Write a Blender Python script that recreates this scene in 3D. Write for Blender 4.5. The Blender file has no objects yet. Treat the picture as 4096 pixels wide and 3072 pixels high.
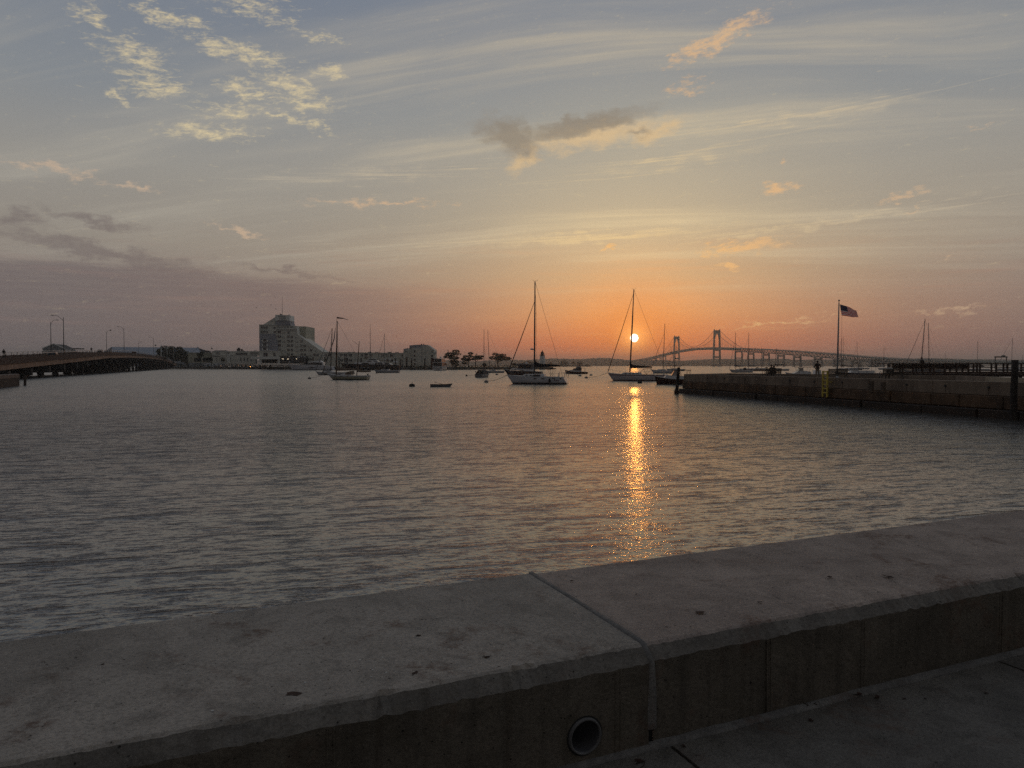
import bpy, bmesh, math, random
from mathutils import Vector, Matrix
random.seed(7)
scene = bpy.context.scene
COL = scene.collection
R = math.radians

# ---------------------------------------------------------------- camera
F = 2850.0            # focal length in photo pixels (photo 4096 x 3072)
CH = 2.8              # camera height above the water
PITCH = math.atan((1536 - 1462) / F)
cd = bpy.data.cameras.new('camera')
cam = bpy.data.objects.new('camera', cd)
COL.objects.link(cam)
cam.location = (0, 0, CH)
cam.rotation_euler = (R(90) - PITCH, 0, 0)
cd.sensor_fit = 'HORIZONTAL'
cd.sensor_width = 36.0
cd.lens = 36.0 * F / 4096
cd.clip_start = 0.05
cd.clip_end = 40000
scene.camera = cam

def ray(px, py):
    u = (px - 2048) / F
    v = (1536 - py) / F
    return Vector((u, math.cos(PITCH) + v * math.sin(PITCH), -math.sin(PITCH) + v * math.cos(PITCH)))
def gnd(px, py, z=0.0):
    d = ray(px, py)
    t = (z - CH) / d.z
    return Vector((d.x * t, d.y * t, z))
def at(px, py, Y):
    d = ray(px, py)
    t = Y / d.y
    return Vector((d.x * t, Y, CH + d.z * t))

# ---------------------------------------------------------------- node expressions
class X:
    tree = None
    def __init__(s, v): s.v = v
    def __add__(a, b): return mth('ADD', a, b)
    __radd__ = __add__
    def __sub__(a, b): return mth('SUBTRACT', a, b)
    def __rsub__(a, b): return mth('SUBTRACT', b, a)
    def __mul__(a, b): return mth('MULTIPLY', a, b)
    __rmul__ = __mul__
    def __truediv__(a, b): return mth('DIVIDE', a, b)
    def __rtruediv__(a, b): return mth('DIVIDE', b, a)
    def __neg__(a): return mth('MULTIPLY', a, -1.0)
def plug(sock, val):
    if isinstance(val, X): val = val.v
    if isinstance(val, bpy.types.NodeSocket): X.tree.links.new(val, sock)
    else: sock.default_value = val
def mth(op, *a):
    n = X.tree.nodes.new('ShaderNodeMath'); n.operation = op
    for i, v in enumerate(a): plug(n.inputs[i], v)
    return X(n.outputs[0])
def sstep(x, lo, hi):
    n = X.tree.nodes.new('ShaderNodeMapRange'); n.interpolation_type = 'SMOOTHSTEP'
    plug(n.inputs[0], x); plug(n.inputs[1], lo); plug(n.inputs[2], hi)
    return X(n.outputs[0])
def lin(x, lo, hi, a=0.0, b=1.0):
    n = X.tree.nodes.new('ShaderNodeMapRange')
    plug(n.inputs[0], x); plug(n.inputs[1], lo); plug(n.inputs[2], hi); plug(n.inputs[3], a); plug(n.inputs[4], b)
    return X(n.outputs[0])
def vec(x, y, z=0.0):
    n = X.tree.nodes.new('ShaderNodeCombineXYZ')
    for i, v in enumerate((x, y, z)): plug(n.inputs[i], v)
    return X(n.outputs[0])
def sep(v):
    n = X.tree.nodes.new('ShaderNodeSeparateXYZ'); plug(n.inputs[0], v)
    return [X(o) for o in n.outputs]
def noise(v, scale=1.0, detail=4.0, rough=0.55, dist=0.0):
    n = X.tree.nodes.new('ShaderNodeTexNoise')
    plug(n.inputs['Vector'], v); n.inputs['Scale'].default_value = scale
    n.inputs['Detail'].default_value = detail; n.inputs['Roughness'].default_value = rough
    n.inputs['Distortion'].default_value = dist
    return X(n.outputs[0])
def mixc(f, a, b):
    n = X.tree.nodes.new('ShaderNodeMix'); n.data_type = 'RGBA'
    plug(n.inputs[0], f); plug(n.inputs[6], a); plug(n.inputs[7], b)
    return X(n.outputs[2])
def lc(*c):      # sRGB 0..255 -> linear rgba
    o = []
    for v in c:
        v /= 255.0
        o.append(v / 12.92 if v <= 0.04045 else ((v + 0.055) / 1.055) ** 2.4)
    return (*o, 1.0)
def ramp(x, stops):
    n = X.tree.nodes.new('ShaderNodeValToRGB'); plug(n.inputs[0], x)
    e = n.color_ramp.elements
    e[0].position, e[0].color = stops[0]
    e[1].position, e[1].color = stops[-1]
    for p, c in stops[1:-1]:
        k = e.new(p); k.color = c
    return X(n.outputs[0])

# ---------------------------------------------------------------- sky
SUN_D = ray(2537, 1352).normalized()
SUN_AZ = math.atan2(SUN_D.x, SUN_D.y)
SUN_EL = math.asin(SUN_D.z)
def ae(px, py):
    d = ray(px, py).normalized()
    return math.degrees(math.atan2(d.x, d.y)), math.degrees(math.asin(d.z))

world = bpy.data.worlds.new('World')
scene.world = world
world.use_nodes = True
T = world.node_tree
T.nodes.clear()
X.tree = T
tc = T.nodes.new('ShaderNodeTexCoord')
D = X(tc.outputs['Generated'])
dx, dy, dz = sep(D)
el = mth('ARCSINE', dz) * (180 / math.pi)
az = mth('ARCTAN2', dx, dy) * (180 / math.pi)
ca = mth('MINIMUM', dx * SUN_D.x + dy * SUN_D.y + dz * SUN_D.z, 1.0)
ang = mth('ARCCOSINE', ca) * (180 / math.pi)
elp = mth('MAXIMUM', el, 0.0)
daz = (az - math.degrees(SUN_AZ)) * mth('COSINE', el * (math.pi / 180)) * 1.4
del_ = (el - math.degrees(SUN_EL)) * .85
angm = mth('MINIMUM', mth('SQRT', daz * daz + del_ * del_), 90.0)
far = ramp(elp / 90.0, [(0, lc(112, 101, 100)), (5 / 90, lc(132, 120, 115)), (9 / 90, lc(146, 138, 128)), (14 / 90, lc(148, 145, 139)), (19 / 90, lc(131, 136, 141)),
                        (27 / 90, lc(111, 121, 137)), (45 / 90, lc(100, 110, 127)), (1, lc(96, 104, 118))])
sunc = ramp(elp / 90.0, [(0, lc(228, 108, 68)), (1.6 / 90, lc(240, 122, 64)), (4 / 90, lc(236, 158, 96)), (7 / 90, lc(216, 174, 126)), (11 / 90, lc(200, 182, 148)),
                         (18 / 90, lc(174, 169, 152)), (26 / 90, lc(149, 151, 151)), (40 / 90, lc(130, 137, 146)), (1, lc(96, 104, 118))])
wsun = ramp(angm / 90.0, [(0, (1, 1, 1, 1)), (5 / 90, (.93,) * 3 + (1,)), (12 / 90, (.68,) * 3 + (1,)), (19 / 90, (.42,) * 3 + (1,)), (27 / 90, (.22,) * 3 + (1,)), (38 / 90, (.08,) * 3 + (1,)), (58 / 90, (0, 0, 0, 1))])
sky = mixc(wsun, far, sunc)
# the clear eastern sky behind the viewer is dimmer
back = sstep(ang, 60.0, 130.0)
sky = mixc(back * 0.9, sky, lc(36, 37, 41))

# cirrus veil on a high flat layer
q = 1.0 / (mth('MAXIMUM', dz, 0.0) + 0.09)
cx0, cy0 = dx * q, dy * q
rt = R(-15)
cx = cx0 * math.cos(rt) + cy0 * math.sin(rt)
cy = cy0 * math.cos(rt) - cx0 * math.sin(rt)
warp = noise(vec(cx * .5, cy * .8, 3.0), 1.0, 3.0)
v1 = noise(vec(cx * .28, cy * 1.5 + warp * .9, 0.0), 1.15, 7.0, .58)
v2 = noise(vec(cx * .42, cy * 6.5 + warp * 2.4, 5.0), 1.3, 7.0, .62)
v3 = noise(vec(cx * .16, cy * 2.6 + warp * 1.0, 17.0), 1.3, 6.0, .6)
veil = mth('MAXIMUM', sstep(v1, .42, .70) * (0.35 + .95 * sstep(v2, .34, .74)), sstep(v3, .56, .76) * (.2 + .8 * sstep(v2, .34, .74)))
veilcol = mixc(wsun, lc(172, 166, 154), lc(240, 214, 164))
sky = mixc(veil * .75 * sstep(el, 3.0, 12.0), sky, veilcol)

# broad dark stratus low on the left, fading towards the sun
lown = noise(vec(az * .05, el * .35, 1.0), 1.0, 5.0, .55)
edge = 7.1 - (az + 36.0) * 0.035
lowf = noise(vec(az * .22 + el * .3, el * 2.6 - az * .05, 31.0), 1.0, 6.0, .62)
band = (1.0 - sstep(el + (lown - .5) * 2.6 + (lowf - .5) * 2.2, edge - .45, edge + .55)) * sstep(-az, -3.0, 18.0) * (.72 + .28 * sstep(lowf, .3, .62))
bandcol = mixc(wsun, lc(112, 102, 102), lc(200, 132, 98))
sky = mixc(band * .9, sky, bandcol)
# wispy texture in the low haze
lw = noise(vec(az * .09 + el * .2, el * 1.6 - az * .03, 8.0), 1.0, 6.0, .62)
sky = mixc(sstep(lw, .5, .72) * .35 * (1.0 - sstep(el, 6.0, 11.0)), sky, mixc(wsun, lc(140, 118, 112), lc(250, 172, 105)))

def blob(px, py, w, h, rot=0.0):
    """1 at the centre of a tilted ellipse of the sky, 0 at its rim"""
    a0, e0 = ae(px, py)
    k = 0.0201 / math.sqrt(1 + ((px - 2048) / F) ** 2)
    n = T.nodes.new('ShaderNodeMapping'); n.vector_type = 'TEXTURE'
    plug(n.inputs[0], WV)
    n.inputs[1].default_value = (a0, e0, 0); n.inputs[2].default_value = (0, 0, R(rot)); n.inputs[3].default_value = (w * k, h * k, 1)
    l = T.nodes.new('ShaderNodeVectorMath'); l.operation = 'LENGTH'
    T.links.new(n.outputs[0], l.inputs[0])
    return X(l.outputs['Value'])
# small sunlit clouds
wn1 = noise(vec(az * .55, el * .9, 2.0), 1.0, 4.0)
wn2 = noise(vec(az * .6, el * 1.1, 11.0), 1.0, 4.0)
waz = az + (wn1 - .5) * 5.0
wel = el + (wn2 - .5) * 2.2
WV = vec(waz, wel, 0.0)
tex = noise(vec(az * 1.1 + el * .25, el * 3.4 - az * .35, 4.0), 1.0, 6.0, .62)
def cloudset(items):
    m = None
    for it in items:
        b = blob(*it[:4], rot=it[4])
        if it[5] != 1: b = b + (1 - it[5])
        m = b if m is None else mth('MINIMUM', m, b)
    return 1.0 - m
bright = cloudset([
    (680, 75, 170, 34, -2, 1), (1000, 25, 230, 60, -8, .8), (370, 70, 110, 60, -40, .7), (960, 205, 210, 42, -8, 1), (560, 240, 180, 70, -12, .9),
    (620, 345, 160, 48, 0, 1), (1290, 285, 110, 26, 0, 1), (1170, 345, 190, 40, -14, 1), (990, 368, 140, 32, -6, 1),
    (1240, 415, 115, 40, -4, 1), (850, 530, 210, 36, 4, 1), (1130, 470, 130, 24, -8, .9),
    (1275, 500, 50, 26, -40, .9), (930, 445, 170, 36, 8, .85), (480, 392, 60, 18, -10, .9), (1280, 150, 120, 32, -8, .6)])
tex2 = noise(vec(az * 3.2 + el * .8, el * 7.5 - az * 1.1, 14.0), 1.0, 5.0, .65)
tex3 = noise(vec(az * .62 + el * .25, el * 2.3 - az * .28, 24.0), 1.25, 7.0, .68, .7)
a_b = sstep(mth('MAXIMUM', bright, -.4) * .75 + (tex3 - .5) * 2.8 + (tex2 - .5) * 1.1, -.08, 1.25)
sky = mixc(a_b * .85, sky, mixc(wsun, lc(222, 203, 160), lc(232, 206, 152)))
warm = cloudset([
    (2880, 150, 240, 44, 20, 1), (2750, 350, 140, 52, 5, .6), (3110, 755, 95, 30, 0, 1), (3120, 640, 55, 26, 0, .5),
    (2960, 990, 230, 30, 5, 1), (2430, 996, 70, 13, 3, 1), (2930, 1062, 70, 14, 6, 1), (3590, 790, 110, 22, 18, .8),
    (1500, 815, 420, 20, 2, .8), (960, 925, 150, 18, -12, .8), (540, 745, 150, 22, -6, .8), (230, 680, 330, 36, -6, .7),
    (3940, 500, 90, 16, 0, .7), (3750, 1035, 80, 10, 3, .7), (3650, 830, 100, 12, 12, .6), (3800, 1240, 330, 26, 5, .55), (3100, 1290, 420, 12, 5, .7)])
streak = cloudset([(2300, 955, 1150, 34, 2, 1), (3300, 890, 950, 26, 4, 1), (3200, 470, 1000, 40, 3, .85), (1500, 700, 900, 50, 6, .7), (2700, 640, 900, 60, 8, .7)])
fib = noise(vec(az * .10 + el * .1, el * 5.2 - az * .28, 41.0), 1.0, 7.0, .66, .3)
a_s = sstep(mth('MAXIMUM', streak, -.5) * .8 + (fib - .5) * 3.2, .12, 1.15)
sky = mixc(a_s * .62, sky, mixc(wsun, lc(186, 176, 158), lc(246, 212, 150)))
a_w = sstep(warm * 1.0 + (tex - .5) * 2.0 + (tex2 - .5) * .9, 0.0, 1.0)
sky = mixc(a_w * .85, sky, mixc(wsun, lc(196, 172, 148), lc(250, 190, 112)))
# the grey cloud with lit underside
dk = cloudset([(2050, 550, 165, 80, -20, 1), (2330, 500, 330, 44, 9, 1), (2560, 535, 120, 36, 0, .6)])
lit = cloudset([(2100, 640, 130, 55, 40, .9), (2380, 545, 380, 60, 8, .95), (2620, 535, 130, 42, 12, 1)])
a_d = sstep(dk * 1.25 + (tex - .5) * .35, -.1, .95)
a_l = sstep(lit * 1.1 + (tex - .5) * .9 + (tex2 - .5) * .4, -.1, 1.0)
sky = mixc(a_l * .7, sky, lc(220, 187, 138))
sky = mixc(a_d * .72, sky, lc(134, 123, 108))
# dark wisps on the left
dkl = cloudset([(420, 1010, 560, 46, -8, 1), (370, 880, 270, 34, -10, .9), (60, 880, 200, 60, 0, .8), (1150, 1085, 500, 24, -6, .7)])
a_k = sstep(dkl * 1.2 + (tex - .5) * 1.2, -.05, 1.0)
sky = mixc(a_k * .6, sky, mixc(wsun, lc(108, 97, 97), lc(170, 128, 100)))
# glow and disc of the low sun
glow = mth('POWER', mth('MAXIMUM', 1.0 - ang / 8.0, 0.0), 2.2)
sky = mixc(glow * .8, sky, lc(255, 142, 44))
below = sstep(-el, 0.0, 1.5)
sky = mixc(below, sky, lc(60, 58, 60))
disc = 1.0 - sstep(ang, .265, .35)
halo = mth('POWER', mth('MAXIMUM', 1.0 - ang / 2.6, 0.0), 3.0)
addd = X.tree.nodes.new('ShaderNodeMix'); addd.data_type = 'RGBA'; addd.blend_type = 'ADD'
plug(addd.inputs[0], 1.0); plug(addd.inputs[6], sky)
plug(addd.inputs[7], mixc(disc, mixc(halo, (0, 0, 0, 1), (.95, .52, .14, 1)), (5.0, 4.2, 3.2, 1)))
bg = T.nodes.new('ShaderNodeBackground')
plug(bg.inputs[0], X(addd.outputs[2])); bg.inputs[1].default_value = 1.0
# physical clear-air sky underneath, faint at this sun height
nis = T.nodes.new('ShaderNodeTexSky')
nis.sky_type = 'NISHITA'; nis.sun_disc = False
nis.sun_elevation = SUN_EL; nis.sun_rotation = SUN_AZ
nis.dust_density = 3.0
bg2 = T.nodes.new('ShaderNodeBackground')
T.links.new(nis.outputs[0], bg2.inputs[0]); bg2.inputs[1].default_value = 0.005
ads = T.nodes.new('ShaderNodeAddShader')
T.links.new(bg.outputs[0], ads.inputs[0]); T.links.new(bg2.outputs[0], ads.inputs[1])
ow = T.nodes.new('ShaderNodeOutputWorld')
T.links.new(ads.outputs[0], ow.inputs[0])
world.cycles.sampling_method = 'MANUAL'
world.cycles.sample_map_resolution = 1024

# ---------------------------------------------------------------- sun lamp, exposure
sl = bpy.data.lights.new('sun', 'SUN')
sl.energy = 0.017
sl.color = (1.0, .37, .06)
sl.angle = R(0.53)
so = bpy.data.objects.new('sun', sl)
COL.objects.link(so)
so.rotation_euler = SUN_D.to_track_quat('Z', 'Y').to_euler()
so.location = (60, 300, 60)
vs = scene.view_settings
vs.view_transform = 'Standard'; vs.look = 'None'; vs.exposure = 0.0; vs.gamma = 1.0; vs.use_curve_mapping = False
scene.cycles.max_bounces = 8
scene.cycles.diffuse_bounces = 2
scene.cycles.glossy_bounces = 3
scene.cycles.transmission_bounces = 4
scene.cycles.volume_bounces = 0
scene.cycles.sample_clamp_indirect = 3.0
scene.cycles.use_denoising = False     # the sun glitter is made of single glints; a denoiser smears it

# ---------------------------------------------------------------- materials
MATS = {}
def mat(name, col, rough=.6, var=.12, vscale=3.0, bump=0.0, bscale=30.0, metal=0.0, spec=.4, col2=None, stretch=(1, 1, 1), alpha=1.0, two=False):
    """procedural material: base colour broken up by two octaves of noise, optional fine relief"""
    if name in MATS: return MATS[name]
    m = bpy.data.materials.new(name); m.use_nodes = True
    t = m.node_tree; X.tree = t
    b = t.nodes['Principled BSDF']
    tcn = t.nodes.new('ShaderNodeTexCoord')
    mp = t.nodes.new('ShaderNodeMapping'); mp.inputs['Scale'].default_value = stretch
    t.links.new(tcn.outputs['Object'], mp.inputs[0])
    v = X(mp.outputs[0])
    c = (*col[:3], 1.0)
    lo = tuple(x * (1 - var) for x in c[:3]) + (1.0,)
    hi = tuple(min(1, x * (1 + var)) for x in c[:3]) + (1.0,)
    if col2: hi = (*col2[:3], 1.0)
    n1 = noise(v, vscale, 5.0, .6)
    b.inputs['Roughness'].default_value = rough
    plug(b.inputs['Base Color'], mixc(sstep(n1, .3, .7), lo, hi))
    plug(b.inputs['Roughness'], lin(n1, .3, .7, max(.02, rough - .08), min(1, rough + .08)))
    b.inputs['Metallic'].default_value = metal
    b.inputs['Specular IOR Level'].default_value = spec
    if bump:
        bn = t.nodes.new('ShaderNodeBump'); bn.inputs['Strength'].default_value = min(1.0, bump)
        bn.inputs['Distance'].default_value = .01
        plug(bn.inputs['Height'], noise(v, bscale, 4.0, .6))
        t.links.new(bn.outputs[0], b.inputs['Normal'])
    MATS[name] = m
    return m
def glass(name='glass_dark', col=(.02, .022, .025), rough=.06):
    return mat(name, col, rough, .1, spec=.6)

# ---------------------------------------------------------------- mesh builder
class MB:
    def __init__(s): s.v = []; s.f = []; s.sm = []
    def add(s, vs_, fs, smooth=False):
        o = len(s.v)
        s.v += [tuple(v) for v in vs_]
        for f in fs:
            s.f.append(tuple(i + o for i in f)); s.sm.append(smooth)
        return s
    def box(s, x0, x1, y0, y1, z0, z1):
        v = [(x, y, z) for z in (z0, z1) for y in (y0, y1) for x in (x0, x1)]
        return s.add(v, [(0, 2, 3, 1), (4, 5, 7, 6), (0, 1, 5, 4), (1, 3, 7, 5), (3, 2, 6, 7), (2, 0, 4, 6)])
    def bar(s, a, b, w, h=None, up=(0, 0, 1)):
        """square bar from a to b"""
        h = h or w
        a, b = Vector(a), Vector(b)
        d = (b - a).normalized(); u = Vector(up)
        if abs(d.dot(u)) > .99: u = Vector((0, 1, 0))
        sd = d.cross(u).normalized() * (w / 2); u2 = sd.cross(d).normalized() * (h / 2)
        v = [p + i * sd + j * u2 for p in (a, b) for i, j in ((-1, -1), (1, -1), (1, 1), (-1, 1))]
        return s.add(v, [(0, 3, 2, 1), (4, 5, 6, 7), (0, 1, 5, 4), (1, 2, 6, 5), (2, 3, 7, 6), (3, 0, 4, 7)])
    def tube(s, pts, rad, n=8, cap=True):
        pts = [Vector(p) for p in pts]
        rs = rad if isinstance(rad, (list, tuple)) else [rad] * len(pts)
        V = []; Fc = []
        ref = None
        for i, p in enumerate(pts):
            d = (pts[min(i + 1, len(pts) - 1)] - pts[max(i - 1, 0)]).normalized()
            if ref is None:
                ref = Vector((0, 0, 1)) if abs(d.z) < .9 else Vector((1, 0, 0))
            a = d.cross(ref).normalized(); b = d.cross(a).normalized()
            for k in range(n):
                t = 2 * math.pi * k / n
                V.append(p + (a * math.cos(t) + b * math.sin(t)) * rs[i])
        for i in range(len(pts) - 1):
            for k in range(n):
                k2 = (k + 1) % n
                Fc.append((i * n + k, i * n + k2, (i + 1) * n + k2, (i + 1) * n + k))
        s.add(V, Fc, True)
        if cap:
            o = len(s.v) - len(V)
            s.f.append(tuple(o + k for k in reversed(range(n)))); s.sm.append(False)
            s.f.append(tuple(o + (len(pts) - 1) * n + k for k in range(n))); s.sm.append(False)
        return s
    def lathe(s, prof, n=16, c=(0, 0, 0), smooth=True):
        V = []; Fc = []
        for r, z in prof:
            for k in range(n):
                t = 2 * math.pi * k / n
                V.append((c[0] + r * math.cos(t), c[1] + r * math.sin(t), c[2] + z))
        for i in range(len(prof) - 1):
            for k in range(n):
                k2 = (k + 1) % n
                Fc.append((i * n + k, i * n + k2, (i + 1) * n + k2, (i + 1) * n + k))
        s.add(V, Fc, smooth)
        o = len(s.v) - len(V)
        s.f.append(tuple(o + k for k in reversed(range(n)))); s.sm.append(False)
        s.f.append(tuple(o + (len(prof) - 1) * n + k for k in range(n))); s.sm.append(False)
        return s
    def prism(s, poly, lo, hi, axis='y'):
        """extrude a 2D polygon; axis y: poly is (x,z); axis z: poly is (x,y); axis x: poly is (y,z)"""
        def P(p, t):
            return {'y': (p[0], t, p[1]), 'z': (p[0], p[1], t), 'x': (t, p[0], p[1])}[axis]
        n = len(poly)
        V = [P(p, lo) for p in poly] + [P(p, hi) for p in poly]
        Fc = [tuple(range(n)), tuple(range(2 * n - 1, n - 1, -1))]
        for k in range(n):
            k2 = (k + 1) % n
            Fc.append((k, n + k, n + k2, k2))
        return s.add(V, Fc)
    def loft(s, rings, closed=False, cap=False, smooth=True):
        n = len(rings[0]); V = [p for r in rings for p in r]; Fc = []
        for i in range(len(rings) - 1):
            for k in range(n if closed else n - 1):
                k2 = (k + 1) % n
                Fc.append((i * n + k, i * n + k2, (i + 1) * n + k2, (i + 1) * n + k))
        if cap:
            Fc.append(tuple(reversed(range(n)))); Fc.append(tuple((len(rings) - 1) * n + k for k in range(n)))
        return s.add(V, Fc, smooth)
    def sphere(s, c, r, n=10, m=6, sc=(1, 1, 1)):
        rings = []
        for i in range(m + 1):
            p = math.pi * i / m
            rings.append([(c[0] + r * sc[0] * math.sin(p) * math.cos(2 * math.pi * k / n), c[1] + r * sc[1] * math.sin(p) * math.sin(2 * math.pi * k / n), c[2] - r * sc[2] * math.cos(p)) for k in range(n)])
        return s.loft(rings, True)
    def mesh(s, name, fixn=True):
        me = bpy.data.meshes.new(name)
        me.from_pydata(s.v, [], s.f)
        me.polygons.foreach_set('use_smooth', s.sm)
        if fixn:
            bm = bmesh.new(); bm.from_mesh(me)
            bmesh.ops.recalc_face_normals(bm, faces=bm.faces)
            bm.to_mesh(me); bm.free()
        me.update()
        return me
    def build(s, name, m, parent=None, loc=None, rotz=None, fixn=True):
        o = bpy.data.objects.new(name, s.mesh(name, fixn))
        o.data.materials.append(m)
        COL.objects.link(o)
        if parent: o.parent = parent
        if loc: o.location = loc
        if rotz is not None: o.rotation_euler = (0, 0, rotz)
        return o
def link(name, me, m=None, parent=None, loc=None, rotz=None):
    """one more object on shared mesh data"""
    o = bpy.data.objects.new(name, me)
    COL.objects.link(o)
    if m and not me.materials: me.materials.append(m)
    if parent: o.parent = parent
    if loc: o.location = loc
    if rotz is not None: o.rotation_euler = (0, 0, rotz)
    return o
def tag(o, label, cat=None, group=None, kind=None):
    if label: o['label'] = label
    if cat: o['category'] = cat
    if group: o['group'] = group
    if kind: o['kind'] = kind
    return o
def thing(name, label, cat, loc=(0, 0, 0), rotz=0.0, group=None):
    o = bpy.data.objects.new(name, None)
    o.empty_display_size = .3
    COL.objects.link(o)
    o.location = loc; o.rotation_euler = (0, 0, rotz)
    return tag(o, label, cat, group)
def copy_tree(o, parent=None):
    c = o.copy(); COL.objects.link(c); c.parent = parent
    for ch in o.children: copy_tree(ch, c)
    return c
# ================================================================ water, far shores, haze
def water_material():
    m = bpy.data.materials.new('water'); m.use_nodes = True
    t = m.node_tree; X.tree = t
    b = t.nodes['Principled BSDF']
    geo = t.nodes.new('ShaderNodeNewGeometry')
    x, y, z = sep(X(geo.outputs['Position']))
    b.inputs['Base Color'].default_value = (.070, .070, .066, 1)
    b.inputs['IOR'].default_value = 2.0
    plug(b.inputs['Roughness'], lin(y, 6.0, 160.0, .085, .26))
    r1 = R(14)
    u = x * math.cos(r1) + y * math.sin(r1)
    v = y * math.cos(r1) - x * math.sin(r1)
    # wind chop: mostly flat water with sparse steep wavelets, crests across the view
    h = noise(vec(u * .25, v * .65, 0.0), 1.0, 2.0, .5) * .06
    w0 = noise(vec(u * .42, v * 1.9, 14.0), 1.0, 4.0, .6, .3)
    h = h + sstep(w0, .55, .78) * .105
    w1 = noise(vec(u * 1.25, v * 4.2, 4.0), 1.0, 4.0, .58, .15)
    h = h + sstep(w1, .54, .76) * .056 + w1 * .008
    w2 = noise(vec(u * 3.6, v * 9.5, 9.0), 1.0, 4.0, .62, .15)
    h = h + sstep(w2, .52, .78) * .020 + w2 * .006
    h = h + noise(vec(u * 12.0, v * 9.0, 2.0), 1.0, 2.0, .5) * .024
    patch = noise(vec(x * .02, y * .035, 2.0), 1.0, 3.0, .5)
    bn = t.nodes.new('ShaderNodeBump')
    plug(bn.inputs['Strength'], lin(patch, .38, .62, .45, .95))
    bn.inputs['Distance'].default_value = 1.0
    plug(bn.inputs['Height'], h)
    t.links.new(bn.outputs[0], b.inputs['Normal'])
    return m
def grid_sheet(name, xs, ys, m, z=0.0):
    V = [(x, y, z) for y in ys for x in xs]; n = len(xs)
    Fc = [(j * n + i, j * n + i + 1, (j + 1) * n + i + 1, (j + 1) * n + i) for j in range(len(ys) - 1) for i in range(n - 1)]
    mb = MB(); mb.add(V, Fc)
    return mb.build(name, m)
water = grid_sheet('water', [-9000, -1000, 1000, 9000], [-60, 200, 2000, 12000], water_material())
tag(water, 'rippled grey harbour water reflecting the sunset', None, None, 'structure')

M_LAND = mat('far_land', (.055, .060, .035), .9, .4, .01)
M_TREEFAR = mat('far_foliage', (.045, .055, .030), .9, .4, .03)
def ridge(name, label, pts, depth, base_z=-1.5, seed=1, bump=4.0, step=12.0):
    """a low wooded shore: waterside edge along pts (x,y,height), crowned with an uneven tree line"""
    rnd = random.Random(seed)
    mb = MB(); rings = []
    for k in range(len(pts) - 1):
        a, b = Vector(pts[k]), Vector(pts[k + 1])
        n = max(1, int((b - a).to_2d().length / step))
        for i in range(n + (k == len(pts) - 2)):
            p = a.lerp(b, i / n)
            j = rnd.uniform(-.5, .5) * bump + math.sin(p.x * .021 + seed) * bump * .5 + math.sin(p.x * .0063) * bump * .6
            h = max(1.0, p.z + j) if p.z > 1.2 else p.z
            rings.append([(p.x, p.y, base_z), (p.x, p.y + 3, min(1.5, h * .3)), (p.x, p.y + 22, h * .5 + rnd.uniform(-.06, .06) * h),
                          (p.x + rnd.uniform(-4, 4), p.y + 46, h * .86 + rnd.uniform(-.05, .05) * h), (p.x, p.y + depth * .5, h), (p.x, p.y + depth, h * .9), (p.x, p.y + depth + 5, base_z)])
    mb.loft(rings, False, False, True)
    o = mb.build(name, M_TREEFAR)
    return tag(o, label, None, None, 'structure')
# island across the bay behind the bridge, and the nearer low islet with round trees
ridge('far_shore', 'hazy wooded island shore across the bay behind the suspension bridge',
      [(-5200, 4700, 30), (-2600, 4600, 32), (-900, 4200, 34), (100, 4000, 36), (420, 3950, 42), (560, 3900, 46), (680, 3850, 36), (900, 3800, 32), (1300, 3700, 36), (2000, 3700, 38), (2900, 3700, 36), (4300, 3600, 34), (6000, 3300, 34)], 500, seed=3, bump=5)
# ================================================================ helpers for far structures
UNIT = {}
def ubox(m):
    """unit cube mesh shared per material, corner at the origin"""
    if m.name not in UNIT:
        me = MB().box(0, 1, 0, 1, 0, 1).mesh('box_' + m.name); me.materials.append(m)
        UNIT[m.name] = me
    return UNIT[m.name]
def wbox(name, m, parent, x0, x1, y0, y1, z0, z1, pl=None):
    """box given in world metres (parent unrotated)"""
    o = bpy.data.objects.new(name, ubox(m)); COL.objects.link(o)
    p = pl if pl is not None else (parent.location if parent else Vector((0, 0, 0)))
    if parent: o.parent = parent
    o.location = (x0 - p[0], y0 - p[1], z0 - p[2])
    o.scale = (x1 - x0, y1 - y0, z1 - z0)
    return o
def pbox(name, m, parent, px0, py0, px1, py1, Y, depth, pl=None):
    """box whose front face fills a photo rectangle at distance Y"""
    a = at(px0, py1, Y); b = at(px1, py0, Y)
    return wbox(name, m, parent, a.x, b.x, Y, Y + depth, a.z, b.z, pl)
def pprism(name, m, parent, pts, Y, depth):
    """solid whose front outline is given in photo pixels at distance Y"""
    p = parent.location if parent else Vector((0, 0, 0))
    poly = [at(a, b, Y) for a, b in pts]
    mb = MB().prism([(q.x - p.x, q.z - p.z) for q in poly], Y - p.y, Y + depth - p.y, 'y')
    return mb.build(name, m, parent)

# ================================================================ the suspension bridge
M_STEEL = mat('bridge_steel', (.16, .19, .17), .6, .15, .05)
M_CONC = mat('bridge_concrete', (.26, .25, .23), .85, .2, .08)
def bx(Y): return 687 - .0333 * (Y - 2392)
DK = [(880, 6.0), (1022, 7.8), (1158, 10.5), (1308, 14.3), (1431, 19.9), (1583, 28.9), (1750, 37.5), (1912, 45), (2183, 55.5), (2392, 63), (2650, 66.5), (2903, 61), (3100, 52), (3430, 38), (3870, 27), (4050, 22)]
def dk(Y):
    for (a, h), (b, g) in zip(DK, DK[1:]):
        if Y <= b:
            return h + (g - h) * (Y - a) / (b - a)
    return DK[-1][1]
PB = thing('suspension_bridge', 'long hazy suspension bridge with two tall arched towers crossing the bay', 'bridge', (bx(2392), 2392, 0))
PBL = PB.location
def pbl(x, y, z): return (x - PBL.x, y - PBL.y, z)
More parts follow.
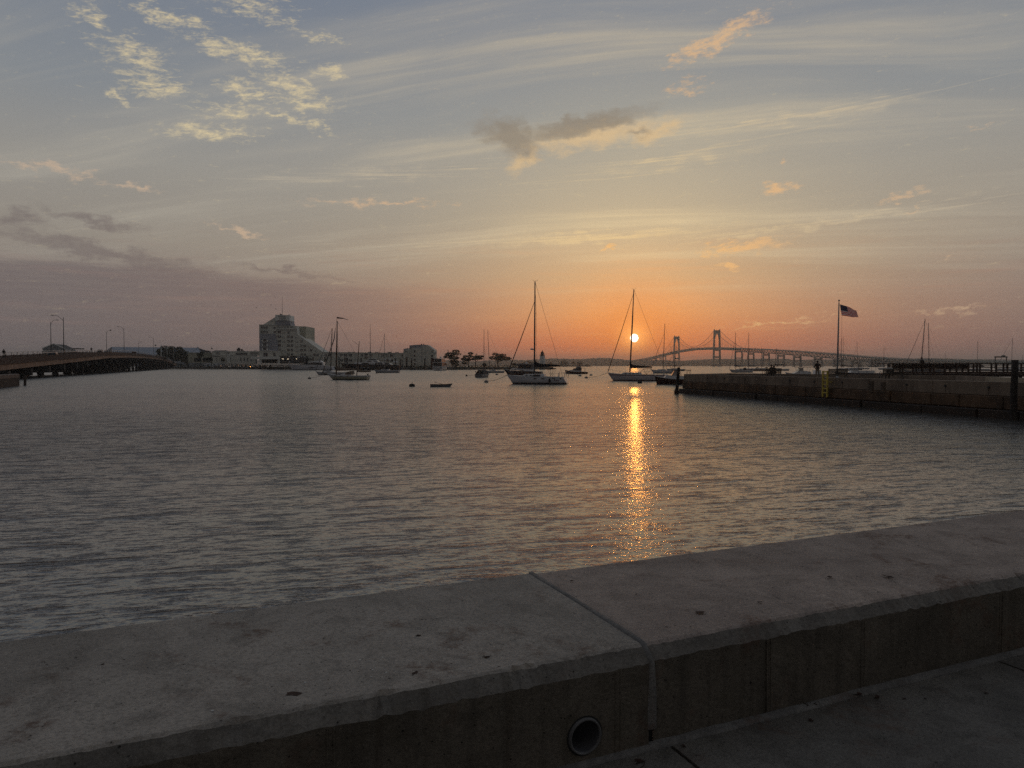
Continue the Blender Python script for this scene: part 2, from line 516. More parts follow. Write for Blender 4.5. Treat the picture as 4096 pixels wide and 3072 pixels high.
# deck: roadway slab along the whole length, deeper stiffening girder on the suspended spans
ys = [880 + 14 * k for k in range(227)]
def deck_strip(name, y0, y1, hw, t, top=0.0, m=M_STEEL):
    mb = MB(); rings = []
    n = max(2, int((y1 - y0) / 14))
    for k in range(n + 1):
        Y = y0 + (y1 - y0) * k / n
        x, z = bx(Y), dk(Y) + top
        rings.append([pbl(x - hw, Y, z), pbl(x + hw, Y, z), pbl(x + hw, Y, z - t), pbl(x - hw, Y, z - t)])
    mb.loft(rings, True, True, False)
    return mb.build(name, m, PB)
deck_strip('roadway', 880, 4050, 9.0, 2.0)
deck_strip('stiffening_girder', 2183, 3112, 8.0, 5.0, -2.0)
for sx in (-1, 1):
    mb = MB()
    pts = [pbl(bx(Y) + sx * 9.2, Y, dk(Y) + .9) for Y in ys]
    mb.tube(pts, .35, 4)
    mb.build('guard_rail', M_STEEL, PB)
# towers
def tower(Y, ztop=122.0):
    g = thing('tmp', None, None)
    g.name = 'tower'; g.parent = PB; g.location = pbl(bx(Y), Y, 0)
    zd = dk(Y)
    def xl(z): return 13.8 - 3.0 * z / ztop      # outer half width, tapering upwards
    for sx in (-1, 1):
        rings = []
        for z in (6, 30, zd, 95, ztop - 3):
            o, w = xl(z), 5.6 - 1.3 * z / ztop
            rings.append([(sx * o, -3.2, z), (sx * (o - w), -3.2, z), (sx * (o - w), 3.2, z), (sx * o, 3.2, z)])
        mb = MB(); mb.loft(rings, True, True, False); mb.build('leg', M_STEEL, g)
        mb = MB(); mb.prism([(sx * 11.2, ztop - 3), (sx * 7.0, ztop - 3), (sx * 7.8, ztop + .2), (sx * 9.1, ztop + 3.2), (sx * 10.4, ztop + .2)], -2.5, 2.5)
        mb.build('saddle_cap', M_STEEL, g)
    # pointed portal arch between the legs
    zi, zs, za = xl(100) - 4.6, 92.0, 111.0
    poly = [(-zi, ztop - 1), (zi, ztop - 1), (zi, zs)]
    for k in range(1, 9):
        t = k / 8; poly.append((zi * (1 - t), zs + (za - zs) * math.sin(t * math.pi / 2) ** 1.15))
    for k in range(7, -1, -1):
        t = k / 8; poly.append((-zi * (1 - t), zs + (za - zs) * math.sin(t * math.pi / 2) ** 1.15))
    V = poly; n = len(V)
    mb = MB()
    # triangulated fan in strips (arch is concave)
    top = [(x, ztop - 1) for x, z in poly[2:]]
    arch = poly[2:]
    for yy in (-2.4, 2.4):
        mb.add([(x, yy, z) for x, z in top] + [(x, yy, z) for x, z in arch], [(k, k + 1, len(top) + k + 1, len(top) + k) for k in range(len(top) - 1)])
    mb.add([(x, -2.4, z) for x, z in arch] + [(x, 2.4, z) for x, z in arch], [(k, k + 1, len(arch) + k + 1, len(arch) + k) for k in range(len(arch) - 1)])
    mb.add([(-zi, -2.4, ztop - 1), (zi, -2.4, ztop - 1), (zi, 2.4, ztop - 1), (-zi, 2.4, ztop - 1)], [(0, 1, 2, 3)])
    mb.build('portal_arch', M_STEEL, g, fixn=False)
    for zc, hh in ((31, 3.0), (zd - 9, 2.2)):
        w = xl(zc) - 3
        MB().box(-w, w, -2.2, 2.2, zc - hh, zc + hh).build('cross_beam', M_STEEL, g)
    MB().prism([(-16.5, -1.5), (16.5, -1.5), (15.2, 7), (-15.2, 7)], -9, 9).build('pier_base', M_CONC, g)
    return g
tower(2392); tower(2903)
# main cables and hangers
def cable_z(Y):
    if Y < 2392:
        t = (2392 - Y) / 209; return 121 + (dk(2183) + 2 - 121) * t - 9 * math.sin(math.pi * t) * .55
    if Y > 2903:
        t = (Y - 2903) / 209; return 121 + (dk(3112) + 2 - 121) * t - 9 * math.sin(math.pi * t) * .55
    t = (Y - 2392) / 511; s = 4 * t * (1 - t)
    return 121 - (121 - dk(2650) - 4) * s
hang = MB().box(-.17, .17, -.17, .17, 0, 1).mesh('hanger'); hang.materials.append(M_STEEL)
for sx in (-1, 1):
    pts = [pbl(bx(Y) + sx * 9.4, Y, cable_z(Y)) for Y in [2183 + (3112 - 2183) * k / 90 for k in range(91)]]
    MB().tube(pts, .55, 6).build('main_cable', M_STEEL, PB)
    for k in range(1, 62):
        Y = 2183 + (3112 - 2183) * k / 62
        zc, zd = cable_z(Y), dk(Y)
        if zc - zd > 3:
            o = link('hanger', hang, None, PB, pbl(bx(Y) + sx * 9.4, Y, zd)); o.scale = (1, 1, zc - zd)
# deck truss of the approach spans: chords, posts, diagonals
def truss(y0, y1, depth, panel):
    n = max(2, int(round((y1 - y0) / panel)))
    for sx in (-1, 1):
        mb = MB()
        P = []
        for k in range(n + 1):
            Y = y0 + (y1 - y0) * k / n
            e = min(k, n - k) / n
            d = depth * (1 + .45 * max(0, 1 - e * 9))
            P.append((bx(Y) + sx * 7.6, Y, dk(Y) - 2, d))
        for k in range(n):
            a, b = P[k], P[k + 1]
            mb.bar(pbl(a[0], a[1], a[2] - a[3]), pbl(b[0], b[1], b[2] - b[3]), 1.0, 1.3)
            mb.bar(pbl(a[0], a[1], a[2]), pbl(a[0], a[1], a[2] - a[3]), .55)
            if k % 2: mb.bar(pbl(a[0], a[1], a[2]), pbl(b[0], b[1], b[2] - b[3]), .7)
            else: mb.bar(pbl(a[0], a[1], a[2] - a[3]), pbl(b[0], b[1], b[2]), .7)
        mb.build('deck_truss', M_STEEL, PB)
PIERS = [2183, 2081, 1967, 1868, 1769, 1657, 1562, 1486, 1413]
for a, b in zip(PIERS[1:], PIERS): truss(a, b, 8.0, 9.5)
for a, b in ((1368, 1413), (1328, 1368), (1270, 1328), (1200, 1270), (1120, 1200), (1040, 1120), (960, 1040), (880, 960)):
    truss(a, b, max(1.6, min(6, dk(a) - 7)), 9)
def pier(Y, drop, solid=False, w=9.5, frame=False):
    g = thing('tmp', None, None); g.name = 'approach_pier'; g.parent = PB; g.location = pbl(bx(Y), Y, 0)
    zt = dk(Y) - drop
    if solid:
        MB().prism([(-11.5, -1.5), (11.5, -1.5), (10.8, zt), (-10.8, zt)], -4, 4).build('pier_wall', M_CONC, g)
        return
    for sx in (-1, 1):
        MB().loft([[(sx * (w + 1.6), -3, -1.5), (sx * (w - 3.2), -3, -1.5), (sx * (w - 3.2), 3, -1.5), (sx * (w + 1.6), 3, -1.5)],
                   [(sx * w, -2.4, zt), (sx * (w - 3.0), -2.4, zt), (sx * (w - 3.0), 2.4, zt), (sx * w, 2.4, zt)]], True, True, False).build('column', M_CONC, g)
    MB().box(-w, w, -2.6, 2.6, zt - 3.4, zt + .4).build('pier_cap', M_CONC, g)
    if zt > 30: MB().box(-w, w, -2, 2, zt * .52, zt * .52 + 2.6).build('cross_beam', M_CONC, g)
pier(2183, 9, w=11.5)
for Y in PIERS[1:8]: pier(Y, 13.6)
pier(1413, 4, True)
for Y in (1368, 1328, 1270, 1200, 1120): pier(Y, 6)
for Y in (3112, 3215, 3300, 3390, 3480, 3570, 3660, 3750): pier(Y, 8)
for a, b in zip((3112, 3215, 3300, 3390, 3480, 3570), (3215, 3300, 3390, 3480, 3570, 3660)): truss(a, b, 6.0, 12)
# ================================================================ causeway bridge on the left
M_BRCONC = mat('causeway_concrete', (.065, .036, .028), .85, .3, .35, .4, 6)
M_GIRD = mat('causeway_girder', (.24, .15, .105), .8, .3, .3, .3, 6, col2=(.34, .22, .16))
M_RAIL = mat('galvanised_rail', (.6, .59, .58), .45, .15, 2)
M_DARKCONC = mat('dark_concrete', (.035, .032, .03), .9, .35, .5, .5, 8)  # one dark tone for all parts under the deck
M_ASPH = mat('asphalt', (.05, .05, .05), .9, .2, .5)
M_POLE = mat('lamp_pole_metal', (.10, .10, .10), .5, .15, 2)
CWT = math.atan2(-.412, 1.0)      # direction of the causeway: X falls by .412 per metre of Y
def cwx(Y, off=0.0):              # off: metres to the far (left) side of the near edge
    return -103 - .412 * (Y - 150) - off * math.cos(math.atan(.412)), Y - off * math.sin(math.atan(.412)) * 0.0
CWD = [(60, 3.4), (100, 3.6), (134, 4.15), (189, 5.65), (268, 7.9), (330, 8.8), (400, 9.2), (470, 9.2), (528, 9.0), (590, 7.6), (650, 6.3), (720, 4.4)]
def cwz(Y):      # parapet top / rail foot
    for (a, h), (b, g) in zip(CWD, CWD[1:]):
        if Y <= b:
            t = (Y - a) / (b - a); return h + (g - h) * t
    return CWD[-1][1]
CW = thing('causeway_bridge', 'low arching concrete road bridge on many dark piles at the left', 'bridge', (cwx(150)[0], 150, 0))
CL = CW.location
def cw(Y, off, z): x, y = cwx(Y, off); return (x - CL.x, y - CL.y, z - CL.z)
YS = [60 + 6 * k for k in range(111)]
W = 12.5
def strip(name, o0, o1, z0, z1, m, y0=60, y1=720):
    rings = [[cw(Y, o0, cwz(Y) + z1), cw(Y, o1, cwz(Y) + z1), cw(Y, o1, cwz(Y) + z0), cw(Y, o0, cwz(Y) + z0)] for Y in YS if y0 <= Y <= y1]
    mb = MB(); mb.loft(rings, True, True, False); return mb.build(name, m, CW)
strip('parapet', 0, .35, -1.25, 0, M_BRCONC)
strip('parapet', W - .35, W, -1.25, 0, M_BRCONC)
strip('road_slab', .353, W - .353, -1.2, -.75, M_ASPH)
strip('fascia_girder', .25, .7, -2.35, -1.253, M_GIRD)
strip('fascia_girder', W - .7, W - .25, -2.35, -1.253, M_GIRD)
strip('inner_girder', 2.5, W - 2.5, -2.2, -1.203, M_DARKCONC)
strip('rail', .1, .25, .68, .82, M_RAIL)
strip('rail', W - .25, W - .1, .68, .82, M_RAIL)
postm = MB().prism([(-.28, 0), (.0, 0), (.22, .70), (.05, .70)], -.06, .06, 'x').mesh('rail_post')
postm.materials.append(M_BRCONC)
for off in (.18, W - .18):
    Y = 70.0
    while Y < 640:
        o = link('rail_post', postm, None, CW, cw(Y, off, cwz(Y))); o.rotation_euler.z = math.atan(.412)
        Y += 5.3 if off < 1 else 5.3
# pile bents
k = 0
Y = 84.0
while Y < 640:
    g = bpy.data.objects.new('pile_bent', None); COL.objects.link(g); g.parent = CW
    g.location = cw(Y, W / 2, 0); g.rotation_euler.z = math.atan(.412)
    zc = cwz(Y) - 2.36
    hc = 1.5
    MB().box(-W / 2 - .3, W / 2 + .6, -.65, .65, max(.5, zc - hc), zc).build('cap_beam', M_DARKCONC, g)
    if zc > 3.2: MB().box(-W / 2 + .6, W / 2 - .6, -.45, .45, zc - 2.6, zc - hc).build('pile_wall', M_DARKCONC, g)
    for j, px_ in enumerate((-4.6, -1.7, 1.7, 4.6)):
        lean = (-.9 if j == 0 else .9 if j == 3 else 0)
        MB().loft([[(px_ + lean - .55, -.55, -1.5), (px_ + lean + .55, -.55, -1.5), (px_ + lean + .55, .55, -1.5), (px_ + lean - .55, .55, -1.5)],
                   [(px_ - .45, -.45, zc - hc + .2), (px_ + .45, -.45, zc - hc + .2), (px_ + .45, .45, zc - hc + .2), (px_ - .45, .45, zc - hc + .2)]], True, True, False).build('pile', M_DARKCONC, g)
    Y += 16.2; k += 1
# street lamps
lamp_n = 0
def street_lamp(px, Y, off, ztop, armlen, label):
    x, y = cwx(Y, off)
    zb = cwz(Y) - .7
    g = thing('street_lamp', label, 'street lamp', (x, y, zb), group='street lamps on the causeway')
    h = ztop - zb
    sgn = -1 if off < 3 else 1
    MB().tube([(0, 0, 0), (0, 0, h)], [.13, .075], 8).build('pole', M_POLE, g)
    arm = [(0, 0, h - .9), (sgn * armlen * .35, 0, h - .1), (sgn * armlen * .65, 0, h + .45), (sgn * armlen, 0, h + .55)] if off < 3 else [(0, 0, h - .9), (sgn * armlen * .3, 0, h + .1), (sgn * armlen * .6, 0, h + .5), (sgn * armlen, 0, h + .55)]
    MB().tube(arm, .05, 6).build('arm', M_POLE, g)
    MB().sphere((sgn * (armlen + .35), 0, h + .55), .5, 8, 5, (1, .35, .22)).build('lamp_head', M_POLE, g)
    MB().tube([(0, 0, 0), (0, 0, .35)], .2, 8).build('base_plate', M_POLE, g)
    return g
def lampat(px, off):
    r = (px - 2048) / F
    Y = (-103 + 61.8 - off * .924) / (r + .412)
    return Y
for px, py, off, al, lb in ((257, 1269, .2, 2.6, 'tallest street lamp at far left, long arm reaching left over the causeway'), (498, 1311, .2, 2.2, 'street lamp near the causeway crest with its arm to the left'),
                        (616, 1352, .2, 2.0, 'street lamp beside the island trees with its arm to the left'), (206, 1287, W - .3, 1.8, 'street lamp in front of the gabled grey house, arm to the right'),
                        (428, 1327, W - .3, 1.6, 'street lamp with a gull on its right-pointing head'), (555, 1371, W - .3, 1.5, 'small street lamp in front of the pale blue shed, arm to the right')):
    Y = lampat(px, off)
    street_lamp(px, Y, off, at(px, py, Y).z, al, lb)
# concrete wharf stub at the left edge
wz0 = gnd(75, 1545, 0); 
WS = thing('wharf', 'weathered concrete wharf stub at the left edge before the causeway', 'wharf', (wz0.x, wz0.y, 0))
a = gnd(78, 1542, 0); b = gnd(0, 1552, 0)
dv = (b - a).normalized(); nv = Vector((dv.y, -dv.x, 0))
nv = Vector((-.60, .80, 0))
ztop = at(78, 1497, a.y).z
def wl(p): return (p.x - wz0.x, p.y - wz0.y)
poly = [wl(a), wl(a + dv * 30), wl(a + dv * 30 + nv * 9), wl(a + nv * 9)]
MB().prism(poly, -1.5, ztop - .45, 'z').build('timber_wall', mat('tarred_timber', (.05, .035, .028), .9, .4, 1.5, .5, 10, stretch=(1, 1, 4)), WS)
poly2 = [wl(a - dv * .15 - nv * .12), wl(a + dv * 30 - nv * .12), wl(a + dv * 30 + nv * 9), wl(a - dv * .15 + nv * 9)]
MB().prism(poly2, ztop - .448, ztop, 'z').build('cap_slab', mat('wharf_concrete', (.15, .11, .09), .85, .25, .8, .4, 8), WS)
MB().tube([(a.x - wz0.x + .3, a.y - wz0.y + .6, -1.5), (a.x - wz0.x + .4, a.y - wz0.y + .6, ztop - .2)], .17, 8).build('fender_pile', MATS['tarred_timber'], WS)
# ================================================================ island across the harbour: ground, hotel, trees
M_GRASS = mat('shore_grass', (.05, .055, .03), .95, .4, .05)
M_ROCK = mat('shore_rock', (.12, .11, .10), .95, .4, .3, .6, 2)
SH = [(-345, 690), (-292, 612), (-270, 596), (-195, 545), (-124, 503), (-66, 466), (-35, 486), (2, 500), (14, 520), (17, 530)]
SH2 = [(17.5, 545), (10, 600), (-20, 700), (-400, 760)]
poly = SH + SH2
MB().prism(poly, -1.5, 1.55, 'z').build('island_ground', M_GRASS)['kind'] = 'structure'
bpy.data.objects['island_ground']['label'] = 'dark low ground of the island across the harbour'
# stone edging along the shore
rk = MB(); rnd = random.Random(5)
for (x0, y0), (x1, y1) in zip(SH[1:], SH[2:]):
    n = int(math.hypot(x1 - x0, y1 - y0) / 1.8)
    for i in range(n):
        t = (i + rnd.random()) / n
        rk.sphere((x0 + (x1 - x0) * t, y0 + (y1 - y0) * t - .6, rnd.uniform(.2, 1.1)), rnd.uniform(.7, 1.3), 6, 4, (1, 1, .7))
tag(rk.build('shore_rocks', M_ROCK), 'dark rubble stones along the island shore', None, None, 'stuff')
rk.v

M_WHITE = mat('hotel_stucco', (.62, .61, .55), .85, .1, .15, .2, 2)
M_WHITE2 = mat('hotel_trim', (.78, .78, .74), .8, .08, .2)
M_GREYW = mat('hotel_grey_panel', (.30, .31, .35), .8, .08, .2)
M_BACK = mat('hotel_back_wall', (.42, .41, .33), .85, .1, .2)
M_PANE = glass('window_glass', (.02, .021, .024), .2)
M_BLIND = mat('window_blind', (.26, .25, .23), .6, .1, .5)
M_DARK = mat('recess_shade', (.025, .025, .025), .9, .2, .5)  # near-black fill stands in for the shade inside openings and recesses
M_ROOFD = mat('roof_dark', (.06, .06, .062), .8, .2, .5)
HY = 530.0
def z4(x, y): return 1020 + .1929 * x, 1180 + .1929 * y
def win(parent, fx, rects, Y, m=None, name='window', frame=True, depth=.25):
    for r in rects:
        cx_, cy_, w, h = r[:4]
        mm = r[4] if len(r) > 4 else (m or M_PANE)
        a = fx(cx_ - w / 2, cy_ - h / 2); b = fx(cx_ + w / 2, cy_ + h / 2)
        g = bpy.data.objects.new(name, None); COL.objects.link(g); g.parent = parent
        A = at(a[0], b[1], Y); B = at(b[0], a[1], Y)
        g.location = (A.x - parent.location.x, Y - parent.location.y, A.z - parent.location.z)
        W_, H_ = B.x - A.x, B.z - A.z
        o = link('pane', ubox(mm), None, g, (0, -depth * .3, 0)); o.scale = (W_, depth * .3 + .02, H_)
        if frame:
            t = .09
            for nm, x, z, sx_, sz in (('sill', -t, -t, W_ + 2 * t, t), ('lintel', -t, H_, W_ + 2 * t, t)):
                o = link(nm, ubox(M_WHITE2), None, g, (x, -depth, z)); o.scale = (sx_, depth + .02, sz)
            for x in (-t, W_):
                o = link('jamb', ubox(M_WHITE2), None, g, (x, -depth * .9, 0)); o.scale = (t, depth * .9 + .02, H_)
            if W_ > 1.6:
                o = link('mullion', ubox(M_WHITE2), None, g, (W_ / 2 - .04, -depth * .8, 0)); o.scale = (.08, depth * .5, H_)
def pp(name, m, parent, pts, Y, depth, fx=None):
    fx = fx or FX[0]
    return pprism(name, m, parent, [fx(*p) for p in pts], Y, depth)
FX = [z4]
def pr(name, m, parent, x0, y0, x1, y1, Y, depth, fx=None):
    fx = fx or FX[0]
    a, b = fx(x0, y0), fx(x1, y1)
    return pbox(name, m, parent, a[0], a[1], b[0], b[1], Y, depth)
def text_part(body, size, m, parent, loc, name='sign_lettering', align='CENTER', rot=(R(90), 0, 0), ext=.08, shear=0.0):
    cu = bpy.data.curves.new('t', 'FONT'); cu.body = body; cu.size = size; cu.extrude = ext; cu.align_x = align; cu.shear = shear
    to = bpy.data.objects.new('t', cu); COL.objects.link(to)
    bpy.context.view_layer.update()
    me = bpy.data.meshes.new_from_object(to.evaluated_get(bpy.context.evaluated_depsgraph_get()))
    bpy.data.objects.remove(to); me.name = name
    me.materials.clear(); me.materials.append(m)
    o = bpy.data.objects.new(name, me); COL.objects.link(o); o.parent = parent
    o.location = loc; o.rotation_euler = rot
    return o
# ---- hotel tower
HT = thing('hotel_tower', 'tall stepped pale hotel tower with roof sign and antenna mast', 'hotel', tuple(at(1150, 1462, HY)))
HT.location.z = 1.5
pp('tower_wall', M_WHITE, HT, [(85, 617), (440, 617), (440, 1400), (92, 1400)], HY, 22)
pp('grey_panel', M_GREYW, HT, [(92, 803), (436, 806), (446, 935), (470, 940), (480, 1158), (92, 1158)], HY - .35, .34)
pp('main_wall', M_WHITE, HT, [(440.5, 632), (862, 640), (880, 812), (1057, 937), (1412, 1187), (1412, 1400), (440.5, 1400)], HY + .6, 20)
pp('rear_block', M_BACK, HT, [(864, 647), (1055, 651), (1057, 1300), (864, 1300)], HY + 8, 24)
pp('penthouse_wedge', M_WHITE, HT, [(163, 617), (412, 462), (430, 462), (430, 632), (163, 632)], HY + 1.2, 12)
pp('penthouse_base', M_GREYW, HT, [(424, 531), (716, 536), (740, 634), (424, 626)], HY + .3, 11)
pp('sign_box', M_WHITE2, HT, [(420, 409), (708, 418), (716, 534), (418, 529)], HY - .4, 12)
pr('roof_coping', M_WHITE2, HT, 80, 612, 440, 619, HY - .5, 23)
for k in range(4): pr('sign_box_edge', M_ROOFD, HT, 712, 428 + k * 27, 719, 442 + k * 27, HY + .5, 2)
M_SIGN = mat('sign_letters', (.05, .05, .055), .6, .05)
for body, cx_, cy_, hpx in (('NEWPORT', 565, 441, 25), ('HARBOR', 567, 479, 24), ('ISLAND RESORT', 567, 517, 13)):
    q = z4(cx_, cy_ + hpx / 2); p = at(q[0], q[1], HY - .5)
    sz = hpx * .1929 * HY / F * 1.38
    text_part(body, sz, M_SIGN, HT, (p.x - HT.location.x, p.y - HT.location.y, p.z - HT.location.z), ext=.06).scale = (1.05 if hpx > 20 else 1.25, 1, 1)
a = at(*z4(566, 412), HY + 4); b = at(*z4(565, 28), HY + 4)
MB().tube([a - HT.location, b - HT.location], [.16, .07], 6).build('antenna_mast', M_POLE, HT)
for x, y0, y1 in ((545, 398, 412), (522, 385, 412), (703, 404, 420)): pr('roof_vent', M_ROOFD, HT, x - 5, y0, x + 5, y1, HY + 5, 1.5)
for x in (742, 750): pr('roof_mast', M_POLE, HT, x - 2, 530, x + 2, 640, HY + 3, .4)
pr('roof_platform', M_ROOFD, HT, 715, 565, 752, 577, HY + 3, 2)
win(HT, z4, [(x, y, 46, 44) for y in (675, 763) for x in (139, 191, 243)], HY)
win(HT, z4, [(410, 680, 42, 44), (410, 768, 42, 44)], HY)
for y in (935, 1024, 1115):
    pr('balcony_slab', M_WHITE2, HT, 140, y + 27, 276, y + 33, HY - 1.6, 1.25)
    pr('balcony_head', M_WHITE2, HT, 140, y - 36, 270, y - 31, HY - 1.0, .65)
    win(HT, z4, [(188, y, 30, 50), (222, y, 26, 50)], HY - .35, name='balcony_door', frame=False)
    pr('balcony_wall', M_WHITE2, HT, 145, y - 10, 170, y + 27, HY - 1.5, .1)
    pr('balcony_wall', M_WHITE2, HT, 240, y - 10, 270, y + 27, HY - 1.5, .1)
WIN = [(507, 768, 70, 46), (693, 769, 48, 46), (509, 862, 70, 50), (693, 863, 48, 50), (765, 865, 48, 50), (511, 953, 66, 50), (695, 954, 50, 48), (765, 955, 50, 48),
       (966, 958, 50, 48, M_BLIND), (514, 1045, 64, 50), (695, 1047, 50, 50), (765, 1047, 50, 50), (966, 1049, 50, 48, M_BLIND), (1035, 1053, 48, 48), (518, 1135, 62, 50, M_BLIND),
       (695, 1138, 50, 48), (765, 1140, 50, 48), (966, 1140, 50, 48), (1036, 1141, 48, 46), (1168, 1146, 46, 46), (518, 1230, 44, 50), (697, 1233, 46, 50), (765, 1233, 46, 50), (967, 1234, 46, 50),
       (1036, 1234, 46, 50), (1235, 1237, 46, 48), (1300, 1238, 46, 48), (1070, 1330, 28, 40), (1110, 1332, 30, 40), (1165, 1332, 32, 40), (1448, 1222, 1, 1)]
win(HT, z4, WIN[:-1], HY + .6)
VE = [(x, y) for y in (790, 884, 975, 1068, 1160) for x in (575, 612)] + [(x, y) for y in (980, 1073, 1165) for x in (849, 884)] + [(846, 888), (1117, 1078), (1117, 1167), (1253, 1167), (1117, 1258), (1153, 1258)]
for x, y in VE: pr('air_vent', M_BLIND, HT, x - 9, y - 13, x + 9, y + 13, HY + .54, .08)
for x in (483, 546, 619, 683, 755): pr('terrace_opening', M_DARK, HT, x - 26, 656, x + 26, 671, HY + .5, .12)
pr('terrace_rail', M_WHITE2, HT, 452, 676, 868, 682, HY - .3, .3)
pr('terrace_slab', M_WHITE2, HT, 448, 700, 872, 712, HY - .4, .95)
for x in range(456, 870, 32): pr('terrace_post', M_WHITE2, HT, x, 676, x + 4, 702, HY - .28, .2)
# podium and porte-cochere
pp('podium', M_WHITE, HT, [(96, 1162), (488, 1162), (492, 1334), (96, 1334)], HY - 6, 5.6)
pr('podium_coping', M_WHITE2, HT, 92, 1155, 492, 1163, HY - 6.3, 6)
pr('canopy', M_WHITE2, HT, -90, 1275, 498, 1330, HY - 8, 2)
win(HT, z4, [(222, 1235, 94, 80), (403, 1235, 52, 76)], HY - 6)
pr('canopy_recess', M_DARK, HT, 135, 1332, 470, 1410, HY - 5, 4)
for x in (118, 485): pr('canopy_column', M_WHITE2, HT, x - 16, 1330, x + 16, 1420, HY - 7.5, 1.5)
# glazed restaurant with warm lamps
RS = thing('restaurant', 'dark glazed restaurant terrace below the hotel tower with small lit lamps', 'restaurant', tuple(at(*z4(780, 1405), HY - 4)))
RS.location.z = 1.5
pp('restaurant_wall', M_ROOFD, RS, [(500, 1262), (1050, 1266), (1050, 1420), (500, 1420)], HY - 5, 5.4)
pr('roof_edge', M_BACK, RS, 498, 1255, 1052, 1265, HY - 5.4, 5.6)
for k, x in enumerate(range(530, 1030, 62)): pr('window_post', M_GREYW, RS, x - 3, 1268, x + 3, 1385, HY - 5.12, .1)
def lampmat(name, col, st):
    if name in MATS: return MATS[name]
    m = bpy.data.materials.new(name); m.use_nodes = True
    b = m.node_tree.nodes['Principled BSDF']
    b.inputs['Emission Color'].default_value = (*col, 1); b.inputs['Emission Strength'].default_value = st
    b.inputs['Base Color'].default_value = (*col, 1)
    MATS[name] = m; return m
M_LAMP = lampmat('warm_lamp', (1, .8, .55), 1.6)
for x, y in ((563, 1325), (587, 1325), (678, 1327), (688, 1327), (860, 1325)):
    p = at(*z4(x, y), HY - 5.3)
    MB().sphere((p.x - RS.location.x, p.y - RS.location.y, p.z - RS.location.z), .22, 8, 5).build('wall_lamp', M_LAMP, RS)
GLB = ['white globe lamp on the hotel terrace, leftmost by the restaurant corner', 'white globe lamp at mid terrace, left of a close pair', 'white globe lamp at mid terrace, right of a close pair', 'highest white globe lamp on the hotel terrace', 'white globe lamp near the right end of the terrace, left of two', 'white globe lamp at the right end of the terrace', 'white globe lamp standing low on the quay before the restaurant']
M_GLOBE = mat('white_globe', (.6, .6, .6), .4, .05)
for i, (x, y) in enumerate(((710, 1276), (888, 1287), (918, 1292), (961, 1273), (1020, 1283), (1040, 1287), (715, 1393))):
    p = at(*z4(x, y), HY - 9); 
    g = thing('globe_lamp', GLB[i], 'lamp', (p.x, p.y, 1.5), group='globe lamps on the hotel terrace')
    MB().tube([(0, 0, 0), (0, 0, p.z - 1.6)], .06, 6).build('post', M_POLE, g)
    MB().sphere((0, 0, p.z - 1.5), .62, 10, 6, (1, 1, .7)).build('globe', M_GLOBE, g)
# ---- conference wing left of the tower
def z3(x, y): return 760 + .1356 * x, 1370 + .1356 * y
FX[0] = z3
CWG = thing('conference_wing', 'long low white hotel wing with terraces left of the tower', 'building', tuple(at(940, 1450, HY - 2)))
CWG.location.z = 1.5
Yc = HY - 2
pp('upper_wall', M_WHITE, CWG, [(648, 262), (2046, 268), (2046, 378), (648, 372)], Yc + 3, 18)
pp('lower_wall', M_WHITE, CWG, [(648, 374), (1935, 380), (1935, 620), (648, 620)], Yc, 3.2)
pr('roof_coping', M_WHITE2, CWG, 644, 254, 2048, 264, Yc + 2.6, 19)
pr('parapet_coping', M_WHITE2, CWG, 644, 366, 1940, 376, Yc - .3, 3.3)
pr('stair_tower', M_WHITE2, CWG, 1095, 345, 1165, 620, Yc - 1.2, 1.1)
pp('barrel_roof', M_ROOFD, CWG, [(700, 256), (725, 234), (985, 234), (1005, 256)], Yc + 8, 8)
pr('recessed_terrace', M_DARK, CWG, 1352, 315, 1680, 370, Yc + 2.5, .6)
win(CWG, z3, [(828, 322, 130, 62, M_BLIND), (1110, 318, 110, 60, M_BLIND), (1890, 325, 230, 66, M_BLIND)], Yc + 3, frame=True)
pr('awning_line', M_ROOFD, CWG, 665, 400, 905, 412, Yc - .2, .25)
win(CWG, z3, [(786, 468, 28, 70, M_BLIND), (889, 470, 30, 70, M_BLIND), (1199, 490, 34, 90, M_BLIND), (1503, 495, 34, 95), (1604, 494, 34, 95), (1703, 494, 34, 95), (1804, 494, 34, 95)], Yc, name='slot_window')
for x0, y0, x1, y1 in ((1375, 190, 1520, 206), (1375, 190, 1395, 262), (1500, 190, 1520, 262), (1410, 150, 1440, 200), (1395, 206, 1450, 258), (1018, 228, 1028, 260), (1550, 232, 1560, 264), (1890, 230, 1930, 242)):
    pr('roof_unit', M_ROOFD, CWG, x0, y0, x1, y1, Yc + 9, 2.5)
BA = thing('beige_pavilion', 'low beige flat-roofed building behind a small tree, left of the white wing', 'building', tuple(at(800, 1450, HY + 4)))
BA.location.z = 1.5
pr('wall', M_BACK, BA, -60, 300, 634, 600, HY + 4, 14, z3)
pr('roof_coping', M_WHITE2, BA, -66, 292, 640, 302, HY + 3.6, 15, z3)
for x0, x1 in ((130, 330), (372, 620)): pr('shopfront', M_DARK, BA, x0, 452, x1, 560, HY + 3.9, .15, z3)
for x0, y0, x1, y1 in ((420, 236, 515, 294), (526, 248, 556, 294)): pr('roof_unit', M_ROOFD, BA, x0, y0, x1, y1, HY + 8, 3, z3)
for x in (335, 362): pr('flue', M_ROOFD, BA, x - 3, 215, x + 3, 300, HY + 8, .4, z3)
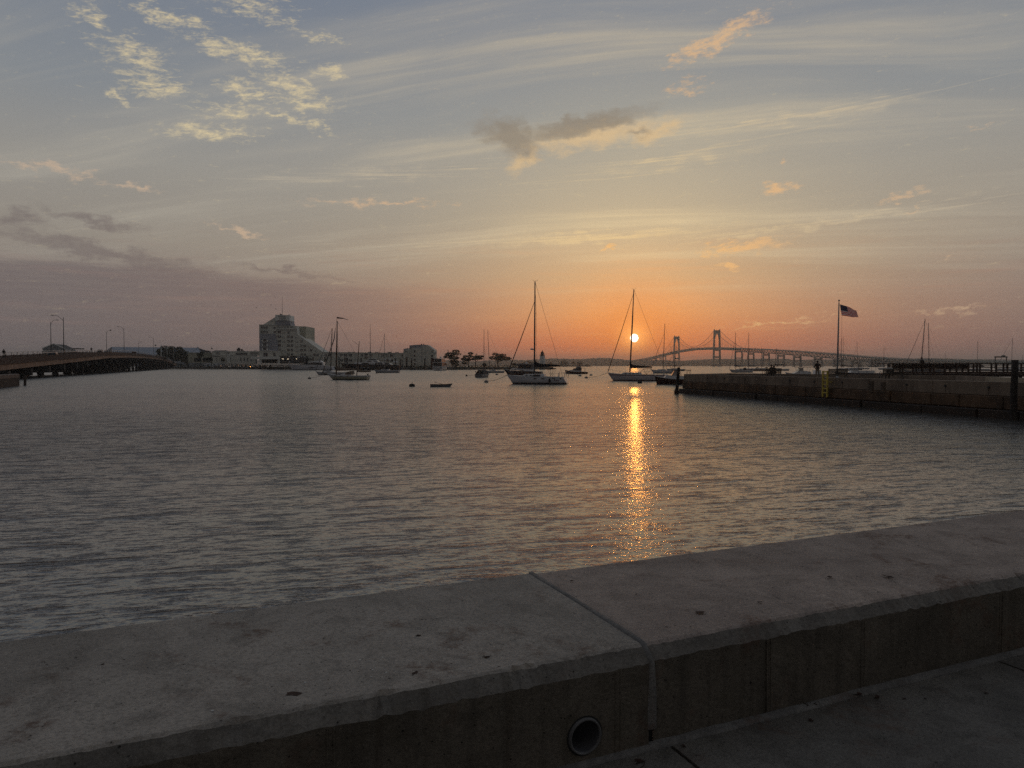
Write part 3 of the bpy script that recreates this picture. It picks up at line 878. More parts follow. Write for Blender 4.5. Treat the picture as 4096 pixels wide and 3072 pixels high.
# hedge and low shrubs are added with the trees below
# ---- long two-storey wing right of the tower
def z5(x, y): return 1320 + .1447 * x, 1380 + .1447 * y
FX[0] = z5
YL = HY - 14
LW = thing('long_wing', 'long two-storey white hotel wing behind the moored yachts', 'building', tuple(at(1470, 1460, YL)))
LW.location.z = 1.5
pp('wall', M_WHITE, LW, [(-180, 200), (2100, 224), (2100, 660), (-180, 660)], YL, 16)
pp('roof_coping', M_WHITE2, LW, [(-180, 194), (2100, 218), (2100, 227), (-180, 203)], YL - .35, 17)
win(LW, z5, [(312, 272, 88, 66, M_BLIND), (563, 278, 88, 62), (318, 420, 80, 62), (566, 424, 86, 62), (888, 280, 70, 60), (1135, 280, 90, 62, M_BLIND), (1460, 287, 84, 64, M_BLIND), (1575, 285, 78, 66, M_BLIND),
             (1703, 288, 78, 62), (2013, 292, 72, 60), (1703, 428, 78, 60), (2018, 432, 72, 62, M_BLIND), (5, 275, 60, 60), (-110, 285, 60, 60), (-112, 400, 60, 60), (1588, 420, 76, 52), (2018, 545, 70, 60)], YL)
win(LW, z5, [(432, 285, 84, 80), (430, 425, 84, 130), (1000, 265, 90, 60), (1000, 335, 90, 75)], YL, name='balcony_door')
for x in (432, 1000): pr('balcony_slab', M_WHITE2, LW, x - 48, 324, x + 48, 334, YL - 1.2, 1.25, z5)
for i, x in enumerate((500, 540, 572, 620, 660, 782, 1062, 1092, 1130, 1275, 1322, 1610, 1650, 1688, 1828, 1880)):
    p = at(*z5(x, 218), YL + 5)
    MB().sphere((p.x - LW.location.x, p.y - LW.location.y, p.z - LW.location.z + .3), .55, 7, 5, (1, 1, .9)).build('roof_fan', M_ROOFD, LW)
# ---- taller end block
def z6(x, y): return 1600 + .1085 * x, 1360 + .1085 * y
FX[0] = z6
YB = HY - 22
EB = thing('end_block', 'four-storey pale block with a sloping roofline at the right end of the hotel', 'building', tuple(at(1690, 1460, YB)))
EB.location.z = 1.5
pp('wall', M_WHITE, EB, [(455, 300), (800, 305), (800, 240), (1015, 178), (1255, 362), (1258, 1060), (455, 1060)], YB, 18)
pp('upper_storey', M_GREYW, EB, [(346, 200), (620, 172), (1010, 178), (1010, 240), (800, 308), (346, 300)], YB + 1.5, 16)
pp('left_wing', M_WHITE, EB, [(115, 435), (300, 312), (372, 300), (456, 300), (456, 1060), (115, 1060)], YB + 2, 14)
pp('left_attic', M_GREYW, EB, [(132, 322), (345, 300), (345, 360), (132, 430)], YB + 5, 10)
pr('shadow_strip', M_DARK, EB, 215, 620, 270, 1060, YB + 1.9, .3, z6)  # flat dark strip painted for the shade of a recess
pr('corner_balcony', M_GREYW, EB, 1258, 450, 1312, 515, YB + 3, 4, z6)
pr('downpipe', M_GREYW, EB, 804, 310, 810, 1000, YB - .12, .1, z6)
win(EB, z6, [(541, 415, 70, 82), (541, 574, 70, 80), (541, 732, 70, 82), (541, 880, 70, 70), (1183, 420, 68, 78, M_BLIND), (1183, 580, 68, 80)], YB)
win(EB, z6, [(448, 430, 14, 80), (448, 575, 14, 80)], YB - .01, name='slot_window')
win(EB, z6, [(188, 440, 26, 60), (238, 430, 26, 70)], YB + 2, name='slot_window')
for x, y in ((620, 455), (620, 612), (620, 775), (942, 465), (948, 625)): pr('air_vent', M_BLIND, EB, x - 12, y - 20, x + 12, y + 20, YB - .06, .08, z6)
for x in (790, 872): 
    p = at(*z6(x, 165), YB + 6); MB().sphere((p.x - EB.location.x, p.y - EB.location.y, p.z - EB.location.z), .5, 7, 5).build('roof_fan', M_ROOFD, EB)
# ---- grey gabled house and pale shed behind the causeway
def z1(x, y): return .1929 * x, 1240 + .1929 * y
GH = thing('gabled_house', 'grey gabled house roof with white barge boards behind the causeway', 'house', tuple(at(225, 1462, 640)))
GH.location.z = 1.5
M_SHING = mat('grey_shingle', (.22, .23, .24), .9, .15, .4)
M_ROOFG = mat('slate_roof', (.05, .052, .055), .85, .2, .4)
A1, A2, A3 = at(*z1(880, 800), 640), at(*z1(1125, 703), 640), at(*z1(1345, 808), 640)
R2, R3 = at(*z1(1365, 732), 672), at(*z1(1515, 800), 672)
def hl(p): return tuple(Vector(p) - GH.location)
gz = 1.5
MB().add([hl(A1), hl(A2), hl(A3), hl((A3.x, A3.y, gz)), hl((A1.x, A1.y, gz))], [(0, 1, 2, 3, 4)]).build('gable_wall', M_SHING, GH)
dpt = Vector((R2.x - A2.x, 32, 0))
MB().add([hl(A1), hl(A2), hl(A3), hl(A1 + dpt), hl(A2 + dpt), hl(A3 + dpt)], [(0, 1, 4, 3), (1, 2, 5, 4)]).build('roof', M_ROOFG, GH)
MB().add([hl(A3), hl((A3.x, A3.y, gz)), hl((A3.x + dpt.x, A3.y + 32, gz)), hl(A3 + dpt)], [(0, 1, 2, 3)]).build('side_wall', M_SHING, GH)
for p, q in ((A1, A2), (A2, A3)): MB().bar(Vector(hl(p)) + Vector((0, -.4, .2)), Vector(hl(q)) + Vector((0, -.4, .2)), .4, .75).build('barge_board', M_WHITE2, GH)
pr('gable_window', M_PANE, GH, 1112, 768, 1145, 800, 639.8, .3, z1)
pr('chimney', M_SHING, GH, 1372, 752, 1398, 800, 655, 1.2, z1)
pr('side_extension', M_ROOFG, GH, 1500, 790, 1640, 812, 660, 8, z1)
def zs(x, y): return 340 + .1989 * x, 1240 + .1989 * y
SD = thing('boat_shed', 'huge pale blue-grey shed roof standing far behind the causeway and trees', 'shed', tuple(at(600, 1462, 735)))
SD.location.z = 1.5
M_SHED = mat('shed_roof_sheet', (.30, .335, .39), .7, .06, .02, .2, .5, stretch=(3, 1, 1))
e0, e1 = at(*zs(520, 785), 735), at(*zs(2360, 905), 735)
t0, t1 = at(*zs(540, 742), 765), at(*zs(2270, 758), 765)
def sl_(p): return tuple(Vector(p) - SD.location)
lo = 12.0
MB().add([sl_((e0.x, 735, lo)), sl_((e1.x, 735, lo)), sl_(t1), sl_(t0)], [(0, 1, 2, 3)]).build('roof_slope', M_SHED, SD)
MB().add([sl_((e0.x, 795, lo)), sl_((e1.x, 795, lo)), sl_(t1), sl_(t0)], [(0, 1, 2, 3)]).build('roof_slope', M_SHED, SD)
MB().box(e0.x - SD.location.x + .5, e1.x - SD.location.x - .5, .5, 59, 0, lo - 1.55).build('wall', M_SHED, SD)
for x in (540, 2270): 
    p = at(*zs(x, 742), 765); MB().prism([(735 - 735, lo - 1.5), (30, p.z - 1.5), (60, lo - 1.5)], p.x - SD.location.x - .2, p.x - SD.location.x + .2, 'x').build('gable_end', M_SHED, SD)
# ================================================================ trees
M_BARK = mat('bark', (.05, .04, .032), .95, .3, 2)
M_LEAF = mat('leaf_dark', (.045, .055, .025), .85, .5, .6)
M_PINE = mat('pine_needles', (.035, .042, .022), .9, .5, .6)
def leaf_cloud(lobes, n, size, rnd, flat=.6):
    V = []; Fc = []
    tot = sum(l[3] * l[4] * l[5] for l in lobes)
    for cx_, cy_, cz_, rx, ry, rz in lobes:
        k = int(n * rx * ry * rz / tot) + 6
        for i in range(k):
            while True:
                p = Vector((rnd.uniform(-1, 1), rnd.uniform(-1, 1), rnd.uniform(-1, 1)))
                if .3 < p.length < 1: break
            p = p.normalized() * (p.length ** .5)
            c = Vector((cx_ + p.x * rx, cy_ + p.y * ry, cz_ + p.z * rz))
            s = size * rnd.uniform(.5, 1.3)
            a = Vector((rnd.gauss(0, 1), rnd.gauss(0, 1), rnd.gauss(0, flat))).normalized()
            b = a.cross(Vector((rnd.gauss(0, 1), rnd.gauss(0, 1), rnd.gauss(0, 1)))).normalized()
            o = len(V)
            V += [c - a * s, c + b * s * .7, c + a * s * 1.1, c - b * s * .6]
            Fc.append((o, o + 1, o + 2, o + 3))
    return V, Fc
def tree(name, label, base, lobes, n, size, seed, m=None, group=None, trunk_r=.3, lean=0.0, cat='tree'):
    """lobes: (x, y, z, rx, ry, rz) in metres relative to the base"""
    rnd = random.Random(seed)
    g = thing(name, label, cat, base, group=group)
    mb = MB()
    zc = min(l[2] for l in lobes)
    fork = Vector((lean * .4, 0, zc * .55))
    mb.tube([(0, 0, -.5), tuple(fork * .5), tuple(fork)], [trunk_r * 1.3, trunk_r, trunk_r * .8], 7)
    for l in lobes:
        e = Vector(l[:3]); mid = fork.lerp(e, .5) + Vector((rnd.uniform(-.4, .4), rnd.uniform(-.4, .4), rnd.uniform(-.2, .5)))
        mb.tube([tuple(fork - Vector((0, 0, .2))), tuple(mid), tuple(e)], [trunk_r * .6, trunk_r * .4, trunk_r * .12], 5)
        for q in range(3):
            e2 = e + Vector((rnd.uniform(-.8, .8) * l[3], rnd.uniform(-.8, .8) * l[4], rnd.uniform(-.3, .7) * l[5]))
            mb.tube([tuple(mid.lerp(e, .5)), tuple(e2)], [trunk_r * .25, trunk_r * .06], 4)
    mb.build('trunk', M_BARK, g)
    V, Fc = leaf_cloud(lobes, n, size, rnd)
    MB().add(V, Fc).build('crown', m or M_LEAF, g, fixn=False)
    return g
def tree_px(name, label, fx, Y, basepx, lobes, n, size, seed, m=None, group=None, tr=.3, zb=1.5, cat='tree'):
    """lobes given as (px x, px y, half-width, half-height) in a zoom frame"""
    s0 = fx(0, 0); s1 = fx(1, 1)
    kx = (s1[0] - s0[0]) * Y / F
    b = at(*fx(basepx, 0), Y)
    L = []
    rnd = random.Random(seed + 99)
    for x, y, hw, hh in lobes:
        p = at(*fx(x, y), Y)
        L.append((p.x - b.x, rnd.uniform(-1, 1) * hw * kx * .5, p.z - zb, hw * kx, hw * kx * .8, hh * kx))
    return tree(name, label, (b.x, Y, zb), L, n, size, seed, m, group, tr, cat=cat)
def zf(x, y): return 1600 + .217 * x, 1330 + .217 * y
GP = 'wind-bent pines on the island point'
tree_px('pine_tree', 'largest wind-bent pine beside the stern of the white yacht', zf, 505, 960, [(1030, 345, 75, 28), (940, 400, 110, 32), (1060, 400, 70, 24), (880, 450, 80, 30), (1000, 470, 100, 32), (1000, 540, 90, 40), (885, 345, 12, 28), (1030, 590, 60, 40)], 2300, .42, 11, M_PINE, GP)
tree_px('pine_tree', 'tall pine with a flat tuft on top between two groups of pines', zf, 510, 1260, [(1300, 385, 55, 22), (1290, 440, 60, 26), (1250, 500, 70, 26), (1200, 440, 45, 24), (1180, 490, 60, 26), (1180, 560, 45, 30)], 1500, .4, 12, M_PINE, GP)
tree_px('pine_tree', 'low pine reaching right behind two slim masts', zf, 512, 1390, [(1410, 415, 16, 22), (1400, 450, 60, 22), (1480, 440, 70, 18), (1370, 490, 60, 22), (1470, 480, 60, 20)], 1200, .38, 13, M_PINE, GP)
tree_px('pine_tree', 'broad twin-crowned pine left of the sailboat mast near the lighthouse', zf, 515, 1800, [(1750, 400, 60, 26), (1830, 420, 80, 30), (1900, 420, 60, 30), (1720, 470, 80, 34), (1840, 480, 110, 38), (1960, 480, 80, 36), (2020, 480, 40, 20)], 2000, .4, 14, M_PINE, GP)
tree_px('shrub', 'dark round bush at the water edge below the pines', zf, 500, 1555, [(1555, 600, 40, 34)], 260, .35, 15, M_PINE, cat='shrub', tr=.12)
tree_px('shrub', 'low dark bush on the shore left of the lighthouse', zf, 520, 2100, [(2100, 585, 45, 22), (2180, 600, 30, 14)], 260, .35, 16, M_PINE, cat='shrub', tr=.12)
GT = 'broad dark trees at the causeway end'
tree_px('leafy_tree', 'tallest dark leafy tree at the island end of the causeway', zs, 560, 1580, [(1600, 770, 90, 55), (1540, 830, 90, 60), (1650, 860, 100, 80), (1480, 830, 45, 40), (1560, 920, 120, 90)], 2200, .55, 21, None, GT, .4)
tree_px('leafy_tree', 'dark leafy tree in the middle of the clump before the pale shed', zs, 556, 1760, [(1750, 770, 80, 45), (1800, 820, 90, 60), (1720, 880, 90, 80), (1800, 940, 120, 90)], 2000, .55, 22, None, GT, .4)
tree_px('leafy_tree', 'right-hand dark tree of the clump before the pale shed', zs, 552, 1920, [(1900, 780, 60, 50), (1950, 850, 70, 60), (1880, 900, 90, 80), (1980, 950, 90, 80)], 1700, .55, 23, None, GT, .35)
tree_px('leafy_tree', 'rounder lower dark tree in front of the beige pavilion', zs, 548, 2060, [(2060, 890, 70, 60), (2110, 930, 50, 60), (2010, 980, 90, 80), (2080, 1010, 80, 70)], 1500, .5, 24, None, GT, .3)
tree_px('leafy_tree', 'small lone tree standing before the beige pavilion wall', z3, 524, 290, [(340, 310, 60, 36), (270, 350, 70, 40), (300, 410, 70, 40), (370, 380, 40, 30)], 700, .4, 25, None, None, .18)
for i, (x, y, hw, hh, lb) in enumerate(((945, 500, 32, 55, 'pointed dark cypress beside the white wing, wider of a pair'), (1005, 500, 24, 58, 'slim dark cypress beside the white wing, right of a pair'), (635, 480, 30, 70, 'pointed dark cypress at the left corner of the white wing'))):
    tree_px('cypress', lb, z3, 524, x, [(x, y - hh * .5, hw * .6, hh * .5), (x, y + hh * .3, hw, hh * .7)], 300, .3, 30 + i, M_PINE, 'cypresses by the white wing', .12, cat='tree')
hb = MB(); rnd = random.Random(8); V, Fc = [], []
for (xa, ya), (xb, yb), h in (((-285, 606), (-195, 548), 3.2), ((-195, 548), (-150, 526), 1.6), ((-66, 470), (14, 520), 1.3), ((-120, 505), (-66, 470), 1.0)):
    n = int(math.hypot(xb - xa, yb - ya) / 2.4)
    L = [(xa + (xb - xa) * i / n, ya + (yb - ya) * i / n + 1.5 + rnd.uniform(-.5, .5), 1.6 + h * .4, 1.9, 1.3, h * rnd.uniform(.35, .7)) for i in range(n)]
    v, f = leaf_cloud(L, n * 42, .36, rnd); o = len(V); V += v; Fc += [tuple(i + o for i in q) for q in f]
tag(MB().add(V, Fc).build('shore_scrub', M_PINE, fixn=False), 'dark low scrub along the island shore', None, None, 'stuff')
# ---- lighthouse
def z7(x, y): return 2000 + .1718 * x, 1380 + .1718 * y
YT = 520
lb_ = at(*z7(985, 480), YT)
LH = thing('lighthouse', 'small white stone lighthouse with dark lantern room on the island point', 'lighthouse', (lb_.x, YT, 0))
kx = .1718 * YT / F
def lz(y): return at(*z7(985, y), YT).z
M_LHW = mat('lighthouse_stone', (.70, .70, .68), .85, .12, .5, .4, 3)
MB().prism([(-9, -1.5), (9, -1.5), (7.5, 1.7), (-7.5, 1.7)], -6, 6).build('rock_base', M_ROCK, LH)
MB().lathe([(66 * kx, 1.6), (68 * kx, lz(470)), (58 * kx, lz(255)), (58 * kx, lz(248))], 20).build('tower', M_LHW, LH)
MB().lathe([(63 * kx, lz(252)), (63 * kx, lz(240)), (40 * kx, lz(238))], 20).build('gallery', M_ROOFD, LH)
MB().lathe([(39 * kx, lz(240)), (39 * kx, lz(206))], 12).build('lantern_base', M_ROOFD, LH)
MB().lathe([(36 * kx, lz(206)), (36 * kx, lz(176))], 12).build('lantern_glass', mat('lantern_glass', (.35, .22, .16), .1, .1, spec=.6), LH)
MB().lathe([(41 * kx, lz(178)), (41 * kx, lz(172)), (14 * kx, lz(150)), (6 * kx, lz(140)), (10 * kx, lz(134)), (5 * kx, lz(124))], 12).build('lantern_roof', M_ROOFD, LH)
for k in range(12):
    t = 2 * math.pi * k / 12
    MB().bar((60 * kx * math.cos(t), 60 * kx * math.sin(t), lz(240)), (60 * kx * math.cos(t), 60 * kx * math.sin(t), lz(210)), .07).build('rail_post', M_ROOFD, LH)
MB().tube([(60 * kx * math.cos(2 * math.pi * k / 24), 60 * kx * math.sin(2 * math.pi * k / 24), lz(210)) for k in range(25)], .05, 5).build('rail', M_ROOFD, LH)
for k in range(6):
    t = 2 * math.pi * k / 6 + .2
    MB().bar((37 * kx * math.cos(t), 37 * kx * math.sin(t), lz(206)), (37 * kx * math.cos(t), 37 * kx * math.sin(t), lz(176)), .09).build('lantern_bar', M_ROOFD, LH)
# ---- islet with round trees beyond the lighthouse
def isl(px, py, Y): q = at(px, py, Y); return q
ridge('islet', 'low dark islet with scrub beyond the lighthouse', [(at(2030, 1462, 1750).x, 1750, 1.0), (at(2060, 1462, 1750).x, 1750, 5), (at(2110, 1462, 1750).x, 1750, 14), (at(2180, 1462, 1750).x, 1750, 7.5), (at(2250, 1462, 1750).x, 1750, 3.5), (at(2340, 1462, 1750).x, 1750, 3.0), (at(2372, 1462, 1750).x, 1750, .6)], 60, seed=9, bump=1.2, step=9)
for i, (x, y, hw, hh, lb) in enumerate(((1490, 410, 105, 70, 'biggest round hazy tree on the islet right of the lighthouse'), (1710, 412, 45, 34, 'smallest round hazy tree on the islet'), (1855, 415, 75, 42, 'wide round hazy tree on the islet above the lobster boat'), (1180, 430, 50, 35, 'low hazy tree just right of the lighthouse'), (2040, 470, 45, 26, 'hazy bush at the right tip of the islet'))):
    tree_px('islet_tree', lb, z7, 1770, x, [(x, y, hw * .7, hh * .8), (x - hw * .45, y + hh * .3, hw * .55, hh * .6), (x + hw * .45, y + hh * .25, hw * .55, hh * .6), (x, y + hh * .6, hw * .8, hh * .5)], 700, 1.0, 40 + i, None, 'round trees on the islet', .5, 2.0)
# ================================================================ boats
def hullmat(name, top, boot=(.02, .02, .025), anti=(.06, .02, .018), z1=.05, z2=.16, rough=.3, stripe=None):
    if name in MATS: return MATS[name]
    m = bpy.data.materials.new(name); m.use_nodes = True
    t = m.node_tree; X.tree = t; b = t.nodes['Principled BSDF']
    tcn = t.nodes.new('ShaderNodeTexCoord')
    x, y, z = sep(X(tcn.outputs['Object']))
    n = noise(vec(x * .6, y * .6, z * 4), 1.0, 4.0)
    c = mixc(sstep(n, .3, .7), (*[v * .9 for v in top], 1), (*[min(1, v * 1.06) for v in top], 1))
    if stripe:
        inb = mth('GREATER_THAN', z, stripe[0]) * mth('LESS_THAN', z, stripe[1])
        c = mixc(inb, c, (*stripe[2], 1))
    c = mixc(mth('GREATER_THAN', z, z2), (*boot, 1), c)
    c = mixc(mth('GREATER_THAN', z, z1), (*anti, 1), c)
    plug(b.inputs['Base Color'], c)
    b.inputs['Roughness'].default_value = rough
    MATS[name] = m
    return m
def hull_rings(L, B, fb, fm, fs, rake=.8, trans=.0, tw=.7, n=18, draft=.45, maxat=.45, pw=1.7):
    """closed boat body: stations from stern (-L/2) to bow (+L/2); z = 0 is the waterline"""
    rings = []; edge = []
    for i in range(n + 1):
        s = i / n
        if s < maxat: b = B / 2 * (tw + (1 - tw) * math.sin(math.pi / 2 * s / maxat))
        else: b = B / 2 * math.cos(((s - maxat) / (1 - maxat)) ** pw * math.pi / 2)
        b = max(b, .02)
        if s < .5: sh = fs + (fm - fs) * (1 - (1 - s / .5) ** 2)
        else: sh = fm + (fb - fm) * ((s - .5) / .5) ** 2
        e = s ** 5
        e0 = (1 - s) ** 6
        x = -L / 2 + L * s
        def pt(yf, z):
            zz = (z + draft) / (sh + draft)
            return (x - rake * e * (1 - zz) - trans * e0 * zz + (rake * 0), yf * b, z)
        fl = .62 - .25 * e
        half = [pt(1, sh), pt(.99 - .12 * e, sh * .66), pt(.95 - .25 * e, sh * .33), pt(.86 - .35 * e, 0), pt(fl - .2 * e, -draft * .6), pt(0, -draft)]
        rings.append(half + [(p[0], -p[1], p[2]) for p in reversed(half[:-1])])
        edge.append((x - trans * e0, b, sh))
    return rings, edge
def add_hull(g, hm, dm, *a, deck_in=.04, crown=.06, **k):
    rings, edge = hull_rings(*a, **k)
    mb = MB(); mb.loft(rings, False, False, True)
    n = len(rings[0]); mb.add(rings[0], [tuple(range(n))])
    h = mb.build('hull', hm, g)
    mb = MB()
    mb.loft([[(x, y - deck_in, z - .02), (x, y * .5, z + crown * .7), (x, 0, z + crown), (x, -y * .5, z + crown * .7), (x, -y + deck_in, z - .02)] for x, y, z in edge], False, False, True)
    mb.build('deck', dm, g)
    for sy in (1, -1):
        MB().tube([(x, sy * y, z) for x, y, z in edge], .03, 5).build('toe_rail', dm, g)
    return edge
def edge_at(edge, x):
    for a, b in zip(edge, edge[1:]):
        if a[0] <= x <= b[0]:
            t = (x - a[0]) / max(1e-6, b[0] - a[0]); return tuple(a[i] + (b[i] - a[i]) * t for i in range(3))
    return edge[0] if x < edge[0][0] else edge[-1]
M_GEL = mat('white_gelcoat', (.66, .66, .67), .35, .06, 1)
M_DECK = mat('deck_cream', (.42, .41, .39), .6, .1, 2)
M_TEAK = mat('teak', (.14, .08, .045), .6, .25, 4, stretch=(1, 8, 1))
M_ALU = mat('mast_aluminium', (.10, .10, .10), .4, .1, 2)
M_WOODMAST = mat('varnished_spar', (.10, .055, .03), .4, .2, 3)
M_WIRE = mat('rigging_wire', (.06, .06, .06), .4, .1)
M_CANVAS_D = mat('dark_canvas', (.022, .022, .026), .9, .2, 3)
M_CANVAS_T = mat('tan_canvas', (.19, .15, .12), .9, .15, 3)
M_CANVAS_G = mat('grey_canvas', (.17, .17, .175), .9, .15, 3)
M_STAIN = mat('stainless', (.3, .3, .3), .3, .1, metal=.8)
M_CLEAR = mat('smoked_window', (.03, .03, .032), .1, .1, spec=.6)
M_RUB = mat('black_rubber', (.02, .02, .02), .7, .1)
M_BUOYW = mat('buoy_white', (.30, .28, .26), .6, .2, 3)
M_ROPE = mat('wet_rope', (.06, .05, .04), .9, .3, 8)
def cabin(g, edge, x0, x1, w, h, m=None, slope=.5, name='cabin_trunk', back=.12, zoff=0.0, taper=.8):
    z0 = edge_at(edge, (x0 + x1) / 2)[2] - .03 + zoff
    za, zb = edge_at(edge, x0)[2] + zoff, edge_at(edge, x1)[2] + zoff
    mb = MB()
    t = [(x0 + back, -w / 2 * taper, za + h), (x0 + back, w / 2 * taper, za + h), (x1 - slope, w / 2 * taper * .85, zb + h * .75), (x1 - slope, -w / 2 * taper * .85, zb + h * .75)]
    b = [(x0, -w / 2, za - .05), (x0, w / 2, za - .05), (x1, w / 2 * .75, zb - .05), (x1, -w / 2 * .75, zb - .05)]
    mb.add(b + t, [(0, 1, 2, 3), (4, 7, 6, 5), (0, 4, 5, 1), (1, 5, 6, 2), (2, 6, 7, 3), (3, 7, 4, 0)])
    return mb.build(name, m or M_GEL, g)
def portlights(g, edge, xs, w, h, z, beam_f=1.0, m=None):
    for x in xs:
        e = edge_at(edge, x)
        for sy in (1, -1):
            MB().box(x - w / 2, x + w / 2, sy * e[1] * beam_f - .03, sy * e[1] * beam_f + .03, z - h / 2, z + h / 2).build('portlight', m or M_CLEAR, g)
def sail_cover(g, x0, x1, z, h0=.55, h1=.28, droop=.0, m=None, hump=.8, w=.34):
    """flaked sail under its cover along the boom, rising to a collar at the mast (x0)"""
    rings = []
    for i in range(13):
        t = i / 12
        x = x0 + (x1 - x0) * t
        hh = h0 + (h1 - h0) * t + (hump * max(0, 1 - t * 7) ** 1.5)
        zz = z - droop * math.sin(math.pi * t)
        ww = w * (1 - .45 * t)
        ring = []
        for k in range(10):
            a = 2 * math.pi * k / 10
            ring.append((x, math.cos(a) * ww / 2 * (1.0 if math.sin(a) < .3 else .7), zz + (math.sin(a) * .5 + .5) * hh - .06 + .02 * math.sin(i * 2.3 + k)))
        rings.append(ring)
    MB().loft(rings, True, True).build('sail_cover', m or M_CANVAS_D, g)
def sailboat(name, label, px, wy, L, heading, mast_px, mast_py, B=None, hm=None, cover=None, mast_r=.085, mast_m=None, jib=True, jib_top=.97, dodger=True, detail=2, mooring=None, group=None,
             fb=1.25, fm=.95, fs=.95, rake=1.3, trans=.45, boom=.38, spreaders=2, radar=False, cab=True, boom_z=1.45, bow_sprit=0.0, Y=None, mast_x=None, lean=0.0, cat='sailboat'):
    """px: photo x of the hull middle, wy: photo y of its waterline; mast top at photo (mast_px, mast_py)"""
    c = gnd(px, wy, 0) if Y is None else Vector((at(px, 1462, Y).x, Y, 0))
    g = thing(name, label, cat, (c.x, c.y, 0), R(heading), group)
    B = B or L * .31
    edge = add_hull(g, hm or hullmat('hull_white', (.50, .50, .52)), M_DECK, L, B, fb, fm, fs, rake=rake, trans=trans)
    if mast_x is None: mast_x = L * .1
    hdir = Vector((math.cos(R(heading)), math.sin(R(heading)), 0))
    mb_ = c + hdir * mast_x
    top = at(mast_px, mast_py, mb_.y)
    tz = top.z
    lx = (top.x - mb_.x) / (hdir.x if abs(hdir.x) > .3 else 1)      # rake of the mast along the boat
    lx = max(-1.2, min(1.2, lx))
    zd = edge_at(edge, mast_x)[2]
    mm = mast_m or M_ALU
    def mp(t): return Vector((mast_x + lx * t, 0, zd + (tz - zd) * t))
    MB().tube([mp(0), mp(.5), mp(1)], [mast_r, mast_r, mast_r * .7], 8).build('mast', mm, g)
    if cab:
        cabin(g, edge, -L * .12, L * .26, B * .62, .42)
        for sy in (1, -1):
            for xx in ((-.04, .03, .10, .17) if detail > 1 else (.02,)):
                w = .32 if detail > 1 else L * .12
                yy = B * .62 / 2 * .93 * (1 - .5 * max(0, (xx * L + L * .12) / (L * .38)) * .25)
                MB().box(xx * L - w / 2, xx * L + w / 2, sy * yy - .04, sy * yy + .015, edge_at(edge, xx * L)[2] + .14, edge_at(edge, xx * L)[2] + .26).build('cabin_window', M_CLEAR, g)
    bz = zd + boom_z
    bl = L * boom
    MB().tube([(mast_x, 0, bz - .1), (mast_x - bl, 0, bz + .02)], .06, 6).build('boom', mm, g)
    if cover is not None: sail_cover(g, mast_x + .02, mast_x - bl * .97, bz, m=cover)
    bowx, bowz = edge[-1][0] + bow_sprit, edge[-1][2]
    ft = mp(jib_top)
    if jib:
        MB().tube([(bowx - .05, 0, bowz + .15), (bowx - .05 + (ft.x - bowx) * .5, 0, bowz + (ft.z - bowz) * .5), tuple(ft)], [.075, .065, .03], 6).build('furled_jib', cover or M_CANVAS_D, g)
    else:
        MB().tube([(bowx, 0, bowz), tuple(ft)], .012, 4).build('forestay', M_WIRE, g)
    sx = edge[0][0]
    MB().tube([(sx + .25, 0, edge[0][2]), tuple(mp(1))], .018, 4).build('backstay', M_WIRE, g)
    for sy in (1, -1):
        prev = (mast_x - .15, sy * edge_at(edge, mast_x - .15)[1] * .95, zd)
        for k in range(spreaders):
            t = (k + 1) / (spreaders + 1)
            q = mp(t); e = (q.x - .1, sy * B * (.32 - .06 * k), q.z + .05)
            MB().tube([tuple(q), e], [.03, .02], 5).build('spreader', mm, g)
            MB().tube([prev, e], .014, 4).build('shroud', M_WIRE, g); prev = e
        MB().tube([prev, tuple(mp(.97))], .014, 4).build('shroud', M_WIRE, g)
    if detail > 1:
        # masthead gear
        t = mp(1)
        MB().bar(t + Vector((-.35, 0, .08)), t + Vector((.25, 0, .08)), .03).bar(t + Vector((-.35, 0, .08)), t + Vector((-.38, 0, .3)), .025).bar(t + Vector((.25, 0, .08)), t + Vector((.25, 0, .22)), .025).build('masthead_instruments', M_WIRE, g)
        # pulpit, stanchions and lifelines
        e1 = edge_at(edge, L * .40); zt = edge[-1][2] + .55
        MB().tube([(L * .40, e1[1], e1[2]), (L * .41, e1[1], zt), (L * .5 + .05, 0, zt + .05), (L * .41, -e1[1], zt), (L * .40, -e1[1], e1[2])], .018, 5).build('pulpit', M_STAIN, g)
        e2 = edge_at(edge, -L * .42)
        MB().tube([(-L * .40, e2[1], e2[2]), (-L * .40, e2[1], e2[2] + .6), (-L * .48, e2[1] * .8, e2[2] + .62), (-L * .48, -e2[1] * .8, e2[2] + .62), (-L * .40, -e2[1], e2[2] + .6), (-L * .40, -e2[1], e2[2])], .018, 5).build('pushpit', M_STAIN, g)
        for sy in (1, -1):
            pts = [(x, sy * edge_at(edge, x)[1] * .97, edge_at(edge, x)[2] + .55) for x in [L * (-.40 + .8 * k / 7) for k in range(8)]]
            MB().tube(pts, .006, 4).build('lifeline', M_WIRE, g)
            for p in pts[1:-1]: MB().tube([(p[0], p[1], p[2] - .57), p], .012, 4).build('stanchion', M_STAIN, g)
        # steering pedestal and wheel
        xw = -L * .33; zw = edge_at(edge, xw)[2]
        MB().tube([(xw, 0, zw - .1), (xw, 0, zw + .6)], .07, 6).build('steering_pedestal', M_GEL, g)
        MB().tube([(xw - .1, .42 * math.cos(2 * math.pi * k / 14), zw + .45 + .42 * math.sin(2 * math.pi * k / 14)) for k in range(15)], .018, 5).build('wheel', M_STAIN, g)
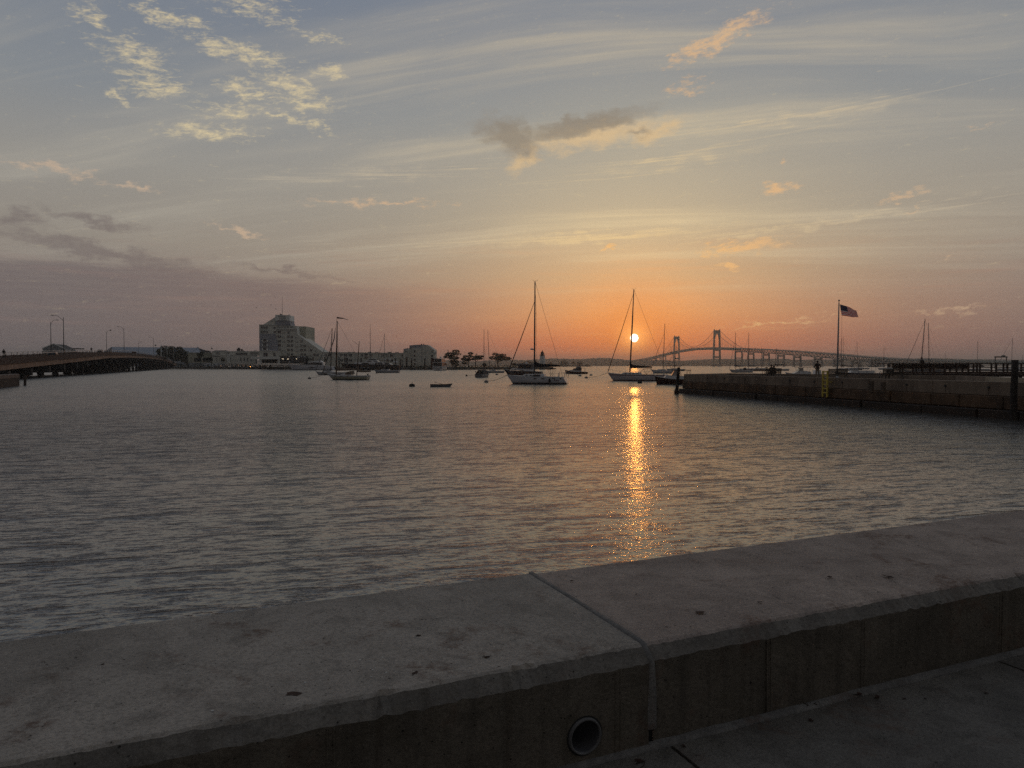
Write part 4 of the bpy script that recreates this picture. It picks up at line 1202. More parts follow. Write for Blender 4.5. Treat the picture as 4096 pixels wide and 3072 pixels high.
    if dodger:
        xd = -L * .15; zz = edge_at(edge, xd)[2] + .35
        rings = []
        for k in range(7):
            a = math.pi * k / 6
            rings.append([(xd + .9 - .9 * 0, 0, 0)])
        mb = MB(); R1 = []; R2 = []
        for k in range(9):
            a = math.pi * k / 8
            R1.append((xd + .75, math.cos(a) * B * .27, zz + math.sin(a) * .1)); R2.append((xd - .25, math.cos(a) * B * .29, zz + .08 + math.sin(a) ** .6 * .62))
        mb.loft([R1, R2]); R3 = [(p[0] - .55, p[1], p[2] - .02) for p in R2]; mb.loft([R2, R3])
        mb.build('dodger', M_CANVAS_D, g)
    if radar:
        q = mp(.29)
        MB().sphere((q.x + .42, 0, q.z), .3, 10, 6, (1, 1, .42)).build('radar_dome', M_GEL, g)
        MB().bar((q.x, 0, q.z - .12), (q.x + .4, 0, q.z - .1), .06).build('radar_bracket', M_ALU, g)
    return g, edge, c
buoy_n = 0
def mooring(px, wy, to=None, label='', r=.34, m=None):
    """mooring float; to: world point of a bow it holds, joined by a slack line"""
    c = gnd(px, wy, 0)
    g = thing('mooring_buoy', label, 'buoy', (c.x, c.y, 0), group='mooring buoys in the harbour')
    MB().lathe([(r * .55, -.3), (r * .95, -.1), (r, .12), (r * .9, .3), (r * .5, .36)], 12).build('float', m or M_BUOYW, g)
    MB().lathe([(r * 1.01, .05), (r * 1.01, .12)], 12).build('band', M_RUB, g)
    MB().tube([(0, 0, .3), (.02, 0, .62)], [.04, .03], 6).build('pickup_stick', M_RUB, g)
    if to is not None:
        d = to - c; pts = []
        for k in range(9):
            t = k / 8; p = d * t; pts.append((p.x, p.y, .25 + (d.z - .25) * t ** 1.9))
        MB().tube(pts, .03, 5).build('mooring_line', M_ROPE, g)
    return g
def bow_world(g, edge):
    h = g.rotation_euler.z
    e = edge[-1]
    return Vector((g.location.x + e[0] * math.cos(h), g.location.y + e[0] * math.sin(h), e[2]))
H_W2 = hullmat('hull_white_stripe', (.64, .64, .67), (.03, .03, .035), (.05, .018, .015), .1, .2, stripe=(.27, .31, (.03, .03, .035)))
H_W3 = hullmat('hull_white_red_band', (.60, .56, .59), (.05, .02, .02), (.05, .02, .02), .08, .16, stripe=(.98, 1.12, (.14, .03, .03)))
# --- left big sloop
g, e, c = sailboat('sailboat', 'white sloop with black sail cover and radar dome in front of the lighthouse', 2152, 1536, 9.6, 168, 2140, 1126, B=3.4, hm=H_W2, cover=M_CANVAS_D, mast_r=.12, radar=True, boom=.42, dodger=False, fb=1.35, fm=1.12, fs=1.0, rake=1.2, trans=-.75, mast_x=.55, jib_top=.80, boom_z=1.55)
SLOOP = g
portlights(g, e, (.15, -1.0, -2.6, -3.55), .42, .14, .86)
text_part('Two Shea', .42, mat('hull_name_paint', (.16, .04, .04), .5, .05), g, (-2.55, e[3][1] * 1.0 + .045, .50), 'hull_lettering', rot=(R(90), 0, R(180)), ext=.004, shear=.3)
MB().prism([(-.55, 1.02), (.95, 1.06), (.45, 1.42), (-.35, 1.46)], -1.0, 1.0).build('coachroof_window', M_CLEAR, g)
MB().add([(-1.6, -.95, 2.15), (-1.6, .95, 2.15), (-2.7, .95, 2.3), (-2.7, -.95, 2.3), (-1.65, -.95, 2.22), (-1.65, .95, 2.22), (-2.65, .95, 2.42), (-2.65, -.95, 2.42)], [(0, 1, 2, 3), (4, 5, 6, 7), (0, 1, 5, 4), (2, 3, 7, 6), (0, 3, 7, 4), (1, 2, 6, 5)]).build('bimini_top', M_CANVAS_D, g)
for xx in (-1.6, -2.05, -2.65):
    for sy in (1, -1): MB().tube([(-2.1, sy * 1.0, 1.2), (xx, sy * .95, 2.25)], .018, 5).build('bimini_frame', M_STAIN, g)
MB().tube([(-4.2, -.9, 1.1), (-4.25, -.9, 1.9), (-4.25, .9, 1.9), (-4.2, .9, 1.1)], .025, 5).build('stern_arch', M_STAIN, g)
MB().bar((-3.9, 1.3, 1.7), (-5.0, 1.5, 1.75), .05).build('dinghy_davit', M_STAIN, g)
MB().lathe([(.12, 0), (.14, .1), (.14, .5), (.1, .6)], 8, (-2.05, e[5][1] + .14, .28)).build('fender', M_RUB, g)
MB().bar((-4.6, .3, 1.0), (-4.75, .35, 2.0), .05).build('outboard_bracket', M_RUB, g)
mooring(1945, 1530, bow_world(g, e), 'mooring float holding the sloop in front of the lighthouse')
# --- right big sloop (in front of the sun)
g, e, c = sailboat('sailboat', 'white sloop with red stripe whose mast crosses the setting sun', 2541, 1523, 10.1, 169, 2535, 1158, B=3.3, hm=H_W3, cover=M_CANVAS_D, mast_r=.115, boom=.40, dodger=False, fb=1.45, fm=1.12, fs=1.1, rake=1.3, trans=.9, mast_x=1.0, jib_top=.96, boom_z=1.3)
xd = -1.1
for (x0, x1, z0, z1) in ((-.9, -1.5, 1.5, 2.15), (-1.5, -2.9, 2.15, 2.2)):
    MB().add([(x0, -1.0, z0), (x0, 1.0, z0), (x1, 1.0, z1), (x1, -1.0, z1), (x0, -1.0, z0 + .06), (x0, 1.0, z0 + .06), (x1, 1.0, z1 + .06), (x1, -1.0, z1 + .06)], [(0, 1, 2, 3), (4, 5, 6, 7), (0, 1, 5, 4), (1, 2, 6, 5), (2, 3, 7, 6), (3, 0, 4, 7)]).build('dodger' if x0 > -1 else 'bimini_top', M_CANVAS_D, g)
for xx in (-1.5, -2.2, -2.9):
    for sy in (1, -1): MB().tube([(-2.0, sy * 1.05, 1.15), (xx, sy * 1.0, 2.18)], .02, 5).build('bimini_frame', M_CANVAS_D, g)
mooring(2345, 1513, bow_world(g, e), 'mooring float holding the sloop that crosses the sun')
# --- ketch with tan covers (left)
HK = hullmat('hull_cream', (.40, .38, .29), (.02, .02, .02), (.03, .03, .03), .06, .16, stripe=(.62, 1.2, (.46, .47, .49)))
g, e, c = sailboat('ketch', 'two-masted cream ketch with tan sail covers in front of the dark yacht', 1388, 1519, 8.3, 172, 1349, 1284, B=2.7, hm=HK, cover=M_CANVAS_T, mast_r=.14, mast_m=M_WOODMAST, jib=False, boom=.58, dodger=False, fb=1.25, fm=.78, fs=.82, rake=1.7, trans=.35, mast_x=2.2, boom_z=1.0, spreaders=0, bow_sprit=.9, cab=False, detail=1)
KX = g
z0 = e[4][2]
mt = at(1448, 1366, c.y)
lx = -1.15
xm = -2.0
MB().tube([(xm, 0, .8), (xm - .55, 0, mt.z)], [.10, .06], 8).build('mizzen_mast', M_WOODMAST, g)
MB().tube([(xm, 0, 1.75), (xm - 2.9, 0, 1.62)], .05, 6).build('mizzen_boom', M_WOODMAST, g)
sail_cover(g, xm - .02, xm - 2.85, 1.62, .5, .3, .1, M_CANVAS_T, 1.1, .3)
MB().tube([(4.1, 0, 1.1), (5.1, 0, 1.3)], [.08, .05], 6).build('bowsprit', M_WOODMAST, g)
MB().tube([(5.05, 0, 1.3), (2.6, 0, 8.0), (2.3, 0, 10.2)], [.09, .09, .04], 6).build('furled_jib', M_CANVAS_G, g)
MB().tube([(xm - .5, 0, mt.z - .8), (xm + .95, 0, mt.z + .25)], [.035, .02], 5).build('mizzen_sprit', M_WOODMAST, g)
cabin(g, e, -1.2, 1.4, 1.5, .4)
MB().prism([(-1.3, 1.1), (.2, 1.1), (-.25, 1.55), (-1.2, 1.75)], -.75, .75).build('dodger', M_CANVAS_T, g)
portlights(g, e, (1.9, .7, -.6), .35, .1, .74, 1.0)
MB().prism([(-4.1, .7), (-4.35, .7), (-4.4, 1.25), (-4.15, 1.15)], -.05, .05).build('rudder_head', M_RUB, g)
mtop = at(1349, 1284, c.y)
fl = MB(); fl.add([(2.0, 0, mtop.z + .05), (2.0, 0, mtop.z + .75), (-.2, .12, mtop.z + .18), (-1.3, .0, mtop.z + .1), (2.05, 0, mtop.z + .55)], [(4, 1, 2), (4, 2, 0), (0, 2, 3)])
MB().tube([(2.05, 0, mtop.z - .3), (2.0, 0, mtop.z + .85)], .025, 5).build('pennant_stick', M_WOODMAST, g)
MB().add([(1.98, 0, mtop.z + .82), (1.98, 0, mtop.z + .5), (.6, .15, mtop.z + .42), (-.2, -.05, mtop.z + .2), (-.5, .05, mtop.z + .18), (.7, .12, mtop.z + .6)], [(0, 1, 2, 5), (5, 2, 3, 4)]).build('pennant', M_CANVAS_D, g)
mooring(1238, 1516, bow_world(g, e), 'mooring float off the bow of the cream ketch')
# --- sloop behind the ketch
g, e, c = sailboat('sailboat', 'low white sloop half hidden behind the cream ketch', 1320, 1500, 9.5, 165, 1329, 1313, cover=None, jib=True, detail=1, dodger=False, mast_r=.12, mast_m=M_CANVAS_D, boom=.3, fb=1.1, fm=.8, fs=.8, mast_x=-.2, jib_top=1.0)
MB().sphere((.9, 0, 1.15), .5, 8, 5, (3.2, 1.4, .55)).build('covered_dinghy', M_CANVAS_G, g)
# --- sloop in front of the dark yacht
g, e, c = sailboat('sailboat', 'long low grey-white sloop lying before the dark motor yacht', 1547, 1491.5, 9.6, 174, 1538, 1335, cover=None, jib=True, detail=1, dodger=False, mast_r=.085, mast_m=M_STAIN, boom=.05, fb=1.1, fm=.95, fs=.95, rake=1.0, trans=.2, mast_x=1.0, jib_top=.97, hm=hullmat('hull_grey', (.36, .37, .41)))
MB().prism([(-4.9, -.2), (-4.6, -.2), (-4.55, .95), (-4.9, .9)], -.08, .08).build('rudder', M_RUB, g)
mooring(1507, 1494, None, 'dark float at the bow of the long low sloop', .3, M_RUB)
# --- sloop with two tall spars near the pines
g, e, c = sailboat('sailboat', 'small white sailboat with slim mast moored before the pines', 1976, 1491.5, 7.3, 176, 1951, 1319, cover=None, jib=False, detail=1, dodger=False, mast_r=.085, boom=.45, fb=1.0, fm=.75, fs=.75, mast_x=1.7, spreaders=0, rake=.8)
mooring(1987, 1499.5, None, 'round float right of the small sailboat by the pines', .42)
mooring(1902, 1489, None, 'tiny dark float left of the small sailboat by the pines', .3, M_RUB)
# --- boat end-on under a dark cover
c = gnd(1932, 1509, 0)
g = thing('covered_sailboat', 'sailboat seen end-on under a dark boom tent', 'sailboat', (c.x, c.y, 0), R(76))
e = add_hull(g, hullmat('hull_grey2', (.20, .20, .21)), M_DECK, 7.2, 2.35, 1.0, .75, .7, rake=.9, trans=.1, tw=.8)
MB().prism([(-1.1, .7), (1.1, .7), (.35, 1.75), (-.35, 1.75)], -2.9, 1.6, 'x').build('boom_tent', M_CANVAS_D, g)
t = at(1933, 1318, c.y + 1); MB().tube([(.8, 0, .8), (.9, 0, t.z)], [.08, .05], 7).build('mast', M_ALU, g)
text_part('S', .6, M_GEL, g, (-2.93, 0, 1.0), 'cover_lettering', rot=(R(90), 0, R(-90)), ext=.004)
for sy in (1, -1): MB().tube([(.7, sy * 1.1, .8), (.9, 0, t.z * .7)], .01, 4).build('shroud', M_WIRE, g)
mooring(1866, 1505, bow_world(g, e) * .999, 'low float left of the covered sailboat', .28, M_RUB)
mooring(1648, 1546, None, 'nearest dark mooring float, left of the grey dinghy', .40, M_RUB)
mooring(2559, 1533, None, 'dark square-topped float in front of the sloop crossing the sun', .36, M_RUB)
for px, wy, lb in ((2320, 1505, 'left of two small floats below the lobster boat'), (2364, 1502, 'right of two small floats below the lobster boat')): mooring(px, wy, None, lb, .42)
# --- dinghy
c = gnd(1765, 1547, 0)
g = thing('rowing_dinghy', 'grey rowing dinghy afloat alone with an oar across it', 'dinghy', (c.x, c.y, 0), R(8))
hm_ = hullmat('hull_dinghy', (.16, .17, .19), (.16, .17, .19), (.1, .1, .1), -.05, -.04)
rings, ed = hull_rings(2.9, 1.15, .42, .3, .33, rake=.3, tw=.75, draft=.12)
mb = MB(); mb.loft(rings); mb.add(rings[0], [tuple(range(len(rings[0])))]); mb.build('hull', hm_, g)
MB().loft([[(x, y * .9, z - .12), (x, 0, z - .2), (x, -y * .9, z - .12)] for x, y, z in ed]).build('floor', hm_, g)
for x in (-.7, .4): MB().box(x - .14, x + .14, -.5, .5, .2, .24).build('thwart', M_TEAK, g)
for sy in (1, -1): MB().tube([(x, sy * y, z) for x, y, z in ed], .025, 5).build('gunwale', M_TEAK, g)
MB().tube([(.3, -.1, .3), (-.9, .5, .62)], .025, 5).build('oar', M_WOODMAST, g)
# ---------------------------------------------------------------- motor boats
def house(g, pts, w, m, name, taper=.92):
    """side-profile solid (x,z) of width w, slightly narrower at the top"""
    z0, z1 = min(p[1] for p in pts), max(p[1] for p in pts)
    mb = MB(); n = len(pts)
    V = []
    for s in (-1, 1):
        for x, z in pts:
            f = 1 - (1 - taper) * (z - z0) / max(.01, z1 - z0); V.append((x, s * w / 2 * f, z))
    mb.add(V, [tuple(range(n)), tuple(range(2 * n - 1, n - 1, -1))] + [(k, n + k, n + (k + 1) % n, (k + 1) % n) for k in range(n)])
    return mb.build(name, m, g)
def side_windows(g, rects, w, m=None, name='side_window', out=.02):
    for pts in rects:
        for s in (-1, 1):
            mb = MB(); mb.add([(x, s * (w / 2 + out), z) for x, z in pts] + [(x, s * (w / 2 - .05), z) for x, z in pts], [tuple(range(len(pts)))] + [(k, (k + 1) % len(pts), len(pts) + (k + 1) % len(pts), len(pts) + k) for k in range(len(pts))])
            mb.build(name, m or M_CLEAR, g)
def motorboat(name, label, px, wy, heading, L, B, hm, fb, fm, fs, rake=1.2, trans=.1, tw=.85, Y=None, group=None, cat='motorboat', dm=None, maxat=.4):
    c = gnd(px, wy, 0) if Y is None else Vector((at(px, 1462, Y).x, Y, 0))
    g = thing(name, label, cat, (c.x, c.y, 0), R(heading), group)
    e = add_hull(g, hm, dm or M_DECK, L, B, fb, fm, fs, rake=rake, trans=trans, tw=tw, maxat=maxat)
    return g, e, c
# picnic boat with dark hull at the pier tip
HB = hullmat('hull_maroon', (.045, .018, .014), (.03, .012, .01), (.03, .012, .01), .02, .05)
g, e, c = motorboat('launch', 'dark-hulled launch with clear canopy at the pier tip', 2710, 1537, 172, 6.8, 2.3, HB, 1.25, .78, .7, rake=.5)
house(g, [(-1.5, .6), (2.0, .95), (1.7, 1.35), (-1.5, 1.2)], 1.8, M_GEL, 'cabin')
MB().box(-1.9, .55, -.85, .85, 2.05, 2.12).build('hard_top', M_CANVAS_D, g)
house(g, [(.05, 1.25), (.95, 1.3), (.5, 2.05), (.05, 2.05)], 1.6, mat('clear_screen', (.35, .30, .27), .15, .1, spec=.6), 'windscreen')
for x0, x1 in ((.95, .5), (-.3, .1), (-.6, -.2), (-1.2, -1.5), (-1.85, -1.8)):
    for sy in (1, -1): MB().tube([(x0, sy * .85, 1.2), (x1, sy * .82, 2.08)], .025, 5).build('canopy_frame', M_RUB, g)
for k in range(5): MB().tube([(-1.8 + k * .25, .8, 2.1), (-1.85 + k * .25, .8, 2.3)], .02, 4).build('rod_holder', M_RUB, g)
MB().tube([(1.6, -.7, 1.2), (2.4, -.6, 1.75), (3.2, 0, 1.85), (2.4, .6, 1.75), (1.6, .7, 1.2)], .015, 5).build('bow_rail', M_STAIN, g)
# sloop behind it with bimini
g, e, c = sailboat('sailboat', 'white sloop with boom and bimini behind the dark launch', 2652, 1493.5, 8.6, 172, 2659, 1294, cover=None, jib=True, jib_top=.80, detail=1, dodger=False, mast_r=.1, boom=.52, fb=1.35, fm=1.05, fs=1.0, mast_x=0.0, radar=True, hm=H_W2, boom_z=1.6)
MB().box(-4.6, -2.0, -1.1, 1.1, 2.75, 2.85).build('bimini_top', M_CANVAS_D, g)
for xx in (-4.4, -3.3, -2.2):
    for sy in (1, -1): MB().tube([(-3.2, sy * 1.1, 1.0), (xx, sy * 1.05, 2.76)], .03, 5).build('bimini_frame', M_WIRE, g)
for yy in (-.8, .8): MB().tube([(-4.2, yy, 1.3), (-7.4, yy * 1.6, 3.4)], [.04, .02], 5).build('fishing_outrigger', M_WIRE, g)
g, e, c = sailboat('sailboat', 'hazy sailboat with two thin spars behind the bridge tower view', 2700, 1484, 9, 168, 2710, 1385, cover=None, jib=True, detail=1, dodger=False, mast_r=.1, boom=.4, mast_x=.5)
# lobster boat
HL = hullmat('hull_brown', (.075, .03, .022), (.05, .02, .018), (.05, .02, .018), .02, .04)
g, e, c = motorboat('lobster_boat', 'brown-hulled lobster boat with white wheelhouse right of the lighthouse', 2305, 1495.5, 171, 7.6, 2.6, HL, 1.35, .75, .62, rake=.5)
house(g, [(-1.7, .6), (2.4, .95), (2.2, 1.25), (1.3, 1.35), (1.0, 1.2), (-1.7, 1.15)], 1.9, M_GEL, 'trunk_cabin')
house(g, [(-1.75, 1.1), (.55, 1.15), (.15, 1.95), (-.1, 2.35), (-1.4, 2.45), (-1.75, 1.9)], 1.9, M_CANVAS_G, 'wheelhouse')
house(g, [(.5, 1.2), (1.3, 1.3), (.75, 1.85), (.25, 1.85)], 1.7, M_CLEAR, 'windscreen')
side_windows(g, [[(-1.6, 1.2), (-.4, 1.2), (-.4, 1.9), (-1.5, 1.9)]], 1.85)
MB().box(-3.0, -1.7, -.8, .8, 1.92, 1.98).build('cockpit_awning', M_CANVAS_D, g)
for sy in (1, -1): MB().tube([(-2.9, sy * .75, .7), (-2.95, sy * .75, 1.95)], .03, 5).build('awning_post', M_RUB, g)
MB().tube([(-.5, 0, 2.4), (-.5, 0, 3.0)], .02, 4).build('flag_staff', M_WIRE, g)
MB().tube([(0.9, .6, 1.0), (.9, .6, 5.6)], [.02, .01], 4).build('whip_antenna', M_WIRE, g)
# trunk-cabin motor yacht behind the left sloop
HD = hullmat('hull_dark_brown', (.05, .024, .02), (.10, .04, .035), (.06, .02, .018), .1, .25)
g, e, c = motorboat('cabin_cruiser', 'dark-hulled cabin cruiser with grey deckhouse behind the white sloop', 2090, 1500, 166, 11.5, 3.6, HD, 1.75, 1.15, 1.0, rake=1.6)
house(g, [(-3.4, 1.0), (3.2, 1.5), (2.9, 2.0), (-3.4, 1.75)], 2.7, M_GEL, 'trunk_cabin')
house(g, [(-3.4, 1.7), (1.3, 1.9), (.8, 3.25), (-3.4, 3.2)], 2.7, M_CANVAS_G, 'deckhouse')
side_windows(g, [[(-.9, 1.95), (.9, 2.0), (.5, 3.0), (-.9, 3.0)], [(-2.9, 1.95), (-1.1, 1.95), (-1.1, 3.0), (-2.9, 3.0)]], 2.62)
MB().box(-3.7, 1.2, -1.4, 1.4, 3.2, 3.3).build('roof', M_GEL, g)
MB().sphere((-1.2, 0, 3.55), .35, 8, 5, (1, 1, .7)).build('radar_dome', M_GEL, g)
side_windows(g, [[(1.7, 1.62), (2.2, 1.66), (2.2, 1.85), (1.7, 1.82)], [(-.6, 1.3), (.6, 1.35), (.6, 1.5), (-.6, 1.48)]], 2.72)
MB().tube([(1.8, 1.2, 1.4), (3.4, 1.0, 2.1), (6.0, 0, 2.3), (3.4, -1.0, 2.1), (1.8, -1.2, 1.4)], .02, 5).build('bow_rail', M_STAIN, g)
MB().tube([(5.2, 0, 1.8), (6.6, 0, 2.0)], .07, 5).build('bow_pulpit', M_TEAK, g)
# express cruiser
g, e, c = motorboat('express_cruiser', 'long sleek white express cruiser with dark hull windows before the hotel', 1242, 1480.5, 177, 29, 6.0, hullmat('hull_pearl', (.62, .62, .66), (.02, .02, .025), (.02, .02, .025), .12, .3), 3.7, 2.9, 2.3, rake=4.2, trans=-.8)
house(g, [(-9, 2.5), (8.5, 3.2), (4.2, 3.6), (-2, 5.0), (-5, 5.3), (-8.5, 4.6)], 4.6, M_GEL, 'superstructure')
side_windows(g, [[(-8.0, 3.2), (6.2, 3.35), (1.5, 4.2), (-3, 4.75), (-7.6, 4.3)]], 4.55, name='saloon_window')
house(g, [(-7.5, 5.0), (1.2, 4.7), (-2.0, 5.45), (-6.5, 5.7)], 4.2, M_GEL, 'roof')
for sy in (1, -1):
    P = [(9.5, 2.45), (4, 2.2), (-2, 2.0), (-4.4, 1.4), (-1.5, 1.15), (1.5, 1.35), (5.5, 2.0)]
    mb = MB(); V = []
    for x, z in P:
        yy = edge_at(e, x)[1] * (.985 if x < 5 else .93); V.append((x, sy * (yy + .05), z))
    mb.add(V, [tuple(range(len(P)))]).build('hull_window', M_CLEAR, g)
MB().tube([(8, 1.7, 3.7), (11, 1.2, 4.3), (14.2, 0, 4.4), (11, -1.2, 4.3), (8, -1.7, 3.7)], .04, 5).build('bow_rail', M_STAIN, g)
# dark motor yacht
g, e, c = motorboat('motor_yacht', 'large motor yacht with black hull and white superstructure behind the ketch', 1478, 1480, 178.5, 37.5, 7.6, hullmat('hull_black', (.014, .013, .016), (.012, .012, .014), (.012, .012, .014), .05, .1), 4.6, 3.6, 3.1, rake=4.6, tw=.8)
house(g, [(-14.5, 3.1), (9.0, 3.7), (8.2, 4.8), (-9.5, 4.7), (-13.3, 4.2)], 6.2, M_GEL, 'main_deckhouse')
side_windows(g, [[(4.6, 3.75), (-.6, 3.7), (.4, 4.55), (3.4, 4.6)]], 6.1)
side_windows(g, [[(x, 3.7), (x - 1.3, 3.7), (x - 1.3, 4.6), (x, 4.6)] for x in (-4.2, -5.8, -7.4)], 6.1)
side_windows(g, [[(-10.5, 3.6), (-13.4, 3.5), (-12.0, 4.55), (-10.2, 4.6)]], 6.1)
for x in (-1.9, -2.9, 1.0 - 4.9):
    for sy in (1, -1): MB().tube([(x + .6, sy * 2.9, 4.2), (x + .6, sy * 3.14, 4.2)], .2, 10).build('porthole', M_CLEAR, g)
house(g, [(-9.5, 4.65), (2.6, 4.75), (2.0, 5.4), (.4, 6.1), (-5.0, 6.2), (-6.0, 5.2), (-9.5, 5.1)], 5.0, M_GEL, 'bridge_deck')
side_windows(g, [[(1.2, 5.05), (-2.0, 5.0), (-1.2, 5.75), (.2, 5.8)], [(-3.1, 5.3), (-4.8, 5.25), (-4.8, 5.6), (-3.1, 5.65)]], 4.95)
house(g, [(-3.9, 6.1), (.2, 6.15), (-.3, 6.9), (-3.9, 6.9)], 3.4, M_CLEAR, 'flybridge_screen')
MB().box(-4.2, .9, -2.0, 2.0, 6.9, 7.12).build('flybridge_roof', M_GEL, g)
MB().box(-13.6, -6.0, -2.6, 2.6, 5.95, 6.1).build('aft_awning', M_CANVAS_T, g)
for x in (-6.3, -8.7, -11, -13.3):
    for sy in (1, -1): MB().tube([(x, sy * 2.4, 4.6), (x, sy * 2.4, 6.0)], .05, 5).build('awning_post', M_STAIN, g)
for x in (-10.1, -13.0, -15.4, -17.0): MB().sphere((x, .8 if x > -12 else 0, 6.4 if x > -14 else 5.0), .6, 9, 6).build('satellite_dome', M_GEL, g)
for x, z in ((4, 1.6), (2.5, 1.6), (0, 1.5)): 
    for sy in (1, -1): MB().box(x - .35, x + .35, sy * 3.5, sy * 3.82, z - .12, z + .12).build('hull_port', M_GEL, g)
t = at(1475, 1296, c.y)
MB().tube([(-.6, 0, 7.0), (-.55, 0, t.z)], [.2, .09], 8).build('signal_mast', M_ALU, g)
for zf_, hw_ in ((.45, 1.6), (.72, 1.0)):
    zz = 7 + (t.z - 7) * zf_; MB().bar((-2.2 if hw_ > 1.2 else -1.6, 0, zz), (1.0 if hw_ > 1.2 else .5, 0, zz), .09).build('mast_spreader', M_ALU, g)
MB().tube([(4, 2.4, 4.6), (10, 2.6, 5.0), (18.3, 0, 5.8), (10, -2.6, 5.0), (4, -2.4, 4.6)], .04, 5).build('bow_rail', M_STAIN, g)
# stern-on white yacht
g, e, c = motorboat('motor_yacht', 'tall white motor yacht seen stern-on beside the red container', 1766, 1481, 82, 21, 5.9, hullmat('hull_pearl2', (.42, .41, .42)), 3.6, 2.8, 2.2, rake=2.2, tw=.92)
house(g, [(-10.6, .3), (-9.5, .3), (-9.5, 2.4), (-10.4, 2.4)], 5.2, M_GEL, 'stern_gate')
MB().box(-10.75, -10.6, -1.3, 1.3, .75, 1.8).build('tender_garage', mat('garage_panel', (.5, .5, .52), .4, .05), g)
MB().prism([(-.9, 1.05), (.9, 1.2), (.7, 1.45), (-.5, 1.3)], -10.82, -10.75, 'x').build('yacht_emblem', M_RUB, g)
house(g, [(-8.5, 2.2), (5, 2.6), (2, 4.4), (-8.5, 4.4)], 5.0, M_CLEAR, 'saloon')
MB().box(-10.2, 3, -2.8, 2.8, 4.4, 4.65).build('upper_deck', M_GEL, g)
house(g, [(-7.5, 4.6), (2, 4.6), (-.5, 6.6), (-7.5, 6.6)], 4.2, M_CLEAR, 'flybridge')
MB().box(-9.2, -.5, -2.3, 2.3, 6.6, 6.85).build('hard_top', M_GEL, g)
for sy in (1, -1):
    MB().tube([(-9.6, sy * 2.6, 2.3), (-9.6, sy * 2.6, 4.4)], .12, 6).build('deck_post', M_GEL, g)
    MB().tube([(-8.9, sy * 2.1, 4.6), (-8.6, sy * 2.0, 6.6)], .14, 6).build('deck_post', M_GEL, g)
p = at(1771, 1427, c.y)
MB().sphere((-2, 0, 7.6), .5, 8, 6).build('satellite_dome', M_GEL, g)
# container on the quay
c = at(1734, 1478, 455)
g = thing('shipping_container', 'dark red corrugated container standing upright on the quay', 'container', (c.x, 455, .9))
M_RED = mat('container_red', (.08, .025, .022), .7, .2, .5)
a = at(*z6(1130, 1060), 455); b = at(*z6(1328, 668), 455)
W_ = b.x - a.x; H_ = b.z - .9
MB().box(-W_ / 2, W_ / 2, .1, 6, 0, H_).build('body', M_RED, g)
rib = MB().box(0, .16, 0, .1, 0, H_).mesh('corrugation'); rib.materials.append(M_RED)
for k in range(12): link('corrugation', rib, None, g, (-W_ / 2 + .05 + k * (W_ - .2) / 11.5, 0, 0))
MB().box(-W_ / 2 - .1, W_ / 2 + .1, -.05, 6.1, H_, H_ + .2).build('top_rail', M_GEL, g)
# ---------------------------------------------------------------- small boats and vehicles along the island docks
def small_boat(px, wy, heading, L, kind, label, Y=None, col=(.45, .46, .47)):
    nm = 'hull_small_%d_%d' % (int(col[0] * 100), int(col[2] * 100))
    g, e, c = motorboat('dock_boat', label, px, wy, heading, L, L * .34, hullmat(nm, col), 1.2, .9, .8, rake=.8, Y=Y, group='small boats at the island docks', cat='boat')
    w = L * .22
    house(g, [(-L * .12, .8), (L * .2, .95), (L * .1, 1.4), (-L * .12, 1.4)], w * 1.2, M_GEL, 'cuddy')
    if kind != 'open':
        house(g, [(-L * .1, 1.35), (L * .1, 1.4), (L * .04, 2.3), (-L * .1, 2.3)], w * 1.1, M_CLEAR, 'wheelhouse')
        MB().box(-L * .2, L * .12, -w * .62, w * .62, 2.3, 2.42).build('hard_top', M_GEL, g)
    if kind == 'tower':
        for sx_ in (-1, 1): MB().tube([(-L * .1, sx_ * w * .5, 2.4), (-L * .06, sx_ * w * .3, 4.0)], .05, 5).build('tower_leg', M_STAIN, g)
        MB().box(-L * .16, L * .04, -w * .4, w * .4, 4.0, 4.1).build('tower_top', M_GEL, g)
    for y_ in (-.45, .45):
        MB().prism([(-L / 2 - .5, -.1), (-L / 2 - .1, -.1), (-L / 2 - .1, 1.1), (-L / 2 - .55, 1.1)], y_ - .22, y_ + .22).build('outboard', M_GEL, g)
    return g
for px, wy, hd, L, kind, lb, col in ((805, 1475.5, 250, 8, 'hard', 'small boat with pale cabin, leftmost at the island docks', (.30, .33, .36)), (838, 1475, 255, 9, 'tower', 'boat with a white tower top behind the leftmost dock boats', (.05, .05, .06)),
                               (905, 1475.3, 262, 8, 'hard', 'grey-hulled boat with white hard top below the white wing', (.10, .11, .12)), (943, 1475.5, 268, 8.5, 'tower', 'blue-grey boat with tall upperworks below the slot windows', (.10, .14, .16)),
                               (997, 1475.7, 95, 8, 'hard', 'white boat with two bright outboards left of the hotel entrance', (.48, .48, .48)), (1040, 1475.7, 85, 7.5, 'hard', 'white boat with square wheelhouse below the hotel podium', (.48, .48, .48)),
                               (1632, 1477, 178, 5, 'hard', 'little white cabin boat among the piles by the end block', (.46, .46, .42)), (1698, 1478.5, 120, 6, 'open', 'jumble-decked open boat beside the red container', (.2, .16, .15)),
                               (1121, 1476.5, 182, 12, 'open', 'long low dark boat left of the express cruiser', (.03, .03, .03))):
    small_boat(px, wy, hd, L, kind, lb, col=col)
M_FLOATD = mat('dock_timber', (.06, .05, .042), .9, .3, 1, .4, 6)
